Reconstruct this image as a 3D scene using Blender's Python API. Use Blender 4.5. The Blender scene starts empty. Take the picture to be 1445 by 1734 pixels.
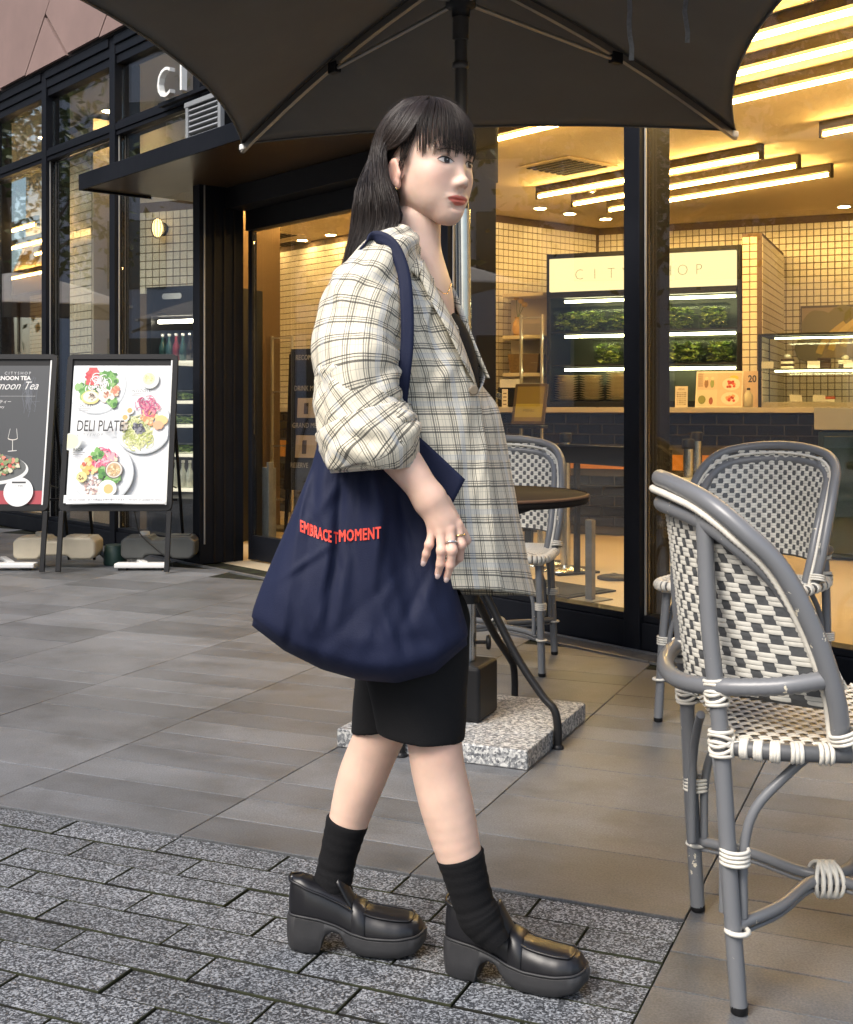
import bpy, bmesh, math, random
import numpy as np
from mathutils import Vector, Matrix, Quaternion
random.seed(7); rng = np.random.default_rng(7)
R = math.radians
SC = bpy.context.scene
COL = SC.collection
# ------------------------------------------------------------------ camera
F_PX, CX, HZ, CAMZ = 2047.0, 722.5, 690.0, 1.02      # focal length and horizon in photograph pixels, eye height
cam_d = bpy.data.cameras.new('camera'); cam = bpy.data.objects.new('camera', cam_d); COL.objects.link(cam)
cam.location = (0, 0, CAMZ); cam.rotation_euler = (R(90), 0, 0)
cam_d.sensor_fit = 'HORIZONTAL'; cam_d.sensor_width = 36; cam_d.lens = 36*F_PX/1445
cam_d.shift_y = -(867-HZ)/1445; cam_d.clip_start = .05; cam_d.clip_end = 600
SC.camera = cam
# ------------------------------------------------------------------ sky, sun, exposure
SUN_DIR = Vector((-.50, -.50, .74)).normalized()      # towards the sun
wd = bpy.data.worlds.new('World'); SC.world = wd; wd.use_nodes = True
_nt = wd.node_tree; _nt.nodes.clear()
_sky = _nt.nodes.new('ShaderNodeTexSky'); _sky.sky_type = 'NISHITA'; _sky.sun_disc = False
_sky.sun_elevation = math.asin(SUN_DIR.z); _sky.sun_rotation = math.atan2(SUN_DIR.x, SUN_DIR.y)
_sky.air_density = 1.2; _sky.dust_density = 3.5; _sky.ozone_density = .8
_bg = _nt.nodes.new('ShaderNodeBackground'); _bg.inputs[1].default_value = .14
_wo = _nt.nodes.new('ShaderNodeOutputWorld')
_nt.links.new(_sky.outputs[0], _bg.inputs[0]); _nt.links.new(_bg.outputs[0], _wo.inputs[0])
sun_d = bpy.data.lights.new('sun', 'SUN'); sun_d.energy = 1.9; sun_d.angle = R(28); sun_d.color = (1, .965, .91)
sun = bpy.data.objects.new('sun', sun_d); COL.objects.link(sun)
sun.rotation_euler = SUN_DIR.to_track_quat('Z', 'Y').to_euler(); sun.location = (-6, -12, 16)
SC.view_settings.view_transform = 'Standard'; SC.view_settings.look = 'None'
SC.view_settings.exposure = .88; SC.view_settings.gamma = 1
SC.cycles.use_denoising = True
SC.cycles.max_bounces = 7; SC.cycles.diffuse_bounces = 3; SC.cycles.glossy_bounces = 4
SC.cycles.transparent_max_bounces = 24; SC.cycles.sample_clamp_indirect = 6
SC.cycles.caustics_reflective = False; SC.cycles.caustics_refractive = False

# ------------------------------------------------------------------ pixel -> place
def W(px, py, Y):                        # the point at depth Y behind a photograph pixel
    return Vector(((px-CX)/F_PX*Y, Y, CAMZ-(py-HZ)/F_PX*Y))
def G(px, py, z=0):                      # where that pixel meets a level z
    return W(px, py, (CAMZ-z)*F_PX/(py-HZ))
GA = Vector((.394, .919, 0)); GB = Vector((-.919, .394, 0))       # paving grid: away / to the left
PCOR = Vector((.515, 2.408, 0))                                   # corner of the granite pavers
def PG(a, b, z=0): return PCOR + GA*a + GB*b + Vector((0, 0, z))
FU = Vector((-.65, .76, 0)).normalized(); FN = Vector((-.76, -.65, 0)).normalized()   # shop front: along / outward
FP = Vector((.915, 5.105, 0))
def FT(t, n=0, z=0): return FP + FU*t + FN*n + Vector((0, 0, z))
def ft_px(px, n=0):                      # t on the shop front plane (offset n) under a pixel column
    k = (px-CX)/F_PX; o = FP+FN*n
    return (o.x-k*o.y)/(k*FU.y-FU.x)
def fz_px(px, py, n=0):
    p = FT(ft_px(px, n), n); return CAMZ-(py-HZ)/F_PX*p.y
def AP(px, py, a):                       # pixel on a plane of constant grid depth a (measured from the camera)
    k = Vector(((px-CX)/F_PX, 1, 0)); return W(px, py, a/(k.dot(GA)))
def rotz_of(d): return math.atan2(d.y, d.x)

# ------------------------------------------------------------------ mesh builder
class MB:
    def __init__(s): s.v=[]; s.f=[]; s.sm=[]; s.mi=[]; s.uv=[]; s.col=[]; s.hasuv=False; s.hascol=False
    def add(s, vs, fs, smooth=False, mi=0, uvs=None, col=None):
        o=len(s.v); s.v.extend([tuple(p) for p in vs])
        for k,f in enumerate(fs):
            s.f.append(tuple(i+o for i in f)); s.sm.append(smooth); s.mi.append(mi)
            if uvs is not None: s.uv.append(uvs[k]); s.hasuv=True
            else: s.uv.append([(0,0)]*len(f))
            if col is not None: s.hascol=True
            s.col.append(col if col is not None else (1,1,1))
        return s
    def box(s, c, size, M=None, **k):
        x,y,z=[d/2 for d in size]; c=Vector(c)
        P=[Vector(p) for p in ((-x,-y,-z),(x,-y,-z),(x,y,-z),(-x,y,-z),(-x,-y,z),(x,-y,z),(x,y,z),(-x,y,z))]
        if M is not None: P=[M@p for p in P]
        return s.add([p+c for p in P], [(3,2,1,0),(4,5,6,7),(0,1,5,4),(1,2,6,5),(2,3,7,6),(3,0,4,7)], **k)
    def hexa(s, bot, top, **k):          # prism between two polygons with the same count
        n=len(bot); fs=[tuple(range(n-1,-1,-1)), tuple(range(n,2*n))]+[(i,(i+1)%n,n+(i+1)%n,n+i) for i in range(n)]
        return s.add(list(bot)+list(top), fs, **k)
    def tube(s, path, r, n=10, caps=True, smooth=True, closed=False, flat=None, **k):
        P=[Vector(p) for p in path]; m=len(P)
        rr=[r]*m if not hasattr(r,'__len__') else list(r)
        T=[]
        for i in range(m):
            a=P[(i-1)%m] if (closed or i>0) else P[i]; b=P[(i+1)%m] if (closed or i<m-1) else P[i]
            t=b-a; T.append(t.normalized() if t.length>1e-9 else Vector((0,0,1)))
        u=T[0].orthogonal().normalized(); vs=[]
        for i in range(m):
            u=u-T[i]*u.dot(T[i])
            u=u.normalized() if u.length>1e-6 else T[i].orthogonal().normalized()
            w=T[i].cross(u)
            for j in range(n):
                a=2*math.pi*j/n; q=u*math.cos(a)+w*math.sin(a)
                vs.append(P[i]+q*rr[i])
        fs=[]
        for i in range(m if closed else m-1):
            i2=(i+1)%m
            for j in range(n): fs.append((i*n+j,i*n+(j+1)%n,i2*n+(j+1)%n,i2*n+j))
        s.add(vs,fs,smooth=smooth,**k)
        if caps and not closed:
            s.add(vs[:n],[tuple(range(n-1,-1,-1))],**k); s.add(vs[-n:],[tuple(range(n))],**k)
        return s
    def lathe(s, c, prof, n=24, axis=None, smooth=True, caps=True, **k):    # prof: (r, z)
        c=Vector(c); q=Quaternion() if axis is None else Vector((0,0,1)).rotation_difference(Vector(axis))
        vs=[]
        for r,z in prof:
            for j in range(n):
                a=2*math.pi*j/n; vs.append(c+q@Vector((r*math.cos(a),r*math.sin(a),z)))
        fs=[(i*n+j,i*n+(j+1)%n,(i+1)*n+(j+1)%n,(i+1)*n+j) for i in range(len(prof)-1) for j in range(n)]
        s.add(vs,fs,smooth=smooth,**k)
        if caps and prof[0][0]>1e-5: s.add(vs[:n],[tuple(range(n-1,-1,-1))],**k)
        if caps and prof[-1][0]>1e-5: s.add(vs[-n:],[tuple(range(n))],**k)
        return s
    def grid(s, P, closed_u=False, smooth=True, uv=None, flip=False, **k):   # P: array [m,n,3]
        P=np.asarray(P); m,n=P.shape[:2]; fs=[]; uvs=[] if uv is not None else None
        for i in range(m-1):
            for j in range(n if closed_u else n-1):
                j2=(j+1)%n; f=(i*n+j,i*n+j2,(i+1)*n+j2,(i+1)*n+j)
                if flip: f=f[::-1]
                fs.append(f)
                if uv is not None:
                    jj=j+1
                    q=[uv[i][j],uv[i][jj],uv[i+1][jj],uv[i+1][j]]
                    uvs.append(q[::-1] if flip else q)
        return s.add(P.reshape(-1,3).tolist(),fs,smooth=smooth,uvs=uvs,**k)
    def ball(s, c, rad, nu=14, nv=9, M=None, **k):
        rad=(rad,)*3 if not hasattr(rad,'__len__') else rad; vs=[]; c=Vector(c)
        for i in range(nv+1):
            t=math.pi*i/nv
            for j in range(nu):
                a=2*math.pi*j/nu
                p=Vector((rad[0]*math.sin(t)*math.cos(a),rad[1]*math.sin(t)*math.sin(a),rad[2]*math.cos(t)))
                vs.append(c+(M@p if M is not None else p))
        fs=[(i*nu+j,(i+1)*nu+j,(i+1)*nu+(j+1)%nu,i*nu+(j+1)%nu) for i in range(nv) for j in range(nu)]
        k.setdefault('smooth',True)
        return s.add(vs,fs,**k)
    def mesh(s, name, mats):
        me=bpy.data.meshes.new(name); me.from_pydata(s.v,[],s.f)
        me.polygons.foreach_set('use_smooth',s.sm); me.polygons.foreach_set('material_index',s.mi)
        for m in (mats if isinstance(mats,(list,tuple)) else [mats]): me.materials.append(m)
        if s.hasuv:
            l=me.uv_layers.new(name='UVMap'); l.data.foreach_set('uv',[c for f in s.uv for p in f for c in p])
        if s.hascol:
            a=me.color_attributes.new('Col','FLOAT_COLOR','CORNER')
            a.data.foreach_set('color',[c for f,cc in zip(s.f,s.col) for _ in f for c in (cc[0],cc[1],cc[2],1)])
        me.update(); return me
    def build(s, name, mats, parent=None, bevel=0, seg=2, loc=None, rotz=None):
        return link(name, s.mesh(name,mats), parent, bevel, seg, loc, rotz)
def link(name, me, parent=None, bevel=0, seg=2, loc=None, rotz=None):
    o=bpy.data.objects.new(name,me); COL.objects.link(o)
    if parent is not None: o.parent=parent
    if loc is not None: o.location=loc
    if rotz is not None: o.rotation_euler=(0,0,rotz)
    if bevel:
        m=o.modifiers.new('bevel','BEVEL'); m.width=bevel; m.segments=seg; m.limit_method='ANGLE'; m.angle_limit=R(40)
    return o
def tag(o, label=None, cat=None, group=None, kind=None):
    if label: o['label']=label
    if cat: o['category']=cat
    if group: o['group']=group
    if kind: o['kind']=kind
    return o
def thing(name, label, cat, loc=(0,0,0), rotz=0, group=None):
    o=bpy.data.objects.new(name,None); COL.objects.link(o); o.empty_display_size=.1
    o.location=loc; o.rotation_euler=(0,0,rotz); return tag(o,label,cat,group)
def copy_tree(o, parent=None):
    c=o.copy(); COL.objects.link(c); c.parent=parent
    for ch in list(o.children): copy_tree(ch,c)
    return c
def crom(pts, n=8, closed=False):        # Catmull-Rom through points (any dimension) -> np array
    P=np.asarray(pts,float); m=len(P); out=[]
    for i in range(m if closed else m-1):
        p1=P[i]; p2=P[(i+1)%m]
        p0=P[(i-1)%m] if (closed or i>0) else 2*p1-p2
        p3=P[(i+2)%m] if (closed or i+2<m) else 2*p2-p1
        for k in range(n):
            t=k/n; out.append(.5*((2*p1)+(p2-p0)*t+(2*p0-5*p1+4*p2-p3)*t*t+(3*p1-p0-3*p2+p3)*t**3))
    if not closed: out.append(P[-1])
    return np.array(out)

# ------------------------------------------------------------------ materials
def nodes_of(m): m.use_nodes=True; return m.node_tree.nodes, m.node_tree.links
def pbr(name, col, rough=.5, metal=0, var=.0, scale=6, bump=0, bscale=60, spec=.5, coat=0, rnd=0, sss=0, emit=None, es=0, detail=4, rvar=0, sheen=0, col2=None):
    m=bpy.data.materials.new(name); N,L=nodes_of(m); b=N['Principled BSDF']
    b.inputs['Base Color'].default_value=(*col,1); b.inputs['Roughness'].default_value=rough
    b.inputs['Metallic'].default_value=metal; b.inputs['Specular IOR Level'].default_value=spec
    b.inputs['Coat Weight'].default_value=coat; b.inputs['Sheen Weight'].default_value=sheen
    if sss: b.inputs['Subsurface Weight'].default_value=sss; b.inputs['Subsurface Radius'].default_value=(.012,.005,.003); b.inputs['Subsurface Scale'].default_value=.6
    if emit: b.inputs['Emission Color'].default_value=(*emit,1); b.inputs['Emission Strength'].default_value=es
    tc=N.new('ShaderNodeTexCoord')
    if var or rnd or rvar or col2:
        nz=N.new('ShaderNodeTexNoise'); nz.inputs['Scale'].default_value=scale; nz.inputs['Detail'].default_value=detail; nz.inputs['Roughness'].default_value=.62
        L.new(tc.outputs['Object'],nz.inputs['Vector'])
        mr=N.new('ShaderNodeMapRange'); mr.inputs[1].default_value=.3; mr.inputs[2].default_value=.7
        mr.inputs[3].default_value=1-var; mr.inputs[4].default_value=1+var
        L.new(nz.outputs['Fac'],mr.inputs[0]); fac=mr.outputs[0]
        if rnd:
            oi=N.new('ShaderNodeObjectInfo'); m2=N.new('ShaderNodeMapRange'); m2.inputs[3].default_value=1-rnd; m2.inputs[4].default_value=1+rnd
            L.new(oi.outputs['Random'],m2.inputs[0]); mu=N.new('ShaderNodeMath'); mu.operation='MULTIPLY'
            L.new(fac,mu.inputs[0]); L.new(m2.outputs[0],mu.inputs[1]); fac=mu.outputs[0]
        vm=N.new('ShaderNodeVectorMath'); vm.operation='SCALE'; vm.inputs[0].default_value=col
        if col2:
            mx=N.new('ShaderNodeMix'); mx.data_type='RGBA'; mx.inputs[6].default_value=(*col,1); mx.inputs[7].default_value=(*col2,1)
            mm=N.new('ShaderNodeMapRange'); mm.inputs[1].default_value=.42; mm.inputs[2].default_value=.6
            L.new(nz.outputs['Fac'],mm.inputs[0]); L.new(mm.outputs[0],mx.inputs[0]); L.new(mx.outputs[2],vm.inputs[0])
        L.new(fac,vm.inputs['Scale']); L.new(vm.outputs[0],b.inputs['Base Color'])
        if rvar:
            m3=N.new('ShaderNodeMapRange'); m3.inputs[1].default_value=.3; m3.inputs[2].default_value=.7; m3.inputs[3].default_value=max(.02,rough-rvar); m3.inputs[4].default_value=rough+rvar
            L.new(nz.outputs['Fac'],m3.inputs[0]); L.new(m3.outputs[0],b.inputs['Roughness'])
    if bump:
        n2=N.new('ShaderNodeTexNoise'); n2.inputs['Scale'].default_value=bscale; n2.inputs['Detail'].default_value=3
        L.new(tc.outputs['Object'],n2.inputs['Vector']); bp=N.new('ShaderNodeBump'); bp.inputs['Strength'].default_value=bump; bp.inputs['Distance'].default_value=.004
        L.new(n2.outputs['Fac'],bp.inputs['Height']); L.new(bp.outputs[0],b.inputs['Normal'])
    return m
def emis(name, col, s):
    m=bpy.data.materials.new(name); N,L=nodes_of(m); N.clear()
    e=N.new('ShaderNodeEmission'); e.inputs[0].default_value=(*col,1); e.inputs[1].default_value=s
    o=N.new('ShaderNodeOutputMaterial'); L.new(e.outputs[0],o.inputs[0]); return m
def glassmat(name, tint=(.93,.96,.95), ior=1.5, rough=0.0, boost=1.0):
    m=bpy.data.materials.new(name); N,L=nodes_of(m); N.clear()
    t=N.new('ShaderNodeBsdfTransparent'); t.inputs[0].default_value=(*tint,1)
    g=N.new('ShaderNodeBsdfGlossy'); g.inputs['Roughness'].default_value=rough
    ge=N.new('ShaderNodeNewGeometry'); mr=N.new('ShaderNodeMapRange'); mr.inputs[3].default_value=ior; mr.inputs[4].default_value=1/ior
    L.new(ge.outputs['Backfacing'],mr.inputs[0]); fr=N.new('ShaderNodeFresnel'); L.new(mr.outputs[0],fr.inputs['IOR'])
    mu=N.new('ShaderNodeMath'); mu.operation='MULTIPLY'; mu.inputs[1].default_value=boost; L.new(fr.outputs[0],mu.inputs[0])
    mx=N.new('ShaderNodeMixShader'); o=N.new('ShaderNodeOutputMaterial')
    L.new(mu.outputs[0],mx.inputs[0]); L.new(t.outputs[0],mx.inputs[1]); L.new(g.outputs[0],mx.inputs[2]); L.new(mx.outputs[0],o.inputs[0]); return m
def colmat(name, rough=.5, emit=0):      # printed colours held on the faces
    m=bpy.data.materials.new(name); N,L=nodes_of(m); b=N['Principled BSDF']; b.inputs['Roughness'].default_value=rough
    a=N.new('ShaderNodeAttribute'); a.attribute_name='Col'; L.new(a.outputs['Color'],b.inputs['Base Color'])
    if emit: L.new(a.outputs['Color'],b.inputs['Emission Color']); b.inputs['Emission Strength'].default_value=emit
    return m
M={}
M['frame']=pbr('dark_metal_frame',(.0065,.0075,.011),.5,var=.15,scale=3,bump=.03,rvar=.08,spec=.16)
M['frame_brown']=pbr('dark_bronze_metal',(.012,.009,.007),.5,var=.15,scale=3,spec=.18)
M['black']=pbr('black_metal',(.009,.009,.010),.45,var=.1,spec=.28)
M['glass']=glassmat('window_glass',(.95,.97,.96),1.52,boost=2.3)
M['clear']=glassmat('acrylic',(.96,.97,.96),1.45)
M['chrome']=pbr('brushed_steel',(.62,.62,.60),.22,1,var=.06,scale=30)
M['white']=pbr('white_plastic',(.75,.75,.73),.45,var=.05)
M['print']=colmat('printed_paper',.35)
M['cable']=pbr('black_cable',(.01,.01,.01),.5)
# ------------------------------------------------------------------ lettering
def text_mesh(s, size, sx=1.0, shear=0, space=1.0, offset=0, align='LEFT', res=3):
    c=bpy.data.curves.new('t','FONT'); c.body=s; c.size=1.0; c.shear=shear; c.space_character=space; c.offset=offset/size; c.align_x=align; c.resolution_u=res
    o=bpy.data.objects.new('t',c); COL.objects.link(o); dg=bpy.context.evaluated_depsgraph_get(); dg.update()
    me=bpy.data.meshes.new_from_object(o.evaluated_get(dg)); bpy.data.objects.remove(o); bpy.data.curves.remove(c)
    vs=[(v.co.x*sx*size,v.co.y*size) for v in me.vertices]; me.calc_loop_triangles(); fs=[tuple(p.vertices) for p in me.loop_triangles]; bpy.data.meshes.remove(me)
    return vs,fs
# ================================================================== GROUND
def stone_tile_mat():
    m=bpy.data.materials.new('porcelain_paving'); N,L=nodes_of(m); b=N['Principled BSDF']
    tc=N.new('ShaderNodeTexCoord'); oi=N.new('ShaderNodeObjectInfo'); ge=N.new('ShaderNodeNewGeometry')
    # streaks run along the plank: rotate world position into the paving grid
    vr=N.new('ShaderNodeVectorRotate'); vr.rotation_type='Z_AXIS'; vr.inputs['Angle'].default_value=R(23.2); L.new(ge.outputs['Position'],vr.inputs['Vector'])
    ad=N.new('ShaderNodeVectorMath'); ad.operation='ADD'; L.new(vr.outputs[0],ad.inputs[0])
    rs=N.new('ShaderNodeVectorMath'); rs.operation='SCALE'; rs.inputs[0].default_value=(13,7,0); L.new(oi.outputs['Random'],rs.inputs['Scale']); L.new(rs.outputs[0],ad.inputs[1])
    mp=N.new('ShaderNodeMapping'); mp.inputs['Scale'].default_value=(3.2,9,1); L.new(ad.outputs[0],mp.inputs[0])
    n1=N.new('ShaderNodeTexNoise'); n1.inputs['Scale'].default_value=1; n1.inputs['Detail'].default_value=6; n1.inputs['Roughness'].default_value=.65; L.new(mp.outputs[0],n1.inputs[0])
    n2=N.new('ShaderNodeTexNoise'); n2.inputs['Scale'].default_value=220; n2.inputs['Detail'].default_value=2; L.new(ge.outputs['Position'],n2.inputs[0])
    n3=N.new('ShaderNodeTexNoise'); n3.inputs['Scale'].default_value=1.1; n3.inputs['Detail'].default_value=5; L.new(ge.outputs['Position'],n3.inputs[0])
    cr=N.new('ShaderNodeValToRGB'); e=cr.color_ramp.elements
    e[0].position=.28; e[0].color=(.092,.097,.103,1); e[1].position=.74; e[1].color=(.178,.187,.198,1)
    x=cr.color_ramp.elements.new(.52); x.color=(.134,.141,.150,1)
    s1=N.new('ShaderNodeMath'); s1.operation='MULTIPLY_ADD'; s1.inputs[1].default_value=.74; L.new(n1.outputs['Fac'],s1.inputs[0])
    s2=N.new('ShaderNodeMath'); s2.operation='MULTIPLY_ADD'; s2.inputs[1].default_value=.34; s2.inputs[2].default_value=-.04; L.new(oi.outputs['Random'],s2.inputs[0]); L.new(s2.outputs[0],s1.inputs[2])
    L.new(s1.outputs[0],cr.inputs[0])
    hs=N.new('ShaderNodeMix'); hs.data_type='RGBA'; hs.blend_type='MULTIPLY'; hs.inputs[0].default_value=1
    gr=N.new('ShaderNodeValToRGB'); gr.color_ramp.elements[0].color=(.74,.74,.76,1); gr.color_ramp.elements[1].color=(1.2,1.18,1.15,1); gr.color_ramp.elements[0].position=.35; gr.color_ramp.elements[1].position=.65
    L.new(n2.outputs['Fac'],gr.inputs[0]); L.new(cr.outputs[0],hs.inputs[6]); L.new(gr.outputs[0],hs.inputs[7])
    h2=N.new('ShaderNodeMix'); h2.data_type='RGBA'; h2.blend_type='MULTIPLY'; h2.inputs[0].default_value=1
    g3=N.new('ShaderNodeValToRGB'); g3.color_ramp.elements[0].color=(.80,.80,.80,1); g3.color_ramp.elements[1].color=(1.08,1.08,1.1,1); g3.color_ramp.elements[0].position=.35; g3.color_ramp.elements[1].position=.65
    L.new(n3.outputs['Fac'],g3.inputs[0]); L.new(hs.outputs[2],h2.inputs[6]); L.new(g3.outputs[0],h2.inputs[7])
    vo=N.new('ShaderNodeTexVoronoi'); vo.inputs['Scale'].default_value=9; L.new(ge.outputs['Position'],vo.inputs['Vector']); vs_=N.new('ShaderNodeSeparateColor'); L.new(vo.outputs['Color'],vs_.inputs[0])
    th=N.new('ShaderNodeMath'); th.operation='MULTIPLY_ADD'; th.inputs[1].default_value=.20; th.inputs[2].default_value=-.11; L.new(vs_.outputs[0],th.inputs[0])
    lt=N.new('ShaderNodeMath'); lt.operation='LESS_THAN'; L.new(vo.outputs['Distance'],lt.inputs[0]); L.new(th.outputs[0],lt.inputs[1])
    n5=N.new('ShaderNodeTexNoise'); n5.inputs['Scale'].default_value=3.3; n5.inputs['Detail'].default_value=7; n5.inputs['Roughness'].default_value=.7; L.new(ge.outputs['Position'],n5.inputs[0])
    g5=N.new('ShaderNodeValToRGB'); g5.color_ramp.elements[0].position=.36; g5.color_ramp.elements[0].color=(.66,.65,.63,1); g5.color_ramp.elements[1].position=.52; g5.color_ramp.elements[1].color=(1,1,1,1); L.new(n5.outputs['Fac'],g5.inputs[0])
    h3=N.new('ShaderNodeMix'); h3.data_type='RGBA'; h3.blend_type='MULTIPLY'; h3.inputs[0].default_value=.8; L.new(h2.outputs[2],h3.inputs[6]); L.new(g5.outputs[0],h3.inputs[7])
    h4=N.new('ShaderNodeMix'); h4.data_type='RGBA'; h4.inputs[7].default_value=(.07,.068,.065,1); L.new(h3.outputs[2],h4.inputs[6]); m9=N.new('ShaderNodeMath'); m9.operation='MULTIPLY'; m9.inputs[1].default_value=.4; L.new(lt.outputs[0],m9.inputs[0]); L.new(m9.outputs[0],h4.inputs[0]); L.new(h4.outputs[2],b.inputs['Base Color'])
    rr=N.new('ShaderNodeMapRange'); rr.inputs[3].default_value=.34; rr.inputs[4].default_value=.6; L.new(n1.outputs['Fac'],rr.inputs[0]); L.new(rr.outputs[0],b.inputs['Roughness'])
    bp=N.new('ShaderNodeBump'); bp.inputs['Strength'].default_value=.12; bp.inputs['Distance'].default_value=.002; L.new(n2.outputs['Fac'],bp.inputs['Height']); L.new(bp.outputs[0],b.inputs['Normal'])
    return m
def granite_mat(name, lo, mid, hi, sc=210, rough=.75, bump=.5, rnd=.12):
    m=bpy.data.materials.new(name); N,L=nodes_of(m); b=N['Principled BSDF']; ge=N.new('ShaderNodeNewGeometry'); oi=N.new('ShaderNodeObjectInfo')
    v=N.new('ShaderNodeTexVoronoi'); v.inputs['Scale'].default_value=sc; L.new(ge.outputs['Position'],v.inputs['Vector'])
    n=N.new('ShaderNodeTexNoise'); n.inputs['Scale'].default_value=sc*.75; n.inputs['Detail'].default_value=3; L.new(ge.outputs['Position'],n.inputs['Vector'])
    sx=N.new('ShaderNodeSeparateColor'); L.new(v.outputs['Color'],sx.inputs[0])
    mx=N.new('ShaderNodeMath'); mx.operation='MULTIPLY_ADD'; mx.inputs[1].default_value=.55; L.new(sx.outputs[0],mx.inputs[0])
    m2=N.new('ShaderNodeMath'); m2.operation='MULTIPLY'; m2.inputs[1].default_value=.5; L.new(n.outputs['Fac'],m2.inputs[0]); L.new(m2.outputs[0],mx.inputs[2])
    cr=N.new('ShaderNodeValToRGB'); e=cr.color_ramp.elements; e[0].position=.22; e[0].color=(*lo,1); e[1].position=.8; e[1].color=(*hi,1)
    q=e.new(.48); q.color=(*mid,1); L.new(mx.outputs[0],cr.inputs[0])
    big=N.new('ShaderNodeTexNoise'); big.inputs['Scale'].default_value=2.2; big.inputs['Detail'].default_value=4; L.new(ge.outputs['Position'],big.inputs['Vector'])
    a=N.new('ShaderNodeMapRange'); a.inputs[1].default_value=.3; a.inputs[2].default_value=.7; a.inputs[3].default_value=.8; a.inputs[4].default_value=1.15; L.new(big.outputs['Fac'],a.inputs[0])
    r=N.new('ShaderNodeMapRange'); r.inputs[3].default_value=1-rnd; r.inputs[4].default_value=1+rnd; L.new(oi.outputs['Random'],r.inputs[0])
    mu=N.new('ShaderNodeMath'); mu.operation='MULTIPLY'; L.new(a.outputs[0],mu.inputs[0]); L.new(r.outputs[0],mu.inputs[1])
    sc2=N.new('ShaderNodeVectorMath'); sc2.operation='SCALE'; L.new(cr.outputs[0],sc2.inputs[0]); L.new(mu.outputs[0],sc2.inputs['Scale']); L.new(sc2.outputs[0],b.inputs['Base Color'])
    b.inputs['Roughness'].default_value=rough
    bp=N.new('ShaderNodeBump'); bp.inputs['Strength'].default_value=bump; bp.inputs['Distance'].default_value=.003; L.new(mx.outputs[0],bp.inputs['Height']); L.new(bp.outputs[0],b.inputs['Normal'])
    return m
M['tile']=stone_tile_mat()
M['paver']=granite_mat('granite_paver',(.008,.009,.012),(.040,.044,.051),(.33,.35,.38),sc=290,rnd=.2)
M['grout']=pbr('dark_grout',(.018,.018,.016),.95,var=.35,scale=9,col2=(.028,.031,.018),spec=.1)
M['ground']=pbr('far_ground',(.16,.155,.15),.8,var=.15,scale=.8)
g=MB(); S=90
g.add([(-S,-S,-.034),(S,-S,-.034),(S,S,-.034),(-S,S,-.034)],[(0,1,2,3)]); tag(g.build('ground',M['ground']),kind='structure')
# bedding under the tiles shows in the joints
def sheet(poly,z,name,mat,parent):
    q=MB(); q.hexa([p+Vector((0,0,z-.02)) for p in poly],[p+Vector((0,0,z)) for p in poly]); return q.build(name,mat,parent)
terrace=bpy.data.objects.new('terrace_paving',None); COL.objects.link(terrace); terrace['kind']='structure'
pavement=bpy.data.objects.new('granite_pavement',None); COL.objects.link(pavement); pavement['kind']='structure'
sheet([PG(-3.2,-3.6),PG(-3.2,0.0),PG(0,0.0),PG(0,9),PG(10,9),PG(10,-3.6)],-.0065,'bedding',M['grout'],terrace)
sheet([PG(-3.2,.003),PG(-3.2,6),PG(-.003,6),PG(-.003,.003)],-.0095,'bedding',M['grout'],pavement)
def slab(lx,ly,h,ch,drop):               # a paving piece: chamfered top, long side along x
    x,y=lx/2,ly/2; q=MB()
    bot=[(-x,-y,-h),(x,-y,-h),(x,y,-h),(-x,y,-h)]; mid=[(-x,-y,-drop),(x,-y,-drop),(x,y,-drop),(-x,y,-drop)]
    top=[(-x+ch,-y+ch,0),(x-ch,-y+ch,0),(x-ch,y-ch,0),(-x+ch,y-ch,0)]
    fs=[(4*k+i,4*k+(i+1)%4,4*k+4+(i+1)%4,4*k+4+i) for k in (0,1) for i in range(4)]
    q.add(bot+mid+top,fs,mi=1); q.f.append((8,9,10,11)); q.sm.append(False); q.mi.append(0); q.uv.append([(0,0)]*4); q.col.append((1,1,1)); return q
GRZ=rotz_of(-GB)
tiles=[]                                  # (a0,a1,b0,b1)
for c in range(-6,15):
    b0=c*.6; a=-2.7 if b0<-.01 else 0.0
    r=random.Random(c*13+5); ph=r.choice([.15,.3])
    first=True
    while a<9.6:
        d=ph if first else r.choice([.15,.15,.3,.15,.3]); first=False
        if b0<-.01 and a<0<a+d and abs(a)>1e-6 and r.random()<.0: d=-a
        tiles.append((a,a+d,b0,b0+.6)); a+=d
def front_side(t):                        # outside the shop front line?
    p=PG((t[0]+t[1])/2,(t[2]+t[3])/2); return (p-FP).dot(FN)>.13
tiles=[t for t in tiles if front_side(t)]
def view_rank(t):
    p=PG((t[0]+t[1])/2,(t[2]+t[3])/2)
    if p.y<1.2: return 99
    px=CX+p.x/p.y*F_PX; py=HZ+CAMZ/p.y*F_PX
    out=max(0,-px-60,px-1505)/300+max(0,py-1790)/200
    return p.y+out*12
tiles.sort(key=view_rank)
tm={}; rest=MB()
for i,t in enumerate(tiles):
    d=round(t[1]-t[0],3); p=PG((t[0]+t[1])/2,(t[2]+t[3])/2)
    key=d
    if i<300:
        if key not in tm: tm[key]=slab(.6-.0035 if True else 0,d-.0022,.02,.0016,.001).mesh('paving_tile',[M['tile'],M['tile']])
        o=link('paving_tile',tm[key],terrace,loc=(p.x,p.y,random.uniform(-.0006,.0005)),rotz=GRZ)
    else:
        q=slab(.6-.0035,d-.0022,.02,.0016,.001); Mx=Matrix.Rotation(GRZ,3,'Z')
        rest.add([Mx@Vector(v)+p for v in q.v],q.f)
if rest.v: rest.build('outer_paving_tiles',M['tile'],terrace)['kind']='stuff'
pm=slab(.3-.0042,.1-.0042,.03,.0016,.0014).mesh('paver',[M['paver'],M['grout']])
k=0
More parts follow.
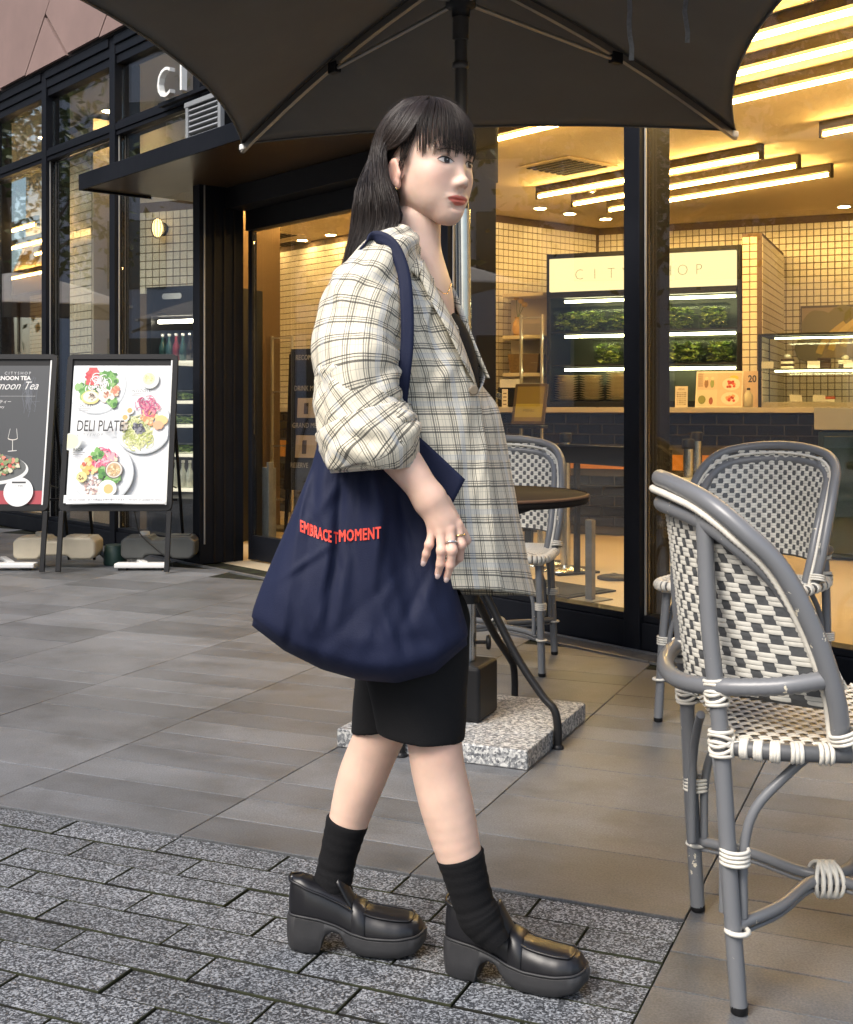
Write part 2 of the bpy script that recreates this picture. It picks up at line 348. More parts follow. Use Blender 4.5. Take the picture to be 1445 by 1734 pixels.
for row in range(27):
    a=-(row+.5)*.1; off=.15*(row%2)+[0,.02,-.015,.01][row%4]
    for c in range(-1,11):
        b=off+c*.3+.15
        lo,hi=max(b-.15,0),b+.15
        if hi<=.02: continue
        if row>14 and b>2.0: continue
        L_=hi-lo; me=pm
        if L_<.299:
            me=slab(L_-.0042,.0958,.03,.0016,.0014).mesh('paver',[M['paver'],M['grout']])
        p=PG(a,(lo+hi)/2); k+=1
        o=link('paver',me,pavement,loc=(p.x,p.y,-.004+random.uniform(-.0018,.0014)),rotz=GRZ)
        o.rotation_euler[0]=random.uniform(-.006,.006); o.rotation_euler[1]=random.uniform(-.003,.003)
# steel drain channel along the shop front
dr=bpy.data.objects.new('drain_channel',None); COL.objects.link(dr); dr['kind']='structure'
M['steel']=pbr('galvanised_steel',(.20,.205,.215),.5,.7,var=.2,scale=12)
Mz=Matrix.Rotation(rotz_of(FU),3,'Z')
for t0 in np.arange(-3.2,1.25,1.0):
    q=MB()
    for n in (.075,.205): q.box(FT(t0+.5,n,.002),(.995,.012,.012),Mz)
    for j in range(66):
        q.box(FT(t0+.0075+j*.015,.14,.0015),(.0055,.12,.008),Mz)
    q.build('grating',M['steel'],dr)
q=MB(); q.box(FT(-.95,.14,-.0035),(4.6,.145,.004),Mz); q.build('channel_bed',M['grout'],dr)
q=MB(); q.box(FT(.9,.055,-.002),(8.4,.03,.012),Mz); q.build('edge_strip',M['steel'],dr)
# ================================================================== SHOP BUILDING
shop=thing('shop_building','cafe building with black framed glass front and pinkish panels above','building')
MOD=1.215; T0=.035; M['bead']=pbr('grey_bead',(.35,.35,.34),.5,.3)
def tk(k): return T0+MOD*k
ZH0,ZH1=3.52,3.72; ZT0,ZT1=3.0,3.1
def fbox(q,t0,t1,n0,n1,z0,z1,**k): q.box(FT((t0+t1)/2,(n0+n1)/2,(z0+z1)/2),(abs(t1-t0),abs(n1-n0),z1-z0),Mz,**k)
KS=[-3,-2,-1,0,1,3,4,5,6,7]
for k in KS:
    t=tk(k); q=MB(); dep=-.30 if k in (1,3) else -.17
    fbox(q,t-.043,t+.043,.034,dep,0.0,ZH1+.0); q.build('mullion',M['frame'],shop,bevel=.003)
    q=MB(); fbox(q,t-.052,t-.0455,.004,-.004,.13,3.0); q.build('glazing_bead',M['bead'],shop)
for a,b in list(zip(KS[:-1],KS[1:])):
    t0,t1=tk(a)+.0445,tk(b)-.0445
    if (a,b)!=(1,3):
        q=MB(); fbox(q,t0,t1,.024,-.12,.002,.115); q.build('bottom_rail',M['frame'],shop,bevel=.003)
        q=MB(); fbox(q,t0,t1,.012,-.08,.117,.145); q.build('glazing_rail',M['frame'],shop,bevel=.003)
        q=MB(); fbox(q,t0,t1,-.024,-.034,.143,2.998); q.build('pane',M['glass'],shop)
    for z0,z1,n in ((ZT0,ZT0+.03,.02),(ZT0+.033,ZT1-.02,.03),(ZT1-.017,ZT1,.016)):
        q=MB(); fbox(q,t0,t1,n,-.12,z0,z1); q.build('transom',M['frame'],shop,bevel=.002)
    q=MB(); fbox(q,t0,t1,-.024,-.034,ZT1,ZH0); q.build('pane',M['glass'],shop)
    for z0,z1,n in ((ZH0,ZH0+.06,.018),(ZH0+.064,ZH0+.13,.03),(ZH0+.134,ZH1,.044)):
        q=MB(); fbox(q,t0,t1,n,-.12,z0,z1); q.build('head_rail',M['frame'],shop,bevel=.002)
# cladding above: pinkish fibre panels cut on the diagonal
M['clad']=pbr('pink_cladding',(.205,.138,.125),.75,var=.09,scale=2.2,bump=.06,bscale=120,rnd=.05)
def cl_panel(poly,shr=.0085):
    c=sum((Vector((p[0],p[1])) for p in poly),Vector((0,0)))/len(poly)
    P=[]
    for p in poly:
        v=Vector(p)-c; P.append(c+v*(1-shr*2.2/max(v.length,.1)))
    q=MB(); q.hexa([FT(p.x,.05,p.y) for p in P],[FT(p.x,.075,p.y) for p in P]); 
    o=q.build('cladding_panel',M['clad'],shop)
    bm=bmesh.new(); bm.from_mesh(o.data); bmesh.ops.recalc_face_normals(bm,faces=bm.faces); bm.to_mesh(o.data); bm.free()
zb,zt=ZH1+.012,7.6; zj=4.14
for k in range(-9,9):
    c0=8.77+1.36*k; c1=c0+1.36
    # strip c0 < t+z < c1, cut by t-z = c1-2*zj from the bottom to its left edge
    d=c1-2*zj; tc=d+zb
    cl_panel([(c1-zb,zb),(tc,zb),(c1-zj,zj)])
    cl_panel([(tc,zb),(c0-zb,zb),(c0-zt,zt),(c1-zt,zt),(c1-zj,zj)])
q=MB(); fbox(q,-12,16,.048,-.10,ZH1+.0,8.0); q.build('wall_backing',M['black'],shop)
# canopy over the entrance
M['soffit']=pbr('bronze_soffit',(.10,.066,.036),.28,.35,var=.2,scale=2,bump=.03,bscale=9)
q=MB(); fbox(q,.9,4.28,.57,.555,2.455,2.56); q.build('canopy_fascia',M['frame'],shop,bevel=.002)
q=MB(); fbox(q,4.265,4.28,.5535,.046,2.455,2.56); q.build('canopy_side',M['frame'],shop,bevel=.002)
q=MB(); fbox(q,.9,4.263,.553,-.30,2.47,2.545); q.build('canopy_slab',M['soffit'],shop)
# entrance portal
q=MB(); fbox(q,tk(1)+.045,tk(3)-.045,-.16,-.31,2.33,2.468); q.build('portal_head',M['black'],shop,bevel=.003)
q=MB(); fbox(q,tk(1)+.045,tk(3)-.045,-.312,-.40,2.2,2.69); q.build('door_track',M['black'],shop,bevel=.003)
q=MB(); fbox(q,tk(1)+.045,tk(3)-.045,-.02,-.20,2.548,3.0); q.build('portal_panel',M['frame_brown'],shop,bevel=.003)
for j in range(3):
    n=-.07-.075*j
    q=MB(); fbox(q,tk(3)-.053,tk(3)-.0435,n-.012,n-.0,.0,2.33); q.build('jamb_rib',M['frame_brown'],shop,bevel=.002)
q=MB(); fbox(q,1.97,2.15,-.318,-.40,.0,2.2); q.build('door_post',M['black'],shop,bevel=.003)
for (t0,t1) in ((2.152,3.62),(1.30,1.968)):
    d=bpy.data.objects.new('sliding_door',None); COL.objects.link(d); d.parent=shop
    for (a,b,c,e) in ((t0,t0+.045,.0,2.198),(t1-.045,t1,.0,2.198)):
        q=MB(); fbox(q,a,b,-.325,-.365,c+.006,e); q.build('stile',M['frame'],d,bevel=.002)
    q=MB(); fbox(q,t0+.046,t1-.046,-.325,-.365,.008,.17); q.build('door_rail',M['frame'],d,bevel=.002)
    q=MB(); fbox(q,t0+.046,t1-.046,-.341,-.349,.17,2.19); q.build('door_pane',M['glass'],d)
q=MB(); fbox(q,3.47,3.60,-.42,-.45,.0,.62); q.build('door_guard',M['steel'],shop,bevel=.004)
q=MB(); fbox(q,3.44,3.465,-.37,-.41,.12,.66); q.build('door_handle',M['steel'],shop,bevel=.004)
# sign letter standing on the canopy
def sign_letter(ch,t):
    vs,fs=text_mesh(ch,.29,1.0,offset=-.003)
    q=MB(); 
    f=[FT(t-x,.13,SLZ+y) for x,y in vs]; bk=[FT(t-x,.09,SLZ+y) for x,y in vs]
    q.add(f,fs); q.add(bk,[p[::-1] for p in fs])
    edges={}
    for p in fs:
        for i in range(len(p)):
            e=(p[i],p[(i+1)%len(p)]); edges[e]=edges.get(e,0)+1
    for (a,b) in edges:
        if (b,a) not in edges: q.add([f[a],f[b],bk[b],bk[a]],[(0,1,2,3)])
    q.build('sign_letter',M['white'],shop)
SLT=ft_px(264,.13); SLZ=fz_px(276,165,.13)
for i,ch in enumerate('CITY SHOP'):
    if ch!=' ': sign_letter(ch,SLT-i*.30)
q=MB(); fbox(q,SLT-2.6,SLT+.05,.088,.047,SLZ-.03,SLZ-.005); q.build('sign_rail',M['frame'],shop)
# ---------------------------------------------------------------- inside shell
ZC=2.7
M['plaster']=pbr('cream_plaster',(.72,.62,.45),.8,var=.06,scale=2)
M['ceil']=pbr('ceiling_paint',(.76,.60,.36),.85,var=.04,scale=1.5)
M['ceil_w']=pbr('white_ceiling',(.72,.72,.70),.85,var=.03)
M['floor_in']=pbr('polished_concrete',(.50,.41,.28),.42,var=.12,scale=1.8,rvar=.1,detail=6)
M['grout_b']=pbr('brown_grout',(.13,.085,.045),.85)
M['mosaic']=pbr('cream_mosaic',(.78,.71,.55),.25,var=.05,scale=14,rnd=.05)
A_BACK=11.05
C2=AP(1014,388,A_BACK); C2=Vector((C2.x,C2.y,0)); C1=Vector((.397,10.36,0)); WLd=FU.copy()
C0=C1+WLd*10.5; CR=C2-GB*4.2
CF=FT(-4.2,-.15); CL=FT(9.0,-.15)
def poly_slab(P,z0,z1,name,mat,par): 
    q=MB(); q.hexa([p+Vector((0,0,z0)) for p in P],[p+Vector((0,0,z1)) for p in P]); o=q.build(name,mat,par)
    bm=bmesh.new(); bm.from_mesh(o.data); bmesh.ops.recalc_face_normals(bm,faces=bm.faces); bm.to_mesh(o.data); bm.free(); return o
poly_slab([CF,CR,C2,C1,C0,CL],-.03,-.002,'shop_floor',M['floor_in'],shop)
BK=1.0                                    # bulkhead set-back at the left
poly_slab([FT(-4.2,-.18),CR,C2,C1,C0,FT(9,-BK),FT(3.72,-BK),FT(3.72,-.32),FT(1.2,-.32),FT(1.2,-.18)],ZC,ZC+.05,'ceiling',M['ceil'],shop)
poly_slab([FT(3.72,-.16),FT(9,-.16),FT(9,-BK),FT(3.72,-BK)],ZH0+.02,ZH0+.06,'ceiling_recess',M['ceil_w'],shop)
q=MB(); fbox(q,3.72,9,-BK,-BK-.04,ZC+.052,ZH0+.02); q.build('bulkhead',M['ceil_w'],shop)
def wall(p,q_,name,z1=ZC,th=.12,mat=None):
    d=(q_-p).normalized(); nn=Vector((-d.y,d.x,0)); o=MB()
    if nn.dot(Vector((0,5,0))-p)>0: nn=-nn
    o.hexa([p,q_,q_+nn*th,p+nn*th],[x+Vector((0,0,z1)) for x in (p,q_,q_+nn*th,p+nn*th)])
    ob=o.build(name,mat or M['grout_b'],shop)
    bm=bmesh.new(); bm.from_mesh(ob.data); bmesh.ops.recalc_face_normals(bm,faces=bm.faces); bm.to_mesh(ob.data); bm.free(); return ob
wall(C1,C0,'interior_wall'); wall(C1,C2,'interior_wall'); wall(C2,CR,'interior_wall')
wall(CR,CF,'end_wall',3.6,mat=M['plaster']); wall(C0,CL,'end_wall',3.6,mat=M['plaster'])
# short tiled block beside the entrance, column behind the glass, pilaster by the chiller
A_BLK=8.2; A_CNT=9.42; A_CHL=9.62
def apx(px,a): v=AP(px,690,a); return Vector((v.x,v.y,0))
blk_l=apx(236,A_BLK); blk_r=apx(388,A_BLK); blk=[blk_l,blk_r,blk_r+GA*.8,blk_l+GA*.8]
poly_slab(blk,0,ZC-.001,'tiled_block',M['grout_b'],shop)
# mosaic tiles: every tile is geometry; the largest in view are objects
TP=.0585; cand=[]                         # (corner, u, n, w, h)
def mosaic(p,q_,z0,z1,pitch=TP,flipn=False,skip=None):
    d=(q_-p); Lw=d.length; d.normalize(); nn=Vector((-d.y,d.x,0))
    mid=(p+q_)/2
    if nn.dot(Vector((0,3,0))-mid)<0: nn=-nn
    if flipn: nn=-nn
    nu=int(Lw/pitch); nz=int((z1-z0)/pitch)
    for i in range(nu):
        for j in range(nz):
            c=p+d*((i+.5)*pitch)+Vector((0,0,z0+(j+.5)*pitch))
            if skip and skip(i*pitch,z0+j*pitch): continue
            cand.append((c,d,nn,pitch))
mosaic(C1,C1+WLd*9.5,1.0,ZC-.02,skip=lambda u,z: 3.55<u<4.35 and z<2.05)
mosaic(C1,C2,1.0,ZC-.02); mosaic(C2,C2-GB*3.2,1.0,ZC-.02)
mosaic(blk_l,blk_r,1.95,ZC-.02,.067)
PIL_L=apx(1257,A_CHL-.02); PIL_R=apx(1291,A_CHL-.02); pil=[PIL_L,PIL_R,PIL_R+GA*1.35,PIL_L+GA*1.35]
poly_slab(pil,0,2.37,'pilaster',M['grout_b'],shop)
mosaic(PIL_L,PIL_R,1.0,2.36); mosaic(PIL_R,PIL_R+GA*1.35,1.0,2.36,flipn=(-GB).dot(Vector((-GA.y,GA.x,0)))<0 and False)
COLt=ft_px(157,-.55)
colp=[FT(COLt,-.55),FT(COLt+.52,-.55),FT(COLt+.52,-.95),FT(COLt,-.95)]
poly_slab(colp,0,3.5,'column',M['grout_b'],shop)
q=MB(); fbox(q,COLt-.02,COLt-.001,-.545,-.76,0.0,3.5); q.build('column_facing',M['plaster'],shop,bevel=.004)
mosaic(colp[1],colp[0],.2,3.45,.072)
def proj(p): return CX+p.x/p.y*F_PX, HZ+(CAMZ-p.z)/p.y*F_PX
inview=[c for c in cand if -5<proj(c[0])[0]<1450 and 100<proj(c[0])[1]<760]
inview.sort(key=lambda c:c[0].y); picked=set()
def vis_ok(c):                            # not behind the entrance portal or the person
    x,y=proj(c[0]); return not(345<x<412) and not(540<x<850) and not(1075<x<1145) and not (85<x<118)
for c in inview:
    if len(picked)<300 and vis_ok(c): picked.add(id(c))
tmesh={}
def tile_mesh(p):
    if p not in tmesh:
        h=p/2-.0030; g_=.003; q=MB(); b=[(-h,-h,0),(h,-h,0),(h,h,0),(-h,h,0)]; t=[(-h+g_*.6,-h+g_*.6,.005),(h-g_*.6,-h+g_*.6,.005),(h-g_*.6,h-g_*.6,.005),(-h+g_*.6,h-g_*.6,.005)]
        q.add(b+t,[(i,(i+1)%4,4+(i+1)%4,4+i) for i in range(4)]+[(4,5,6,7)]); tmesh[p]=(q.mesh('wall_tile',M['mosaic']),q)
    return tmesh[p]
bulk=MB()
for c in cand:
    p,d,nn,pt=c
    if (p-Vector((0,0,CAMZ))).dot(nn)>0 : pass
    Mx=Matrix((d,Vector((0,0,1)),nn)).transposed()
    if Mx.determinant()<0: Mx=Matrix((-d,Vector((0,0,1)),nn)).transposed()
    me,qq=tile_mesh(pt)
    if id(c) in picked:
        o=link('wall_tile',me,shop); o.matrix_local=Matrix.Translation(p)@Mx.to_4x4()
    else:
        bulk.add([Mx@Vector(v)+p for v in qq.v],qq.f)
bulk.build('far_wall_tiles',M['mosaic'],shop)['kind']='stuff'
# ================================================================== INSIDE THE SHOP
WARM=(1.0,.68,.30)
M['tube']=emis('fluorescent_tube',(1.0,.60,.19),60)
M['shelf_tube']=emis('shelf_tube',(1.0,.92,.5),16)
M['downlight']=emis('downlight_lens',(1.0,.66,.28),110)
M['fixture']=pbr('lamp_housing',(.07,.055,.035),.7,spec=.1)
def ceiling_tube(px,py,px2,label='long warm fluorescent tube lamp fixed to the cafe ceiling',z=ZC-.075,extra=0):
    p=W(px,py,(z-CAMZ)*F_PX/(HZ-py)); k=(px2-CX)/F_PX; d=-FU
    s=(k*p.y-p.x)/(d.x-k*d.y)+extra; q_=p+d*s
    t=thing('ceiling_lamp',label,'lamp',(p.x,p.y,z),0,'tube lamps on the cafe ceiling')
    o=Vector((0,0,0)); e=q_-p
    q=MB(); q.tube([o+d*.02,e-d*.02],.0125,10); q.build('lamp_tube',M['tube'],t)
    q=MB(); m_=Matrix.Rotation(rotz_of(d),3,'Z'); q.box(e/2+Vector((0,0,.048)),(s,.035,.05),m_); q.build('housing',M['fixture'],t)
    q=MB(); q.box(d*.01,(.018,.04,.045),m_); q.box(e-d*.01,(.018,.04,.045),m_); q.build('socket',M['fixture'],t)
for a in ((1225,78,1445,1.2),(1190,139,1445,1.0),(1180,186,1445,.9),(1390,228,1445,1.2),(700,270,995,0),(910,333,1292,0),(970,346,1355,0),(1030,356,1410,0)):
    ceiling_tube(a[0],a[1],a[2],extra=a[3])
for a in ((395,365,565),(385,392,578),(20,391,64),(-40,436,85),(59,431,120),(-30,482,90)):
    ceiling_tube(a[0],a[1],a[2],label='warm tube lamp on the ceiling beyond the entrance side of the cafe')
for i,(px,py) in enumerate(((965,361),(1026,370),(1430,349),(915,352),(463,415),(512,406),(560,397),(1010,325),(1120,340))):
    p=W(px,py,(ZC-.004-CAMZ)*F_PX/(HZ-py))
    t=thing('downlight','small round downlight in the cafe ceiling '+('above the salad chiller' if i in (0,1,3,7,8) else 'above the cake case' if i==2 else 'beyond the sliding door'),'lamp',p,0,'downlights in the cafe ceiling')
    q=MB(); q.lathe((0,0,0),[(.062,-.006),(.062,0)],20); q.build('rim',M['white'],t)
    q=MB(); q.lathe((0,0,-.0075),[(.048,0),(.048,.001)],20); q.build('lens',M['downlight'],t)
for i,(t_,n_) in enumerate(((ft_px(183,-.6),-.6),(ft_px(75,-.6),-.6),(4.2,-.6))):  # first one is seen; the others are added to light the column
    p=FT(t_,n_,ZH0+.019); t=thing('downlight','round downlight among the seen and added ones in the high white ceiling','lamp',p,0,'downlights in the high ceiling')
    q=MB(); q.lathe((0,0,0),[(.062,-.006),(.062,0)],20); q.build('rim',M['white'],t); q=MB(); q.lathe((0,0,-.0075),[(.048,0),(.048,.001)],20); q.build('lens',M['downlight'],t)
for px,py in ((960,281),(455,397),(505,413)):
    p=W(px,py,(ZC-.004-CAMZ)*F_PX/(HZ-py)); q=MB()
    t=thing('air_vent','square slatted air vent in the cafe ceiling','vent',p,rotz_of(FU),'air vents in the cafe ceiling')
    q.box((0,0,-.004),(.5,.5,.008)); q.build('vent_frame',M['ceil'],t)
    for j in range(7): 
        q=MB(); q.box((0,-.18+j*.06,-.012),(.40,.028,.006)); q.build('slat',M['fixture'],t)
for i in range(3):
    p=W(487+i*30,350-i*7,11.0-.2*i); t=thing('spotlight','cream cylinder spotlight hanging from the ceiling track behind the door','lamp',(p.x,p.y,ZC-.001),0,'track spotlights behind the door')
    h=ZC-p.z
    q=MB(); q.tube([(0,0,0),(0,0,-h+.1)],.01,8); q.build('stem',M['fixture'],t)
    q=MB(); q.lathe((0,0,-h-.12),[(.055,0),(.055,.2),(.05,.22)],16); q.build('lamp_can',M['plaster'],t)
# ---------------------------------------------------------------- counters
M['btile']=pbr('black_glazed_tile',(.010,.009,.008),.16,var=.1,rnd=.3)
M['grout_g']=pbr('grey_grout',(.055,.05,.042),.8)
M['orange']=pbr('orange_laminate',(.62,.25,.035),.4,var=.05)
M['wtop']=pbr('pale_worktop',(.50,.44,.34),.35,var=.06)
M['stone']=pbr('grey_stone',(.33,.33,.30),.5,var=.06)
def counter(p,d,Lc,depth_dir,label,top=1.02,th=.04,orange=(.53,.65)):
    rz=rotz_of(d); t=thing('service_counter',label,'counter',(p.x,p.y,0),rz)
    s=1 if Vector((-d.y,d.x,0)).dot(depth_dir)>0 else -1
    q=MB(); q.box((Lc/2,s*.33,(top-th)/2),(Lc,.62,top-th-.004)); q.build('counter_body',M['grout_g'],t)
    q=MB(); q.box((Lc/2,s*.31,top-th/2),(Lc+.04,.70,th)); q.build('worktop',M['wtop'],t,bevel=.004)
    q=MB(); q.box((Lc/2,s*.012,sum(orange)/2),(Lc,.012,orange[1]-orange[0])); q.build('orange_stripe',M['orange'],t)
    tw,thh=.198,.079; me=None; q=MB(); h=(tw/2-.003,thh/2-.003); g_=.003
    b=[(-h[0],0,-h[1]),(h[0],0,-h[1]),(h[0],0,h[1]),(-h[0],0,h[1])]; f=[(x*(1-g_/h[0]),-s*.006,z*(1-g_/h[1])) for x,_,z in b]
    q.add(b+f,[(i,(i+1)%4,4+(i+1)%4,4+i) for i in range(4)]+[(4,5,6,7)] if s>0 else [(4+i,4+(i+1)%4,(i+1)%4,i) for i in range(4)]+[(7,6,5,4)]); me=q.mesh('front_tile',M['btile'])
    r=0; z=top-th-.012-thh/2
    while z>.05:
        if not(orange[0]-.035<z<orange[1]+.035):
            x=.1-(.1 if r%2 else 0)
            while x<Lc:
                if .08<x<Lc-.08: link('front_tile',me,t,loc=(x,s*.0185,z))
                x+=tw+.003
        z-=thh+.003; r+=1
    return t
cb0=apx(800,A_CNT); cb1=apx(1500,A_CNT)
counter(cb0,-GB,(cb1-cb0).length,GA,'long black tiled counter with an orange stripe below the salad chiller')
ca=Vector((-1.67,12.14,0))-Vector((.645,-.764,0))*1.2
counter(ca,Vector((.645,-.764,0)).normalized(),4.1,Vector((.764,.645,0)),'black tiled counter with orange stripe beyond the sliding door',orange=(.54,.70))
# ---------------------------------------------------------------- salad chiller
chl0=apx(926,A_CHL); chl1=apx(1255,A_CHL); CW=(chl1-chl0).length; rzc=rotz_of(-GB)
ch=thing('salad_chiller','black open chiller with a lit header sign above the salad shelves','chiller',(chl0.x,chl0.y,1.022),rzc)
HC=1.27; DC=.62
def cpart(name,c,size,mat,bevel=.0,par=None): 
    q=MB(); q.box(c,size); return q.build(name,mat,par or ch,bevel=bevel)
M['chill_in']=pbr('chiller_lining',(.10,.11,.07),.35,.3)
cpart('side_panel',(.015,DC/2,HC/2),(.03,DC,HC),M['black'],.003); cpart('side_panel',(CW-.015,DC/2,HC/2),(.03,DC,HC),M['black'],.003)
cpart('back_panel',(CW/2,DC-.02,HC/2),(CW-.064,.03,HC-.02),M['chill_in'])
cpart('top_panel',(CW/2,DC/2,HC-.02),(CW-.062,DC-.001,.036),M['black']); cpart('base_panel',(CW/2,DC/2-.002,.025),(CW-.062,DC,.05),M['black'])
M['sign']=emis('lit_sign',(1.0,.76,.36),1.0)
sg=cpart('header_sign',(CW/2,-.006,HC-.045-.135),(CW-.066,.05,.27),M['sign'],.002)
vs,fs=text_mesh('CITY SHOP',.118,.95,space=1.0,offset=-.0032)
xs=0; q=MB()
slots=[.285,.415,.55,.665,None,.89,1.0,1.12,1.245]
for chh,sx_ in zip('CITY SHOP',slots):
    if sx_ is None: continue
    v2,f2=text_mesh(chh,.125,.9,offset=-.0038,align='CENTER')
    q.add([(sx_*CW/1.56,-.0335,HC-.18+y-.045) for x,y in v2] if False else [(sx_*CW/1.56+x,-.0335,HC-.18+y-.045) for x,y in v2],[f for f in f2])
q.build('lettering',pbr('olive_lettering',(.05,.05,.02),.7,spec=.1),sg)
cpart('header_rail',(CW/2,.02,HC-.345),(CW-.064,.07,.05),M['black'])
shz=(.62,.345); 
for z in shz: cpart('shelf',(CW/2,.28,z),(CW-.064,.46,.014),M['black'],.002)
for z in (HC-.395,shz[0]-.035,shz[1]-.035):
    q=MB(); q.tube([(.14,.06,z),(CW-.05,.06,z)],.011,8); q.build('shelf_lamp',M['shelf_tube'],ch)
M['leaf1']=pbr('salad_leaf',(.20,.30,.05),.5,var=.5,scale=60,col2=(.36,.42,.13)); M['leaf2']=pbr('salad_leaf_dark',(.10,.16,.03),.5,var=.4,scale=50)
M['tub']=glassmat('clear_tub',(.92,.95,.9),1.3)
def leaf_pile(q,c,size,n,s,r):
    for _ in range(n):
        p=Vector((c[0]+r.uniform(-.5,.5)*size[0],c[1]+r.uniform(-.5,.5)*size[1],c[2]+r.uniform(-.5,.5)*size[2]))
        rot=Matrix.Rotation(r.uniform(0,6.3),3,'Z')@Matrix.Rotation(r.uniform(-1.4,1.4),3,'X')
        w=s*r.uniform(.6,1.3); L3=[(-w,0,0),(-.3*w,-.55*w,.25*w),(w,0,.05*w),(-.3*w,.55*w,.25*w),(.1*w,0,-.15*w)]
        q.add([p+rot@Vector(v) for v in L3],[(0,1,4),(1,2,4),(2,3,4),(3,0,4)],mi=r.randint(0,1))
def salad_bin(x,z,w,h,label,i):
    r=random.Random(i); t=thing('salad_tub',label,'tub',Vector((0,0,0)),0,'salad tubs in the chiller')
    Mw=Matrix.Translation((chl0.x,chl0.y,1.022))@Matrix.Rotation(rzc,4,'Z'); t.location=Mw@Vector((x,.16,z)); t.rotation_euler=(0,0,rzc)
    q=MB(); leaf_pile(q,(0,.02,h*.47),(w*.82,.16,h*.78),150,.026,r); q.build('greens',[M['leaf1'],M['leaf2']],t)['kind']='stuff'
    q=MB(); b=[(-w*.44,-.08,.002),(w*.44,-.08,.002),(w*.44,.1,.002),(-w*.44,.1,.002)]; tp=[(-w*.49,-.1,h),(w*.49,-.1,h),(w*.49,.12,h),(-w*.49,.12,h)]
    q.hexa(b,tp); q.build('tub_wall',M['tub'],t); q=MB(); q.box((0,.01,h+.004),(w,.24,.007)); q.build('lid',M['tub'],t,bevel=.002)
k=0
for z,xs_ in ((shz[0]+.008,(.14,.36,.60,.83,1.08,1.33)),(shz[1]+.008,(.48,.74,.95,1.15,1.38))):
    for x in xs_:
        k+=1; salad_bin(x*CW/1.56,z,.225,.195,'clear tub heaped with green salad leaves on the %s chiller shelf'%('upper' if z>.5 else 'lower'),k)
M['plate']=pbr('cream_plate',(.55,.47,.30),.3,var=.08,rnd=.12)
pq=MB(); pq.lathe((0,0,0),[(.055,0),(.06,.003),(.098,.014),(.105,.0165),(.098,.0175),(.05,.008),(.0,.007)],28); pme=pq.mesh('plate',M['plate'])
Mw=Matrix.Translation((chl0.x,chl0.y,1.022))@Matrix.Rotation(rzc,4,'Z')
for sx_,n,wh in ((.12,11,'against the side panel of the chiller'),(.34,11,'in the middle of the bottom chiller shelf'),(.565,12,'beside the small salad boxes')):
    for j in range(n):
        o=link('plate',pme,loc=Mw@Vector((sx_+random.uniform(-.003,.003),.17+random.uniform(-.003,.003),.0525+j*.0195)))
        tag(o,'cream plate in the tall stack '+wh,'plate','plates stacked in the chiller')
for j in range(4):
    o=leaf=None; q=MB(); leaf_pile(q,(0,0,.03),(.1,.1,.04),60,.016,random.Random(40+j)); 
    t=thing('salad_box','small lidded salad box stacked beside the cream plates','box',Mw@Vector((.77,.16,.052+j*.063)),rzc,'salad boxes beside the plates')
    q.build('greens',[M['leaf1'],M['leaf2']],t)['kind']='stuff'; q=MB(); q.box((0,0,.03),(.13,.13,.055)); q.build('box_wall',M['tub'],t,bevel=.004)
# ---------------------------------------------------------------- printed sheets
class Print:                              # flat print: stacked coloured shapes on a sheet, x right, y up
    def __init__(s): s.q=MB(); s.z=0
    def poly(s,P,c): s.z+=.00006; s.q.add([(x,y,s.z) for x,y in P],[tuple(range(len(P)))],col=c); return s
    def rect(s,x0,y0,x1,y1,c): return s.poly([(x0,y0),(x1,y0),(x1,y1),(x0,y1)],c)
    def disc(s,x,y,r,c,n=28,ry=None,jit=0,rd=random): 
        return s.poly([(x+r*math.cos(2*math.pi*i/n)*(1+rd.uniform(-jit,jit)),y+(ry or r)*math.sin(2*math.pi*i/n)*(1+rd.uniform(-jit,jit))) for i in range(n)],c)
    def text(s,t,x,y,size,c,sx=1,shear=0,space=1,align='LEFT',offset=0):
        v,f=text_mesh(t,size,sx,shear,space,offset,align); s.z+=.00006; s.q.add([(x+a,y+b,s.z) for a,b in v],f,col=c); return s
    def strand(s,P,w,c):
        P=[Vector(p) for p in P]; A=[];B=[]
        for i,p in enumerate(P):
            d=(P[min(i+1,len(P)-1)]-P[max(i-1,0)]); d=d.normalized() if d.length>0 else Vector((1,0)); n_=Vector((-d.y,d.x))*w/2
            A.append(p+n_); B.append(p-n_)
        s.z+=.00003
        for i in range(len(P)-1): s.q.add([(*A[i],s.z),(*A[i+1],s.z),(*B[i+1],s.z),(*B[i],s.z)],[(3,2,1,0)],col=c)
        return s
def upright(p,facing,lean=0):             # matrix: x right, y up, z = facing
    z=Vector(facing).normalized(); x=Vector((0,0,1)).cross(z).normalized(); y=z.cross(x)
    Mx=Matrix((x,y,z)).transposed().to_4x4(); return Matrix.Translation(p)@Mx@Matrix.Rotation(-lean,4,'X')
def card(name,label,cat,Mx,w,h,draw,th=.002,group=None,base=(.8,.72,.6)):
    t=thing(name,label,cat,group=group); t.matrix_world=Mx
    q=MB(); q.box((0,h/2,-th/2),(w,h,th)); q.build('sheet',pbr(name+'_sheet',base,.5),t)
    P=Print(); P.z=.0008; draw(P); P.q.build('print',M['print'],t); return t
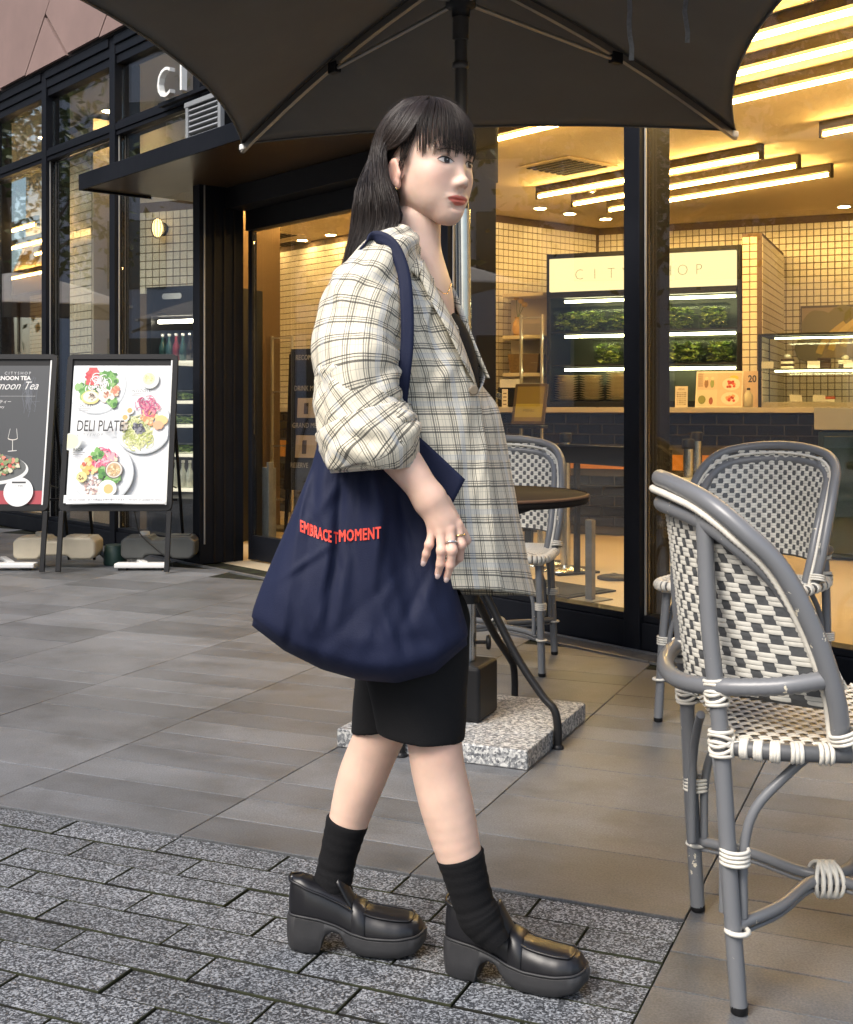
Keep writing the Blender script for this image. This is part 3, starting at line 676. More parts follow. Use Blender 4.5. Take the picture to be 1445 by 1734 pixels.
def d_menu(P):
    P.rect(-.17,.01,.17,.275,(.70,.52,.42)); P.rect(-.015,.14,.17,.275,(.78,.50,.38)); P.rect(-.17,.01,-.015,.14,(.66,.62,.5))
    r=random.Random(3)
    for x in (-.1,-.055): P.disc(x,.19,.016,(.25,.30,.12) if x>-.08 else (.25,.14,.09),14,.035); P.disc(x,.23,.014,(.7,.66,.5),12)
    P.disc(.11,.235,.035,(.75,.55,.1),16,.02); 
    for cx_,cy_ in ((.09,.185),(.085,.07)):
        P.disc(cx_,cy_,.068,(.75,.7,.62),26,.05)
        for _ in range(14): P.disc(cx_+r.uniform(-.03,.03),cy_+r.uniform(-.022,.022),.011,r.choice([(.55,.06,.05),(.4,.03,.03),(.8,.35,.2)]),9)
    P.disc(-.13,.06,.03,(.20,.22,.07),14,.035); P.disc(-.06,.05,.016,(.3,.08,.06),12,.03)
    for i in range(7): P.rect(-.165,.27-i*.016,-.125,.264-i*.016,(.25,.2,.15))
fdir=(Vector((0,0,0))-GA)
p=AP(1217,689,A_CNT+.06); card('menu_sheet','printed drinks and waffle menu leaning on the counter','menu',upright((p.x,p.y,1.022),fdir,.25),.36,.29,d_menu)
def d_small(P):
    P.text('MENU',0,.135,.02,(.2,.12,.06),align='CENTER')
    r=random.Random(8)
    for j in range(7):
        for i in range(4): P.rect(-.035+i*.019,.118-j*.015,-.022+i*.019,.110-j*.015,r.choice([(.25,.18,.1),(.55,.45,.3)]))
p=AP(1154,689,A_CNT+.06); card('price_card','small white price list standing on the counter beside the menu sheet','card',upright((p.x,p.y,1.022),fdir,.08),.098,.165,d_small)
def d_20(P): P.text('20',0,.195,.075,(.02,.02,.03),sx=.85,align='CENTER',offset=.002)
p=AP(1274,689,A_CNT+.14); card('number_card','card printed with the number 20 beside the cake case','card',upright((p.x,p.y,1.022),fdir,.05),.15,.28,d_20,base=(.72,.52,.34))
p=AP(1268,689,A_CNT+.05); t=thing('sauce_bottle','pale squeeze bottle standing in front of the number card','bottle',(p.x,p.y,1.022))
q=MB(); q.lathe((0,0,0),[(.0,0),(.032,.002),(.034,.09),(.018,.115),(.012,.13)],18); q.build('bottle_body',pbr('pale_plastic',(.55,.5,.34),.4),t); q=MB(); q.lathe((0,0,.131),[(.014,0),(.013,.016),(.0,.018)],14); q.build('cap',M['black'],t)
# ---------------------------------------------------------------- cake case
kc0=apx(1284,A_CNT+.06); kL=1.5
kc=thing('cake_case','glass cake display case with black frame on the counter','display case',(kc0.x,kc0.y,1.022),rzc); KH=.545; KD=.5
def kpart(n,c,s,m,b=.002): q=MB(); q.box(c,s); return q.build(n,m,kc,bevel=b)
for x in (.012,kL-.012):
    for y in (.012,KD-.012): kpart('frame_post',(x,y,KH/2),(.024,.024,KH),M['black'])
kpart('case_top',(kL/2,KD/2,KH+.008),(kL,KD,.016),M['black']); kpart('case_base',(kL/2,KD/2,.02),(kL-.05,KD-.05,.038),M['wtop'])
kpart('case_shelf',(kL/2,.26,.29),(kL-.052,.40,.008),M['clear'],0); kpart('front_pane',(kL/2,.008,KH/2),(kL-.05,.006,KH-.004),M['clear'],0)
kpart('side_pane',(.008,KD/2,KH/2),(.006,KD-.05,KH-.004),M['clear'],0); kpart('back_pane',(kL/2,KD-.006,KH/2),(kL-.05,.006,KH-.004),M['clear'],0)
for z in (KH-.02,.275):
    q=MB(); q.tube([(.12,.05,z),(kL-.1,.05,z)],.006,8); q.build('case_lamp',M['shelf_tube'],kc)
Mk=Matrix.Translation((kc0.x,kc0.y,1.022))@Matrix.Rotation(rzc,4,'Z')
def cake(x,z,lay,label,topm=None):
    t=thing('cake',label,'cake',Mk@Vector((x,.16,z)),rzc,'cakes in the display case'); zz=0
    for c,h in lay: 
        q=MB(); q.box((0,0,zz+h/2),(.095,.07,h-.001)); q.build('layer',pbr('cake_layer',c,.6,var=.1,scale=40),t,bevel=.004); zz+=h
    if topm: q=MB(); q.ball((0,0,zz+.018),(.028,.024,.022),12,8); q.build('topping',pbr('topping',topm,.5),t)
CR_=(.8,.74,.6); CH=(.05,.025,.015)
cake(.2,.296,((CR_,.02),(CH,.018),(CR_,.02),(CH,.018)),'layered cream and chocolate cake slice with a white ball on top',(.85,.82,.72))
cake(.47,.296,((CH,.05),(CH,.03)),'dark chocolate cake in the glass display case')
cake(.62,.296,((CH,.03),(CR_,.03)),'chocolate tart topped with a swirl of cream',(.85,.76,.55))
cake(.5,.041,((CR_,.02),((.45,.1,.05),.02)),'low cake slice with a red layer on the case floor')
for x,z in ((.06,.296),(.40,.296),(.66,.296),(.27,.041),(.44,.041)):
    t=thing('cake_label','small white price tag standing before the cakes','label',Mk@Vector((x,.07,z)),rzc,'price tags in the cake case')
    q=MB(); q.box((0,0,.028),(.09,.003,.052)); q.build('tag_plate',pbr('cream_card',(.8,.74,.62),.5),t); q=MB(); q.box((0,.008,.002),(.09,.016,.003)); q.build('tag_foot',M['clear'],t)
# fruit poster on the back wall
def d_fruit(P):
    P.rect(-.36,.0,.36,.44,(.32,.24,.12)); r=random.Random(4)
    for x,y,rr_ in ((-.22,.28,.14),(-.02,.33,.13),(.2,.3,.15),(-.3,.08,.12)): P.disc(x,y,rr_,(.20,.17,.05),24,jit=.05,rd=r)
    for k_ in range(4):
        P.strand([(-.22+.1*k_+.22*u,.04+.26*u**.6+.03*k_) for u in np.linspace(0,1,9)],.055,(.78,.58,.16) if k_%2 else (.62,.44,.1))
p=AP(1432,612,A_BACK-.03); card('fruit_poster','poster of yellow bananas on the tiled back wall above the cake case','poster',upright((p.x,p.y,CAMZ+(690-606)/F_PX*p.y),fdir),.74,.46,d_fruit,th=.012,base=(.1,.08,.05))
# grey fridge cabinet at the counter end
p=apx(1386,A_CNT-.95); t=thing('cabinet_fridge','low cabinet with pale grey top and dark teal glass front beyond the chairs','fridge',(p.x,p.y,0),rzc)
q=MB(); q.box((.6,.35,.945),(1.25,.74,.15)); q.build('cabinet_top',M['stone'],t,bevel=.006)
q=MB(); q.box((.6,.36,.44),(1.2,.70,.84)); q.build('cabinet_body',pbr('teal_steel',(.03,.045,.045),.3,.4),t,bevel=.004)
for i in range(2): 
    q=MB(); q.box((.31+i*.58,.002,.44),(.55,.012,.78)); q.build('glass_door',pbr('dark_teal_glass',(.012,.03,.03),.06,coat=1),t,bevel=.003)
# till, card reader, shelf with vase, acrylic stand
p=apx(872,A_CNT+.25); t=thing('cash_till','black till with a white display card behind the jacket front','till',(p.x,p.y,1.022),rzc)
q=MB(); q.box((0,0,.09),(.24,.22,.17)); q.build('till_body',M['black'],t,bevel=.02); q=MB(); q.box((-.0,-.13,.20),(.17,.01,.07)); q.build('display_card',M['white'],t); q=MB(); q.box((-.08,-.115,.09),(.09,.012,.05),Matrix.Rotation(.4,3,'Y')); q.build('tray',M['chrome'],t,bevel=.004)
p=AP(855,686,A_CNT+.05); card('receipt_card','narrow white card standing at the left end of the counter','card',upright((p.x,p.y,1.022),fdir,.04),.05,.15,lambda P:[P.rect(-.015,.02+i*.03,.015,.03+i*.03,(.2,.15,.1)) for i in range(4)] and None)
p=Vector((.66,10.35,0)); t=thing('wall_shelf','cream shelving niche holding a vase and baskets','shelf',(p.x,p.y,1.0),rzc)
for z in (.02,.30,.62,.98): q=MB(); q.box((.17,.14,z),(.36,.28,.03)); q.build('shelf_board',M['plaster'],t,bevel=.003)
q=MB(); q.box((.17,.29,.5),(.40,.02,1.02)); q.build('shelf_back',M['plaster'],t)
t2=thing('basket','brown basket tucked into the shelf niche','basket',Matrix.Translation((p.x,p.y,1.0))@Matrix.Rotation(rzc,4,'Z')@Vector((.17,.12,.318)),rzc); q=MB(); q.hexa([(-.12,-.09,0),(.12,-.09,0),(.12,.09,0),(-.12,.09,0)],[(-.14,-.1,.16),(.14,-.1,.16),(.14,.1,.16),(-.14,.1,.16)]); q.build('basket_wall',pbr('wicker',(.16,.10,.03),.7,var=.3,scale=60),t2)
t2=thing('flower_vase','amber glass vase with yellow flowers on the shelf','vase',Matrix.Translation((p.x,p.y,1.0))@Matrix.Rotation(rzc,4,'Z')@Vector((.1,.08,.636)),0)
q=MB(); q.lathe((0,0,0),[(.0,0),(.035,.002),(.046,.05),(.043,.11),(.02,.14),(.026,.16)],18); q.build('vase_body',pbr('amber_glass',(.62,.36,.03),.1,coat=.6),t2)
for i,(x,y,z) in enumerate(((.03,.0,.30),(.06,.01,.27),(-.01,.01,.33))):
    q=MB(); q.tube([(0,0,.15),(x*.6,y,.22),(x,y,z)],.003,6); q.build('stem',M['leaf2'],t2); q=MB(); q.ball((x,y,z),(.026,.022,.024),10,7); q.build('blossom',pbr('yellow_petal',(.7,.45,.05),.6),t2)
def acrylic_stand(p,h,w,label,n=4):
    t=thing('acrylic_stand',label,'stand',(p.x,p.y,0),rzc)
    for x in (-w/2,w/2): q=MB(); q.box((x,0,h/2+.02),(.016,.03,h)); q.build('upright',pbr('pale_acrylic',(.5,.47,.40),.15),t,bevel=.004)
    q=MB(); q.box((0,0,.012),(w+.1,.3,.024)); q.build('foot',M['steel'],t,bevel=.003)
    for i in range(n): q=MB(); q.box((0,0,.25+(h-.25)*i/(n-1)),(w-.018,.03,.012)); q.build('crossbar',pbr('pale_acrylic',(.5,.47,.40),.15),t)
    q=MB(); q.box((0,.012,h*.6),(w-.02,.004,h*.75)); q.build('panel',M['clear'],t)
p=apx(900,8.2); acrylic_stand(p,1.66,.155,'tall clear acrylic stand with grey rails before the counter')
p=W(478,860,10.1); acrylic_stand(Vector((p.x,p.y,0)),1.60,.19,'clear acrylic rack standing just inside the sliding door')
def d_book(P): P.rect(-.1,.02,.1,.28,(.25,.18,.03)); P.rect(-.1,.05,.1,.15,(.45,.36,.05)); P.text('MENU',0,.09,.03,(.1,.07,.02),align='CENTER')
p=W(893,718,8.45); card('menu_book','gold and brown menu book propped on a lectern','menu',upright((p.x,p.y,.905),fdir,.35),.24,.30,d_book,th=.02,base=(.08,.05,.02))
p2=thing('lectern','slim dark lectern holding the gold menu book','lectern',(p.x+.02,p.y+.09,0),rzc); q=MB(); q.box((0,0,.44),(.05,.05,.86)); q.build('lectern_post',M['black'],p2); q=MB(); q.box((0,0,.01),(.26,.26,.02)); q.build('lectern_base',M['black'],p2); q=MB(); q.box((0,-.05,.885),(.26,.18,.02)); q.build('lectern_tray',M['black'],p2,bevel=.003)
# ---------------------------------------------------------------- queue posts, low panel, inside tables
def qpost(px,Y,h,label,r=.032):
    p=W(px,690,Y); t=thing('queue_post',label,'post',(p.x,p.y,0),0,'steel queue posts')
    q=MB(); q.lathe((0,0,0),[(.17,0),(.17,.008),(.06,.022),(r,.03)],28); q.build('base_disc',M['chrome'],t)
    q=MB(); q.lathe((0,0,.03),[(r,0),(r,h-.09)],20); q.build('post_tube',M['chrome'],t); q=MB(); q.lathe((0,0,h-.058),[(r+.006,0),(r+.006,.05),(r,.058)],20); q.build('post_cap',M['black'],t)
    return p
q1=qpost(958,7.6,.86,'steel queue post standing behind the bistro table'); qpost(1166,7.3,.83,'front steel queue post of the pair left of the round pale table'); qpost(1181,7.9,.86,'rear steel queue post of the pair left of the round pale table'); qpost(918,7.9,.80,'short steel queue post hidden behind the woven chair back')
q2=W(1120,690,6.75); t=thing('queue_barrier','black queue barrier panel behind the shop window','barrier',((q1.x+q2.x)/2,(q1.y+q2.y)/2,0),rotz_of(q2-q1))
Lq=(q2-q1).length; q=MB(); q.box((0,-.05,.735),(Lq+.3,.02,.115)); q.build('barrier_panel',M['black'],t,bevel=.003)
for x in (-Lq/2+.2,Lq/2): q=MB(); q.box((x,-.05,.34),(.03,.03,.675)); q.build('barrier_leg',M['black'],t); q=MB(); q.box((x,-.05,.006),(.06,.3,.012)); q.build('barrier_foot',M['black'],t)
p=W(1000,690,6.4); t=thing('window_post','thin grey post with a flat foot standing on the shop floor','post',(p.x,p.y,0),rotz_of(FU)); q=MB(); q.box((0,0,.215),(.045,.03,.42)); q.build('post_bar',M['steel'],t); q=MB(); q.box((0,0,.003),(.14,.2,.005)); q.build('foot_plate',M['steel'],t)
p=W(1215,690,7.0); t=thing('round_table','pale round table with a steel stem inside the cafe','table',(p.x,p.y,0))
q=MB(); q.lathe((0,0,.525),[(.0,0),(.26,.0),(.275,.01),(.275,.07),(.27,.078),(.0,.078)],40); q.build('table_top',M['stone'],t); q=MB(); q.lathe((0,0,.012),[(.03,0),(.03,.512)],18); q.build('stem',M['chrome'],t); q=MB(); q.lathe((0,0,0),[(.2,0),(.2,.01),(.03,.02)],28); q.build('base_disc',M['black'],t)
for px,Y,rr_ in ((1040,7.2,.10),(905,6.3,.10),(925,6.05,.08)):
    p=W(px,690,Y); t=thing('floor_disc','dark round weight lying on the cafe floor','weight',(p.x,p.y,0),0,'round weights on the cafe floor'); q=MB(); q.lathe((0,0,0),[(rr_,0),(rr_,.012),(rr_*.8,.02),(.0,.022)],28); q.build('disc',M['frame_brown'],t); q=MB(); q.lathe((0,0,.021),[(.02,0),(.02,.012)],12); q.build('knob',M['chrome'],t)
p=W(935,690,6.8); t=thing('floor_mat','dark rubber mat lying on the cafe floor','mat',(p.x,p.y,.0),rotz_of(FU)); q=MB(); q.box((0,0,.004),(.6,.4,.008)); q.build('mat_sheet',M['frame_brown'],t,bevel=.002); q=MB(); q.box((0,0,.0095),(.52,.32,.002)); q.build('mat_ribs',M['black'],t)
# ---------------------------------------------------------------- drinks fridge behind the glass
fl=apx(248,A_BLK-.62); t=thing('drinks_fridge','tall black drinks fridge lit inside beside the entrance','fridge',(fl.x,fl.y,0),rzc); FW,FH,FD=.66,1.93,.6
def fp(n,c,s,m,b=.003): q=MB(); q.box(c,s); return q.build(n,m,t,bevel=b)
fp('side_panel',(.02,FD/2,FH/2),(.04,FD,FH),M['black']); fp('side_panel',(FW-.02,FD/2,FH/2),(.04,FD,FH),M['black']); fp('back_panel',(FW/2,FD-.02,FH/2),(FW-.084,.03,FH-.02),M['chill_in'])
hd=fp('header',(FW/2,FD/2,FH-.11),(FW-.082,FD-.004,.22),M['black']); fp('base_panel',(FW/2,FD/2,.17),(FW-.082,FD-.004,.34),M['black'])
q=MB()
for s_ in (0,1): q.lathe((.17+s_*.13,-.004,FH-.075),[(.022,0),(.022,.005)],16,axis=(0,-1,0))
q.box((.235,-.007,FH-.075),(.13,.005,.043)); q.build('header_badge',M['white'],hd)
M['fr_tube']=emis('fridge_tube',(1,.9,.7),18)
q=MB(); q.tube([(.07,.06,FH-.26),(FW-.1,.06,FH-.26)],.014,8); q.build('fridge_lamp',M['fr_tube'],t)
Mf=Matrix.Translation((fl.x,fl.y,0))@Matrix.Rotation(rzc,4,'Z')
M['shelf_w']=pbr('white_shelf_glow',(.7,.66,.56),.4,emit=(1,.9,.7),es=.55)  # lit look put into the shelves as their own glow
shelf_z=(1.36,1.06,.88,.66,.40)
for z in shelf_z: fp('fridge_shelf',(FW/2,.27,z),(FW-.084,.5,.022),M['shelf_w'])
bm_=[pbr('bottle_teal',(.03,.10,.10),.15,coat=.5),pbr('bottle_dark',(.02,.015,.012),.12,coat=.5),pbr('bottle_red',(.30,.03,.05),.2,coat=.5),pbr('bottle_clear',(.55,.58,.5),.1,coat=.5)]
def bottle_tree(i):
    mb=thing('drink_bottle','','bottle'); q=MB(); q.lathe((0,0,0),[(.0,0),(.027,.002),(.028,.11),(.011,.155),(.011,.19)],14); q.build('bottle_body',bm_[i],mb); q=MB(); q.lathe((0,0,.191),[(.013,0),(.013,.018),(.0,.019)],12); q.build('cap',M['white'] if i!=1 else M['chrome'],mb); return mb
protos=[bottle_tree(i) for i in range(4)]; used=[False]*4
def put_bottle(i,pos,label):
    o=protos[i] if not used[i] else copy_tree(protos[i]); used[i]=True; o.location=pos; tag(o,label,'bottle','bottles in the drinks fridge')
nm=['teal drink bottle with white cap on the top fridge shelf','dark drink bottle with steel cap on the top fridge shelf','red drink bottle standing on the top fridge shelf','clear drink bottle on the bottom fridge shelf']
for j in range(9): put_bottle([0,0,2,0,1,1,0,1,2][j],Mf@Vector((.075+j*.062,.1,shelf_z[0]+.0115)),nm[[0,0,2,0,1,1,0,1,2][j]])
for j in range(9): put_bottle(3,Mf@Vector((.075+j*.062,.1,shelf_z[4]+.0115)),nm[3])
for zi in (1,2,3):
    for j in range(4):
        tt=thing('salad_box','','box',Mf@Vector((.12+j*.14,.13,shelf_z[zi]+.012)),rzc); tag(tt,'lidded salad box in the drinks fridge on the shelf '+{1:'just under the top bottles',2:'between the two other box shelves',3:'just above the clear bottles'}[zi],'box','salad boxes in the drinks fridge')
        q=MB(); leaf_pile(q,(0,0,.035),(.1,.11,.05),55,.017,random.Random(zi*9+j)); q.build('greens',[M['leaf1'],M['leaf2']],tt)['kind']='stuff'; q=MB(); q.box((0,0,.038),(.125,.15,.075)); q.build('box_wall',M['tub'],tt,bevel=.005)
# wall lamp
p=AP(267,386,A_BLK-.075); t=thing('wall_lamp','glowing caged wall lamp on the cream tiles above the drinks fridge','lamp',p,rzc)
q=MB(); q.ball((0,0,0),(.048,.045,.078),16,12); q.build('lamp_globe',emis('lamp_globe',(1,.66,.26),3.2),t)
q=MB(); q.lathe((0,.03,0),[(.055,0),(.055,.045)],20,axis=(0,1,0)); q.build('back_plate',M['black'],t)
for i in range(6):
    a=math.pi*i/6; q=MB(); q.tube([(.052*math.cos(a)*math.sin(s_),.049*math.sin(a)*math.sin(s_) if False else -.049*abs(math.sin(a))*math.sin(s_),.083*math.cos(s_)) for s_ in np.linspace(.1,math.pi-.1,9)],.0028,6); q.build('cage_wire',M['black'],t)
# black panel for the dark inside the far doorway, boards and the staff member
p=C1+WLd*3.95+FN*.01; t=None
q=MB(); m_=Matrix.Rotation(rotz_of(WLd),3,'Z'); q.box(p+Vector((0,0,1.02))+FN*.02,(.80,.05,2.06),m_); q.build('doorway_dark_panel',M['black'],shop,bevel=.004)
def d_board(P):
    P.rect(-.24,.02,.24,1.12,(.02,.017,.013))
    for s_,y in (('RECOMMEND MENU',1.05),('DRINK MENU',.80),('GRAND MENU',.50),('RESERVE',.18)): P.text(s_,-.2,y,.058,(.6,.52,.38),sx=.75)
    for y0,y1 in ((.58,.74),(.26,.44)): P.rect(-.16,y0,.2,y1,(.68,.55,.4)); P.rect(-.10,y0+.03,-.06,y1-.04,(.1,.07,.04)); P.rect(.03,y0+.03,.07,y1-.04,(.12,.05,.03)); P.rect(.1,y0+.07,.19,y1-.05,(.4,.3,.2))
p=W(527,690,9.6); mb_=card('menu_board','black menu board headed DRINK MENU and GRAND MENU inside the door','menu board',upright((p.x,p.y,.36),-GA,.10),.5,1.14,d_board,th=.02,base=(.02,.016,.012))
for x in (-.2,.2): q=MB(); q.tube([(x,.0,-.012),(x,-.36,.03)],.012,8); q.build('leg',M['frame_brown'],mb_)
q=MB(); q.tube([(-.26,1.1,-.02),(-.26,-.35,-.08)],.012,8); q.build('easel_strut',M['frame_brown'],mb_)
# ================================================================== PARASOL, TABLE, CHAIRS, BOARDS
M['canvas']=pbr('dark_taupe_canvas',(.115,.111,.103),.85,var=.08,scale=3,bump=.08,bscale=300)
M['rib']=pbr('anodised_rib',(.30,.28,.25),.38,.6,var=.08)
M['pole']=pbr('parasol_pole',(.10,.095,.09),.4,.5)
M['granite']=granite_mat('granite_slab',(.07,.075,.085),(.24,.25,.26),(.62,.62,.6),sc=150,rough=.6,bump=.25)
def parasol(name,label,base,eL,eDir,zc,zhub,zrun,sag=.10,mat=None,group=None,slab_rz=0.0,lean=Vector((0,0,0))):
    """square parasol: eDir = unit vector along the back edge, corners at zc"""
    t=thing(name,label,'parasol',(base.x,base.y,0),0,group)
    e=Vector(eDir).normalized(); f=Vector((-e.y,e.x,0)); hL=eL/2
    top=lean.copy(); hub=top+Vector((0,0,zhub)); run=top*.9+Vector((0,0,zrun))
    cor=[top+e*sx*hL+f*sy*hL+Vector((0,0,zc)) for sx,sy in ((-1,1),(1,1),(1,-1),(-1,-1))]
    q=MB(); n=20; mth=.0015
    for i in range(4):
        a,b=cor[i],cor[(i+1)%4]; P=np.zeros((n+1,n+1,3)); UV=None
        mid=(a+b)/2
        for r_ in range(n+1):
            s=r_/n                         # hub -> edge
            for c_ in range(n+1):
                w=c_/n; ed=a.lerp(b,w); bow=4*w*(1-w)
                inward=(hub-mid); inward.z=0; inward.normalize()
                ed=ed+inward*sag*bow*1.0+Vector((0,0,.02*bow))
                p=hub.lerp(ed,s); p.z-=.030*math.sin(math.pi*s)*bow   # cloth hangs slightly between ribs
                p.z+=.035*math.sin(math.pi*s)                           # ribs bow upward
                P[r_,c_]=p
        q.grid(P)
    c=q.build('canopy',mat or M['canvas'],t); so=c.modifiers.new('cloth','SOLIDIFY'); so.thickness=.002
    q=MB()
    for i in range(4):
        a,b=cor[i],cor[(i+1)%4]; mid=(a+b)/2; inward=(hub-mid); inward.z=0; inward.normalize()
        q.tube([a.lerp(b,w)+inward*sag*4*w*(1-w)+Vector((0,0,.02*4*w*(1-w)-.004)) for w in np.linspace(0,1,17)],.004,6)
    q.build('hem',mat or M['canvas'],c)
    for i in range(4):
        a=cor[i]; rp=[hub.lerp(a,s)+Vector((0,0,.035*math.sin(math.pi*s)-.028)) for s in np.linspace(.03,1.0,9)]
        q=MB()
        d=(a-hub); d.z=0; d.normalize(); Mx=Matrix.Rotation(rotz_of(d),3,'Z')
        for k_ in range(8):
            p0,p1=rp[k_],rp[k_+1]; sd=Vector((-d.y,d.x,0))
            sec=lambda p:[p+sd*.008+Vector((0,0,-.012)),p-sd*.008+Vector((0,0,-.012)),p-sd*.008+Vector((0,0,.012)),p+sd*.008+Vector((0,0,.012))]
            q.hexa(sec(p0),sec(p1))
        rb=q.build('rib',M['rib'],t)
        q=MB(); q.box(a+Vector((0,0,-.018))-d*.01,(.035,.022,.024),Mx); q.build('corner_cap',M['white'],rb,bevel=.004)
        m_=rp[4]+Vector((0,0,-.02)); q=MB(); st=run+d*.035; q.tube([st,m_],.0075,8); sr=q.build('strut',M['rib'],t)
        q=MB(); q.box(m_+Vector((0,0,.006)),(.05,.026,.04),Mx); q.build('bracket',M['black'],rb,bevel=.003)
    q=MB(); q.lathe(run-Vector((0,0,.05)),[(.028,0),(.030,.03),(.048,.035),(.048,.075),(.026,.08)],20); q.build('runner',M['black'],t)
    q=MB(); q.lathe(run-Vector((0,0,.21)),[(.022,0),(.026,.004),(.026,.018),(.022,.022)],20); q.build('stop_ring',M['pole'],t); q=MB(); q.lathe(run-Vector((0,0,.12)),[(.0255,0),(.0255,.07)],20); q.build('collar',M['pole'],t)
    q=MB(); q.tube([Vector((0,0,1.62))+top*.6,hub+Vector((0,0,.02))],.0195,16); q.build('upper_pole',M['pole'],t)
    q=MB(); q.tube([Vector((0,0,.40)),Vector((0,0,1.64))+top*.6],.0235,16); q.build('lower_pole',M['chrome'],t)
    q=MB(); q.lathe(hub-Vector((0,0,.03)),[(.04,0),(.045,.02),(.035,.05),(.0,.08)],20); q.build('hub',M['black'],t)
    q=MB(); q.lathe((0,0,.23),[(.031,0),(.031,.30),(.034,.305),(.034,.325),(.025,.33)],20); q.build('base_sleeve',M['chrome'],t)
    for z in (.285,.47):
        q=MB(); q.tube([(.03,0,z),(.062,0,z)],.006,8); q.lathe((.060,0,z),[(.004,0),(.022,.003),(.024,.011),(.02,.016),(.0,.018)],10,axis=(1,0,0)); q.build('clamp_knob',M['black'],t)
    Ms=Matrix.Rotation(slab_rz,3,'Z')
    q=MB(); q.box((0,0,.143),(.15,.17,.17),Ms); q.build('base_box',M['black'],t,bevel=.012,seg=3)
    q=MB(); q.box((0,0,.0285),(.60,.60,.055),Ms); q.build('base_slab',M['granite'],t,bevel=.004)
    return t
UB=Vector((.125,3.785,0))
CORL=Vector((-.76,4.95,0)); CORR=Vector((1.165,4.56,0))
par=parasol('parasol','dark charcoal square parasol on a granite base over the bistro table',UB,1.94,(.993,-.12,0),2.085,2.42,2.29,sag=.10,slab_rz=GRZ,lean=Vector((-.02,0,0)))
for o in par.children:
    if o.name.startswith('clamp_knob'): pass
# care straps hanging under the canopy
for px,y0,y1 in ((1068,-70,102),(1163,-70,72)):
    P=[W(px+random.uniform(-2,2)+2*math.sin(i*1.1),y0+(y1-y0)*i/8,3.3) for i in range(9)]
    q=MB()
    for i in range(8):
        a,b=P[i]-Vector(par.location),P[i+1]-Vector(par.location); w=Vector((.0065,0,0)); d=Vector((0,.0015,0)); q.hexa([a-w-d,a+w-d,a+w+d,a-w+d],[b-w-d,b+w-d,b+w+d,b-w+d])
    q.build('strap',pbr('grey_webbing',(.22,.23,.25),.7,var=.2,scale=90),par)
# ---------------------------------------------------------------- table
TB=Vector((.125,3.86,0)); TBc=UB
tb=thing('bistro_table','round dark table with bent black legs under the parasol','table',(TBc.x,TBc.y,0))
M['ttop']=pbr('dark_table_top',(.020,.016,.014),.75,var=.12,scale=5,spec=.08)
M['tedge']=pbr('brown_table_edge',(.10,.055,.035),.6,spec=.2)
q=MB(); q.lathe((0,0,.726),[(.03,0),(.375,0),(.38,.006),(.38,.022),(.373,.0275),(.03,.0275)],64); q.build('table_top',M['ttop'],tb)
q=MB(); q.lathe((0,0,.7435),[(.376,.0),(.383,.003),(.3835,.008),(.376,.0115)],64,caps=False); q.build('top_edge',M['tedge'],tb)
q=MB(); q.lathe((0,0,.70),[(.036,0),(.036,.024)],24); q.lathe((0,0,.41),[(.040,0),(.040,.05)],24); q.build('leg_collar',M['black'],tb)
feet=[G(945,1268),G(872,1184),G(680,1281)]; c=Vector((TBc.x,TBc.y,0)); feet.append(c*2-feet[0]) 
feet[3]=c+(feet[2]-c)*-1+ (feet[1]-c)*0 if False else feet[3]
for i,ft in enumerate(feet):
    d=(Vector((ft.x,ft.y,0))-c); Lr=d.length; d.normalize()
    P=[d*.05+Vector((0,0,.70)),d*.05+Vector((0,0,.55)),d*.055+Vector((0,0,.47)),d*.085+Vector((0,0,.415)),d*(Lr*.55)+Vector((0,0,.265)),d*(Lr-.055)+Vector((0,0,.155)),d*(Lr-.012)+Vector((0,0,.115)),d*Lr+Vector((0,0,.06)),d*Lr+Vector((0,0,.008))]
    q=MB(); q.tube([Vector(p) for p in crom(P,5)],.0125,12); lg=q.build('leg',M['black'],tb)
    q=MB(); q.lathe(d*Lr,[(.018,0),(.018,.006),(.013,.012)],14); q.build('foot_cap',M['black'],lg)
    q=MB(); q.tube([d*.05+Vector((0,0,.66)),d*.22+Vector((0,0,.715))],.010,8); q.build('top_brace',M['black'],tb)
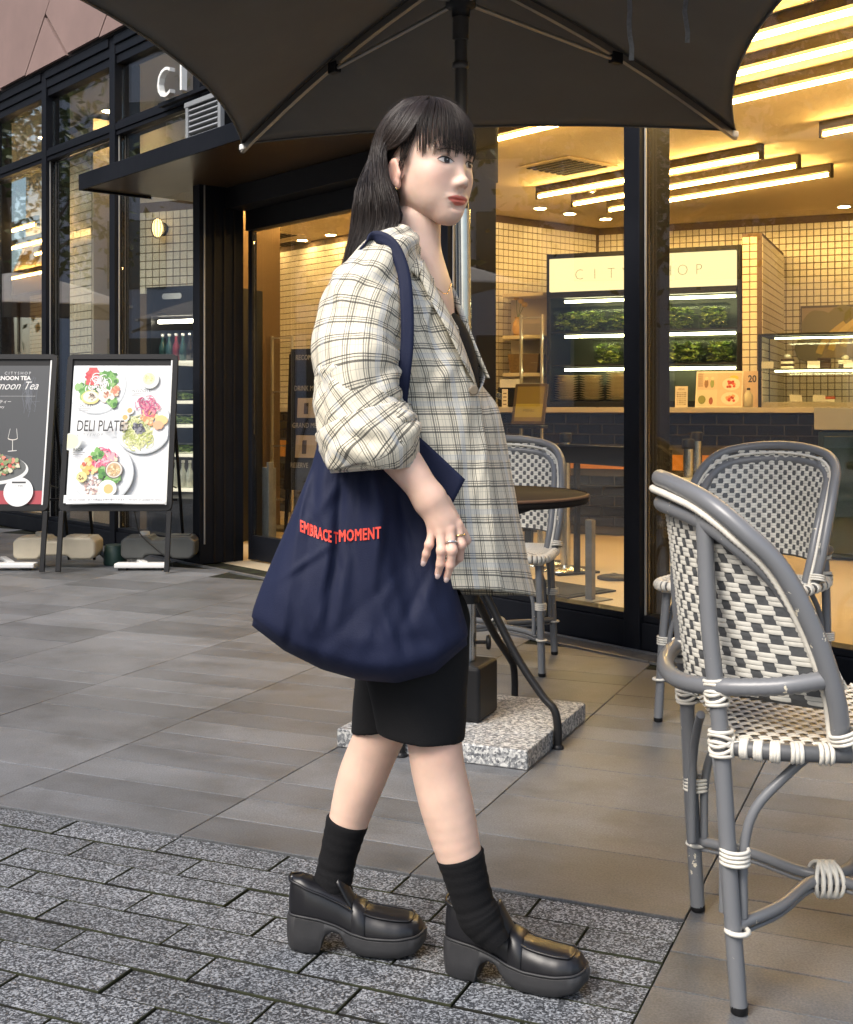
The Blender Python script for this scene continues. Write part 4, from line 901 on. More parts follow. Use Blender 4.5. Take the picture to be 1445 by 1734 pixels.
# ---------------------------------------------------------------- bistro chairs
def chip_mat():
    m=bpy.data.materials.new('chipped_grey_paint'); N,L=nodes_of(m); b=N['Principled BSDF']; tc=N.new('ShaderNodeTexCoord')
    n=N.new('ShaderNodeTexNoise'); n.inputs['Scale'].default_value=34; n.inputs['Detail'].default_value=5; n.inputs['Roughness'].default_value=.7; L.new(tc.outputs['Object'],n.inputs[0])
    n2=N.new('ShaderNodeTexNoise'); n2.inputs['Scale'].default_value=5; n2.inputs['Detail'].default_value=2; L.new(tc.outputs['Object'],n2.inputs[0])
    ad=N.new('ShaderNodeMath'); ad.operation='MULTIPLY_ADD'; ad.inputs[1].default_value=.45; L.new(n2.outputs['Fac'],ad.inputs[0]); L.new(n.outputs['Fac'],ad.inputs[2])
    cr=N.new('ShaderNodeValToRGB'); e=cr.color_ramp.elements; e[0].position=.905; e[0].color=(0,0,0,1); e[1].position=.915; e[1].color=(1,1,1,1); L.new(ad.outputs[0],cr.inputs[0])
    mx=N.new('ShaderNodeMix'); mx.data_type='RGBA'; mx.inputs[6].default_value=(.150,.156,.167,1); mx.inputs[7].default_value=(.66,.60,.47,1); L.new(cr.outputs[0],mx.inputs[0]); L.new(mx.outputs[2],b.inputs['Base Color'])
    b.inputs['Roughness'].default_value=.38; b.inputs['Coat Weight'].default_value=.15
    bp=N.new('ShaderNodeBump'); bp.inputs['Strength'].default_value=.35; bp.inputs['Distance'].default_value=.001; bp.invert=True; L.new(cr.outputs[0],bp.inputs['Height']); L.new(bp.outputs[0],b.inputs['Normal'])
    return m
M['chair']=chip_mat()
M['rope']=pbr('white_binding',(.66,.63,.56),.5,var=.12,scale=25)
M['weave_w']=pbr('white_weave',(.62,.60,.54),.42,var=.12,scale=30); M['weave_d']=pbr('grey_weave',(.085,.088,.092),.45,var=.2,scale=30)
HOOP=[(.190,-.220,.44),(.175,-.238,.53),(.140,-.246,.635),(.085,-.245,.742),(.022,-.230,.808),(-.026,-.186,.850),(-.062,-.10,.871),(-.078,0,.878)]
HOOP=HOOP+[(x,-y,z) for x,y,z in HOOP[-2::-1]]
hoop=crom(HOOP,8)
def ring(q,c,axis,r,tr,n=16,m=6):         # a binding turn round a tube
    ax=Vector(axis).normalized(); u=ax.orthogonal().normalized(); w=ax.cross(u); c=Vector(c)
    q.tube([c+(u*math.cos(2*math.pi*i/n)+w*math.sin(2*math.pi*i/n))*r for i in range(n)],tr,m,closed=True)
def binding(q,c,axis,r,turns=4,pitch=.0072,tr=.0034):
    ax=Vector(axis).normalized()
    for i in range(turns): ring(q,Vector(c)+ax*((i-(turns-1)/2)*pitch),ax,r+.002,tr)
def cross_binding(q,c,ax,r,s=1):
    ax=Vector(ax).normalized(); u=ax.orthogonal().normalized()
    for k_ in (-.55,.55): 
        for o_ in (-.006,.006): ring(q,Vector(c)+ax*o_,(ax+u*k_*s).normalized(),r+.004,.0034)
    for o_ in (-.02,.02): ring(q,Vector(c)+ax*o_,ax,r+.002,.0034)
def weave_cell(q,P,N,du,dv,w,over,mi,amp,flat=.0):
    """small convex patch centred at P spanning du,dv (vectors), bulging along N"""
    vs=[];  nu_,nv_=4,2
    for i in range(nu_+1):
        a=i/nu_*2-1
        for j in range(nv_+1):
            b=j/nv_*2-1
            vs.append(P+du*(a*.5)+dv*(b*.5)+N*(amp*(1-a*a)*(1-.35*b*b)+flat))
    q.add(vs,[(i*3+j,(i+1)*3+j,(i+1)*3+j+1,i*3+j+1) for i in range(nu_) for j in range(nv_)],smooth=True,mi=mi)
def weave(q,fn,nu,nv,amp=.0028,split=2):
    """fn(u,v) -> point on a sheet, u,v in 0..1; checker weave of pale strands over dark on both faces"""
    e=1e-3
    for i in range(nu):
        for j in range(nv):
            u,v=(i+.5)/nu,(j+.5)/nv; p=fn(u,v)
            if p is None: continue
            pu0,pu1,pv0,pv1=fn(u-e,v),fn(u+e,v),fn(u,v-e),fn(u,v+e)
            if None in (pu0,pu1,pv0,pv1): continue
            du=(pu1-pu0)/(2*e)/nu; dv=(pv1-pv0)/(2*e)/nv; N_=du.cross(dv).normalized()
            ph=(i+j)%2
            for sgn in (1,-1):
                pale=(ph==0) if sgn>0 else (ph==1)
                if pale:
                    for s_ in range(split):
                        o=((s_+.5)/split-.5)
                        weave_cell(q,p+dv*o,N_*sgn,du*1.36*(1 if sgn>0 else -1),dv/split*.93,0,True,0,amp*1.5,.0009)
                else:
                    weave_cell(q,p,N_*sgn,dv*1.05,du*.86*(-1 if sgn>0 else 1),0,True,1,amp*.7,.0003)
def back_fn():
    hz=hoop[:len(hoop)//2+1]; zs=hz[:,2]
    def f(u,v):
        z=.515+v*(.868-.515); w=float(np.interp(z,zs,-hz[:,1])); xh=float(np.interp(z,zs,hz[:,0])); xc=float(np.interp(z,[.5,.878],[-.035,-.078])); s=u*2-1
        w=max(w-.010,.004); return Vector((xc+(xh-xc)*abs(s)**2.1,s*w,z))
    return f
def back_panel_fn():                      # equal-width strands: u runs over a fixed width, cells outside the hoop are skipped
    hz=hoop[:len(hoop)//2+1]; zs=hz[:,2]
    def f(u,v):
        z=.52+v*(.870-.52); s_abs=(u*2-1)*.236
        w=float(np.interp(z,zs,-hz[:,1]))-.012
        if abs(s_abs)>w: return None
        xh=float(np.interp(z,zs,hz[:,0])); xc=float(np.interp(z,[.5,.878],[-.035,-.078])); s=s_abs/max(w,.02)
        return Vector((xc+(xh-xc)*abs(s)**2.1,s_abs,z))
    return f
def seat_fn(u,v):
    x=.005+u*.435; w=.205+.02*math.sin(math.pi*min(1,max(0,u))) ; s=v*2-1
    edge=max(abs(s)**6,abs(u*2-1)**6); return Vector((x,s*w,.462-.010*edge))
SEATB=[(.0,-.19,.44),(.10,-.222,.44),(.30,-.222,.44),(.42,-.205,.44),(.447,-.15,.44),(.45,0,.44)]
def make_chair():
    t=thing('bistro_chair','','chair'); r=.0135
    f1=crom([(p[0],p[1],p[2]) for p in HOOP],7)
    off=[]                                 # two parallel hoops with a rope between
    q=MB(); q.tube([Vector(p)+Vector((-.008,0,.010)) for p in f1],.0162,14); q.build('outer_hoop',M['chair'],t)
    c=np.array([.03,0,.60])
    inn=[Vector(p)+((Vector((p[0],0,.62))-Vector(p)).normalized()*.033)+Vector((-.006,0,-.004)) for p in f1]
    q=MB(); q.tube(inn,.0150,14); q.build('inner_hoop',M['chair'],t)
    q=MB(); mids=[(a+Vector(b)+Vector((-.008,0,.010)))/2+Vector((-.0150,0,.0035)) for a,b in zip(inn,f1)]
    seg=crom([tuple(p) for p in mids],3); q.tube([Vector(p) for p in seg],[.0060+.0013*(i%2) for i in range(len(seg))],8)
    mids=[(a+Vector(b)+Vector((-.008,0,.010)))/2+Vector((.0125,0,-.001)) for a,b in zip(inn,f1)]; seg=crom([tuple(p) for p in mids],3); q.tube([Vector(p) for p in seg],[.0045+.001*(i%2) for i in range(len(seg))],8)
    q.build('rope_piping',M['rope'],t)
    for s in (-1,1):
        P=[(.015,s*.207,.012),(.0,s*.196,.25),(-.012,s*.186,.47),(-.028,s*.174,.64),(-.034,s*.164,.79),(-.036,s*.160,.842)]
        q=MB(); q.tube([Vector(p) for p in crom(P,6)],.0145,14); lg=q.build('rear_leg',M['chair'],t)
        q=MB(); q.lathe((.0155,s*.2075,0),[(.012,0),(.0148,.003),(.0148,.014)],14); q.build('foot',M['black'],lg)
        P=[(.435,s*.20,.012),(.42,s*.192,.25),(.40,s*.183,.452)]
        q=MB(); q.tube([Vector(p) for p in crom(P,5)],.0145,14); lg2=q.build('front_leg',M['chair'],t)
        q=MB(); q.lathe((.4355,s*.2002,0),[(.012,0),(.0148,.003),(.0148,.014)],14); q.build('foot',M['black'],lg2)
        # corner braces under the seat
        for xs_,dx in ((-.003,1),(.422,-1)):
            P=[(xs_+dx*.028,s*.190,.155),(xs_+dx*.030,s*.189,.27),(xs_+dx*.05,s*.188,.34),(xs_+dx*.105,s*.187,.40),(xs_+dx*.145,s*.186,.435)]
            q=MB(); q.tube([Vector(p) for p in crom(P,5)],.0085,10); q.build('corner_brace',M['chair'],t)
            P=[(xs_,s*.168,.155),(xs_,s*.166,.27),(xs_,s*.145,.34),(xs_,s*.10,.40),(xs_,s*.06,.435)]
            q=MB(); q.tube([Vector(p) for p in crom(P,5)],.0085,10); q.build('corner_brace',M['chair'],t)
    for s in (-1,1):                       # bowed stretchers tied in the middle
        P=[(.008,s*.203,.145),(.10,s*.13,.150),(.175,s*.030,.153),(.215,s*.016,.153),(.255,s*.030,.153),(.33,s*.13,.150),(.425,s*.198,.145)]
        q=MB(); q.tube([Vector(p) for p in crom(P,6)],.0105,10); q.tube([Vector(p)+Vector((0,0,-.016)) for p in crom(P,6)],.004,8); q.build('stretcher',M['chair'],t)
    # lower back rail wrapped in cane
    P=[(.160,-.238,.572),(.075,-.228,.556),(-.018,-.186,.545),(-.060,-.11,.535),(-.074,0,.53),(-.060,.11,.535),(-.018,.186,.545),(.075,.228,.556),(.160,.238,.572)]
    ctr=crom(P,14); q=MB(); q.tube([Vector(p) for p in ctr],[.0145+.0014*(i%2) for i in range(len(ctr))],12); q.build('back_rail',M['chair'],t)
    def bnd(fn,*a):
        q=MB(); fn(q,*a); q.build('binding',M['rope'],t)['kind']='stuff'
    for s in (-1,1):
        bnd(cross_binding,(-.018,s*.181,.535),(-.1,-.06*s,1),.0165,s); bnd(cross_binding,(-.010,s*.187,.45),(-.05,-.05*s,1),.0175,s)
        bnd(binding,(.010,s*.198,.262),(0,0,1),.021); bnd(binding,(.410,s*.190,.262),(0,0,1),.021); bnd(binding,(.403,s*.184,.428),(0,0,1),.0155,3)
        bnd(ring,(.013,s*.205,.138),(0,0,1),.0185,.0045); bnd(ring,(.432,s*.1985,.138),(0,0,1),.0185,.0045); bnd(binding,(.182,s*.232,.475),(.3,0,-.9),.02,3)
    def knot(q):
        for k_ in (-.9,0,.9):
            for o_ in (-.012,0,.012): ring(q,(.215+o_,0,.150),(1,k_*.5,0),.031,.0040,18)
    bnd(knot)
    q=MB(); weave(q,back_panel_fn(),28,21); w=q.build('back_weave',[M['weave_w'],M['weave_d']],t); w['kind']='stuff'
    q=MB(); f=back_fn(); P=np.array([[f(u,v) for u in np.linspace(0,1,25)] for v in np.linspace(0,1,17)]); q.grid(P); bs=q.build('back_sheet',M['weave_d'],t); so=bs.modifiers.new('s','SOLIDIFY'); so.thickness=.0012; so.offset=0
    q=MB(); weave(q,seat_fn,26,26,amp=.0024); w=q.build('seat_weave',[M['weave_w'],M['weave_d']],t); w['kind']='stuff'
    sb=crom(SEATB+[(x,-y,z) for x,y,z in SEATB[-2::-1]],6)
    q=MB(); q.tube([Vector(p)+Vector((0,0,.004)) for p in sb],.0145,12); q.build('seat_frame',M['weave_d'],t)
    q=MB()                                  # pale wrapping round the seat edge
    seg=crom([tuple(p) for p in sb],4)
    for i in range(2,len(seg)-2,1):
        if (i//3)%2==0: ring(q,Vector(seg[i])+Vector((0,0,.004)),Vector(seg[i+1])-Vector(seg[i-1]),.0150,.0042,10,5)
    q.build('edge_wrapping',M['rope'],t)['kind']='stuff'
    return t
chair=make_chair()
L1=G(1250,1712); L2=G(1183,1546)            # rear legs of the near chair
ctr=(L1+L2)/2; fw=Vector((-(L1-L2).y,(L1-L2).x,0)).normalized()
if fw.x<0: fw=-fw
chair.location=(ctr.x-fw.x*.015,ctr.y-fw.y*.015,0); chair.rotation_euler=(0,0,rotz_of(fw))
tag(chair,'grey bistro chair with its woven back turned, standing beside the granite pavers','chair','woven bistro chairs')
c2=copy_tree(chair); f2=Vector((-.62,-.785,0)); p2=G(1115,1222); c2.rotation_euler=(0,0,rotz_of(f2))
r_=Vector((-f2.y,f2.x,0)); p2=Vector((p2.x,p2.y,0))-f2*.435+r_*.2; 
c2.location=(p2.x,p2.y,0); tag(c2,'woven bistro chair with worn chipped frame facing the table by the window','chair','woven bistro chairs')
c3=copy_tree(chair); f3=Vector((-.2,-.98,0)); p3=G(918,1146); c3.rotation_euler=(0,0,rotz_of(f3)); r_=Vector((-f3.y,f3.x,0))
p3=Vector((p3.x,p3.y,0))-f3*.435-r_*.2; c3.location=(p3.x,p3.y,0); tag(c3,'woven bistro chair partly hidden behind the table and the plaid jacket','chair','woven bistro chairs')
# ================================================================== PAVEMENT SIGN BOARDS
def foodblobs(P,cx,cy,r,n,cols,rs,seed,jit=.25):
    r_=random.Random(seed)
    for _ in range(n):
        a=r_.uniform(0,6.28); d=r*math.sqrt(r_.random()); P.disc(cx+d*math.cos(a),cy+d*math.sin(a),r_.uniform(*rs),r_.choice(cols),9,jit=jit,rd=r_)
def curls(P,cx,cy,r,n,cols,w,seed,arc=1.6):
    r_=random.Random(seed)
    for _ in range(n):
        a=r_.uniform(0,6.28); d=r*math.sqrt(r_.random()); x,y=cx+d*math.cos(a),cy+d*math.sin(a); t0=r_.uniform(0,6.28); rr=r_.uniform(.015,.035)
        P.strand([(x+rr*math.cos(t0+u),y+rr*math.sin(t0+u)) for u in np.linspace(0,arc,7)],w*r_.uniform(.7,1.3),r_.choice(cols))
def plate_print(P,x,y,r):
    P.disc(x+.004,y-.007,r*1.015,(.50,.53,.55),48); P.disc(x,y,r,(.76,.79,.81),48); P.disc(x,y,r*.95,(.84,.86,.87),48); P.disc(x,y,r*.72,(.76,.78,.80),44); P.disc(x+.002,y+.002,r*.70,(.82,.84,.85),44)
def deli(P):
    Wd,Hd=.62,.885; X=lambda u:(u-.5)*Wd; Yv=lambda v:v*Hd
    P.rect(X(0),0,X(1),Hd,(.80,.82,.83)); r_=random.Random(2)
    for i in range(46):                    # rumpled linen
        x,y=r_.uniform(-.31,.2),r_.uniform(.02,.86); c=r_.uniform(.74,.86); P.strand([(min(x+.10*u,.308),y+.012*math.sin(3*u+i)+.02*u) for u in np.linspace(0,1,8)],r_.uniform(.003,.012),(c,c+.012,c+.02))
    # salad plate
    def clipped(x,y,r,x0,y1):              # plate cut by the sheet edge
        for rr,c,dx,dy in ((r*1.015,(.50,.53,.55),.004,-.007),(r,(.76,.79,.81),0,0),(r*.95,(.84,.86,.87),0,0),(r*.72,(.77,.79,.81),0,0)):
            P.poly([(min(max(x+dx+rr*math.cos(a),x0),X(1)),min(y+dy+rr*math.sin(a),y1)) for a in np.linspace(0,6.283,49)[:-1]],c)
    clipped(X(.24),Yv(.86),.185,X(0),Hd)
    G1=[(.10,.28,.06),(.20,.42,.12),(.06,.18,.05),(.30,.50,.2)]
    foodblobs(P,X(.17),Yv(.83),.07,46,G1,(.012,.024),1,.45); foodblobs(P,X(.36),Yv(.88),.062,40,G1,(.012,.022),5,.45)
    P.rect(X(0)-.06,Hd-.03,X(0)-.001,Hd-.3,(.8,.82,.83)) if False else None
    P.poly([(X(.13),Yv(.86)),(X(.27),Yv(.85)),(X(.24),Yv(.985)),(X(.16),Yv(.985))],(.66,.10,.10)); foodblobs(P,X(.2),Yv(.92),.04,16,[(.72,.12,.12),(.55,.06,.08)],(.008,.016),3)
    curls(P,X(.27),Yv(.85),.055,70,[(.85,.82,.82),(.72,.66,.68),(.9,.88,.86)],.005,4); P.disc(X(.19),Yv(.765),.058,(.75,.62,.25),26,.045,.06); P.disc(X(.19),Yv(.77),.048,(.86,.80,.62),26,.036); foodblobs(P,X(.2),Yv(.768),.02,14,[(.12,.08,.06),(.35,.3,.25)],(.004,.009),6)
    P.disc(X(.355),Yv(.775),.052,(.86,.76,.66),24,.042,.08); foodblobs(P,X(.36),Yv(.78),.024,16,[(.55,.22,.15),(.35,.14,.09),(.8,.5,.4)],(.006,.011),7); foodblobs(P,X(.45),Yv(.815),.03,18,[(.78,.36,.22),(.66,.22,.14),(.85,.55,.4)],(.008,.014),8); foodblobs(P,X(.42),Yv(.73),.026,16,G1,(.010,.018),9,.4)
    # sauce bowl
    P.disc(X(.79),Yv(.893),.058,(.60,.63,.62),34); P.disc(X(.785),Yv(.897),.056,(.85,.86,.84),34); P.disc(X(.78),Yv(.9),.040,(.72,.72,.50),30); foodblobs(P,X(.78),Yv(.9),.028,24,[(.66,.68,.36),(.8,.78,.55),(.55,.58,.3)],(.004,.008),10)
    # noodle plate
    def pl2(x,y,r):
        for rr,c,dx,dy in ((r*1.015,(.50,.53,.55),.004,-.007),(r,(.76,.79,.81),0,0),(r*.95,(.85,.87,.88),0,0),(r*.74,(.78,.80,.81),0,0)):
            P.poly([(min(max(x+dx+rr*math.cos(a),X(0)),X(1)),y+dy+rr*math.sin(a)) for a in np.linspace(0,6.283,49)[:-1]],c)
    pl2(X(.735),Yv(.565),.178)
    nx,ny=X(.70),Yv(.505); curls(P,nx,ny,.088,230,[(.56,.60,.22),(.68,.70,.36),(.46,.52,.16),(.75,.75,.5)],.0055,11,2.4)
    foodblobs(P,X(.70),Yv(.535),.036,26,[(.06,.06,.08),(.14,.14,.17),(.25,.25,.28)],(.007,.014),12,.4); foodblobs(P,X(.80),Yv(.62),.05,30,[(.85,.42,.2),(.8,.3,.15),(.88,.6,.35)],(.009,.018),13); curls(P,X(.78),Yv(.69),.05,60,[(.62,.10,.22),(.75,.28,.35),(.45,.08,.2)],.006,14)
    P.disc(X(.93),Yv(.595),.04,(.84,.56,.26),22,.032,.05); P.disc(X(.9),Yv(.56),.034,(.86,.42,.25),22,.028,.1); foodblobs(P,X(.56),Yv(.555),.028,16,[(.78,.72,.6),(.7,.6,.5)],(.006,.012),15)
    for ex,ey in ((.60,.665),(.555,.615)): P.disc(X(ex),Yv(ey),.031,(.90,.86,.80),22,.026); P.disc(X(ex)+.004,Yv(ey),.017,(.86,.42,.16),18)
    # rice plate
    clipped2=lambda: None
    pl2(X(.36),Yv(.225),.19)
    foodblobs(P,X(.30),Yv(.12),.072,150,[(.82,.72,.62),(.62,.45,.40),(.9,.85,.78),(.48,.30,.28)],(.004,.008),16); foodblobs(P,X(.24),Yv(.265),.05,34,[(.80,.30,.10),(.85,.5,.15),(.72,.62,.3),(.6,.15,.08)],(.010,.019),17); curls(P,X(.38),Yv(.31),.05,80,[(.78,.20,.30),(.88,.5,.55),(.66,.1,.2)],.008,18); foodblobs(P,X(.30),Yv(.35),.035,24,G1,(.01,.018),19,.4); foodblobs(P,X(.46),Yv(.325),.03,20,[(.8,.76,.5),(.7,.4,.45)],(.009,.015),20); foodblobs(P,X(.44),Yv(.20),.06,40,G1,(.01,.02),21,.4)
    P.disc(X(.165),Yv(.185),.034,(.78,.66,.3),22,.034,.06); foodblobs(P,X(.165),Yv(.185),.018,7,[(.2,.12,.05)],(.004,.006),22)
    P.disc(X(.485),Yv(.235),.055,(.16,.13,.11),30); P.disc(X(.485),Yv(.237),.050,(.72,.68,.62),30); P.disc(X(.483),Yv(.235),.043,(.55,.40,.24),28); foodblobs(P,X(.483),Yv(.235),.034,40,[(.72,.5,.26),(.5,.3,.14),(.85,.7,.45)],(.004,.008),23)
    P.disc(X(.43),Yv(.105),.057,(.90,.88,.84),30,.052); P.disc(X(.44),Yv(.10),.030,(.90,.48,.20),26)
    # lemon bowl at the edge
    P.poly([(max(X(.04)+.062*math.cos(a),X(0)),Yv(.435)+.056*math.sin(a)) for a in np.linspace(0,6.283,40)[:-1]],(.70,.72,.66)); P.poly([(max(X(.035)+.05*math.cos(a),X(0)),Yv(.437)+.046*math.sin(a)) for a in np.linspace(0,6.283,40)[:-1]],(.80,.80,.52))
    P.rect(X(0),0,X(1),Yv(.056),(.86,.87,.88))
    D=(.03,.028,.028)
    P.text('DELI PLATE',X(.085),Yv(.512),.098,D,sx=.60,shear=.06,offset=.0008); P.text('CITYSHOP',X(.09),Yv(.475),.024,(.35,.36,.38),shear=.25,space=1.6)
    for s_,u,v in (('SALAD',.10,.685),('NOODLE',.63,.793),('RICE',.065,.37)):
        P.text(s_,X(u),Yv(v),.026,(.06,.06,.06),space=1.15)
        for j in range(3): P.rect(X(u),Yv(v)-.014-.013*j,X(u)+(.075,.062,.05)[j],Yv(v)-.009-.013*j,(.35,.35,.36) if j<2 else (.6,.6,.62))
    P.text('Take out available   全ての商品はお持ち帰りできます。  All items are available for takeout',X(.04),Yv(.018),.0165,(.12,.12,.12),sx=.93)
def tea(P):
    Wd,Hd=.62,.885; X=lambda u:(u-.5)*Wd; Yv=lambda v:v*Hd
    P.rect(X(0),0,X(1),Hd,(.055,.058,.062)); P.rect(X(0),0,X(1),Yv(.095),(.42,.06,.075))
    for i in range(18): 
        r_=random.Random(i); P.strand([(X(.78)+.02*math.sin(i)+.06*u*r_.uniform(-.6,1),Yv(.62+.3*r_.random())+.05*u) for u in np.linspace(0,1,4)],.0025,(.12,.13,.15))
    Wt=(.74,.73,.71); P.text('CITYSHOP',X(.80),Yv(.935),.026,(.55,.55,.55),align='RIGHT',space=1.5); P.text('AFTERNOON TEA',X(.80),Yv(.895),.036,Wt,align='RIGHT',offset=.0012)
    P.text('Afternoon Tea',X(.88),Yv(.825),.075,Wt,align='RIGHT',shear=.45,sx=.85); P.rect(X(.05),Yv(.775),X(.86),Yv(.777),(.5,.5,.5)); P.text('平日限定アフタヌーンティー',X(.62),Yv(.725),.026,Wt,align='RIGHT'); P.text('90 min sweets & savory',X(.55),Yv(.69),.022,Wt,align='RIGHT',shear=.2)
    for gx,gy,tl in ((.46,.56,-.35),(.66,.54,.3),(.28,.58,.2)):       # champagne glasses
        for s_ in (-1,1): P.strand([(X(gx)+.02*s_+.012*s_*u,Yv(gy)-.075*u) for u in np.linspace(0,.8,6)],.003,(.6,.58,.55))
        P.strand([(X(gx)+.03*math.cos(a),Yv(gy)-.06+.012*math.sin(a)) for a in np.linspace(3.3,6.2,9)],.005,(.72,.66,.6)); P.strand([(X(gx),Yv(gy)-.075),(X(gx)+.012*tl,Yv(gy)-.14)],.004,(.6,.58,.55)); P.strand([(X(gx)-.025,Yv(gy)-.145),(X(gx)+.03,Yv(gy)-.14)],.005,(.62,.6,.57))
    cx,cy=X(.42),Yv(.245); P.poly([(min(max(cx+.26*math.cos(a),X(0)),X(1)),cy+.10*math.sin(a)) for a in np.linspace(0,6.283,50)[:-1]],(.70,.70,.68)); P.poly([(min(max(cx+.245*math.cos(a),X(0)),X(1)),cy+.012+.09*math.sin(a)) for a in np.linspace(0,6.283,50)[:-1]],(.12,.125,.12))
    r_=random.Random(9)
    for i in range(200): 
        a=r_.uniform(0,6.28); d=math.sqrt(r_.random()); P.disc(cx+.20*d*math.cos(a),cy+.03+.075*d*math.sin(a),r_.uniform(.007,.016),r_.choice([(.22,.28,.12),(.45,.48,.28),(.62,.10,.08),(.75,.25,.18),(.66,.62,.45),(.3,.38,.18)]),9,jit=.4,rd=r_)
    P.rect(X(.40),Yv(.31),X(.50),Yv(.385),(.80,.48,.12)); P.disc(X(.45),Yv(.385),.031,(.85,.62,.35),20,.012)
    P.disc(X(.76),Yv(.085),.092,(.80,.80,.79),44); P.rect(X(.69),Yv(.145),X(.83),Yv(.158),(.05,.05,.05)); P.text('ご予約',X(.76),Yv(.118),.018,(.1,.1,.1),align='CENTER')
    for j in range(4): P.rect(X(.05),Yv(.07-.014*j),X(.42),Yv(.074-.014*j),(.7,.35,.35))
def sign_board(label,xc,draw):
    p=G(175,971); Y0=p.y
    t=thing('sign_board',label,'sign board',(xc,Y0,0),0,'sign boards before the shop window'); w=.70; lean=math.atan(.28/1.36); Rm=Matrix.Rotation(-lean,3,'X')
    zb,zt=.385,1.385
    def loc(x,y,z): return Rm@Vector((x,y,z))
    fr=M['black']
    fth=.032
    for x in (-w/2+fth/2,w/2-fth/2):
        q=MB(); q.box(loc(x,0,(0.006+zb)/2),(.030,.022,zb-.012),Rm); q.build('leg',fr,t,bevel=.002)
    outer=[]; r=.035
    for (cx_,cz_,a0) in ((w/2-r,zt-r,0),(-w/2+r,zt-r,90),(-w/2+r,zb+r,180),(w/2-r,zb+r,270)):
        for k_ in range(7): a=R(a0+k_*15); outer.append((cx_+r*math.cos(a),cz_+r*math.sin(a)))
    inner=[(max(-w/2+fth,min(w/2-fth,x)),max(zb+fth,min(zt-fth,z))) for x,z in outer]
    q=MB(); n=len(outer)
    A=[loc(x,-.016,z) for x,z in outer]; B=[loc(x,-.016,z) for x,z in inner]; Cc=[loc(x,.014,z) for x,z in outer]; Bi=[loc(x,-.006,z) for x,z in inner]
    q.add(A+B+Cc+Bi,[(i,(i+1)%n,n+(i+1)%n,n+i) for i in range(n)]+[(i,2*n+i,2*n+(i+1)%n,(i+1)%n) for i in range(n)]+[(n+i,n+(i+1)%n,3*n+(i+1)%n,3*n+i) for i in range(n)])
    q.build('panel_frame',fr,t)
    q=MB(); q.box(loc(0,.004,(zb+zt)/2),(w-.01,.014,zt-zb-.01),Rm); q.build('back_board',fr,t)
    P=Print(); draw(P); Mx=Matrix.Translation(loc(0,-.0045,zb+.042))@(Rm.to_4x4()@Matrix.Rotation(R(90),4,'X'))
    o=P.q.build('poster',M['print'],t); o.matrix_local=Mx
    q=MB(); q.box(loc(w/2-.038,-.007,(zb+zt)/2),(.011,.004,zt-zb-.075),Rm); q.build('clip_strip',M['white'],t)
    for x in (-w/2+.05,w/2-.05):
        q=MB(); q.tube([loc(x,.012,zt-.05),Vector((x+.02,.62,.008))],.011,8); q.build('rear_leg',fr,t)
    q=MB(); q.tube([Vector((-w/2+.06,.44,.42)),Vector((w/2-.04,.44,.42))],.008,8); q.build('cross_bar',fr,t)
    for x in (-w/2+.06,w/2-.05): q=MB(); q.tube([loc(x,.015,.56),Vector((x+.01,.40,.50))],.005,6); q.build('stay',fr,t)
    return t
p1=G(175,971)+Vector((.055,0,0)); sign_board('white sign board reading DELI PLATE with plates of food',p1.x,deli)
p0=G(57,975); sign_board('black afternoon tea sign board with champagne glasses',p0.x-.318,tea)
# water-filled weights and white bars under the boards
M['tank_b']=pbr('beige_tank',(.50,.44,.33),.5,var=.08,scale=8); M['tank_g']=pbr('grey_tank',(.075,.078,.075),.5,var=.1,scale=8)
def tank(c,w,label,mat,capm):
    t=thing('water_weight',label,'weight',c,.02); q=MB()
    prof=[(-w/2,.02),(-w/2,.115),(-w/2+.03,.14),(-w*.12,.145),(-w*.08,.120),(w*.08,.120),(w*.12,.145),(w/2-.03,.14),(w/2,.115),(w/2,.03),(w/2-.03,.0),(w*.2,.0),(w*.16,.025),(-w*.16,.025),(-w*.2,.0),(-w/2+.03,.0)]
    q.hexa([Vector((x,-.11,z)) for x,z in prof],[Vector((x,.11,z)) for x,z in prof]); o=q.build('tank_body',mat,t,bevel=.018,seg=4)
    q=MB(); q.lathe((-w*.22,0,.142),[(.033,0),(.033,.022),(.028,.026)],18); q.build('cap',capm,t)
    q=MB(); q.box((w*.25,0,.141),(.14,.10,.012)); q.build('raised_panel',mat,t,bevel=.005)
    bm=bmesh.new(); bm.from_mesh(o.data); bmesh.ops.recalc_face_normals(bm,faces=bm.faces); bm.to_mesh(o.data); bm.free()
tank((p0.x+.02,p1.y+.33,.055),.52,'beige plastic water weight lying behind the sign board legs',M['tank_b'],M['tank_b'])
tank((p1.x+.22,p1.y+.36,.055),.47,'dark grey plastic water weight behind the white sign board',M['tank_g'],M['white'])
for (x,lab,L_) in ((p1.x+.14,'white weight bar lying under the white sign board',.32),(p0.x-.25,'white weight bar lying under the black sign board',.36)):
    t=thing('weight_bar',lab,'weight',(x,p1.y+.16,.03)); q=MB(); q.box((0,0,.0),(L_,.09,.03)); q.build('bar',M['white'],t,bevel=.008,seg=3); q=MB(); q.box((-.05,.14,.012),(.04,.3,.02),Matrix.Rotation(.5,3,'Z')); q.build('arm',M['white'],t,bevel=.004)
    for sx_ in (-1,1): q=MB(); q.box((sx_*L_*.35,0,-.0225),(.05,.07,.013)); q.build('pad',M['black'],t)
t=thing('floor_cable','thin black cable trailing down behind the white sign board','cable',(p1.x+.1,p1.y+.2,0)); q=MB(); q.tube([Vector(p) for p in crom([(-.02,.0,.42),(0,-.02,.33),(.02,.02,.22),(.12,.03,.12),(.2,.02,.06),(.22,.05,.01)],6)],.004,6); q.build('cable',M['cable'],t)
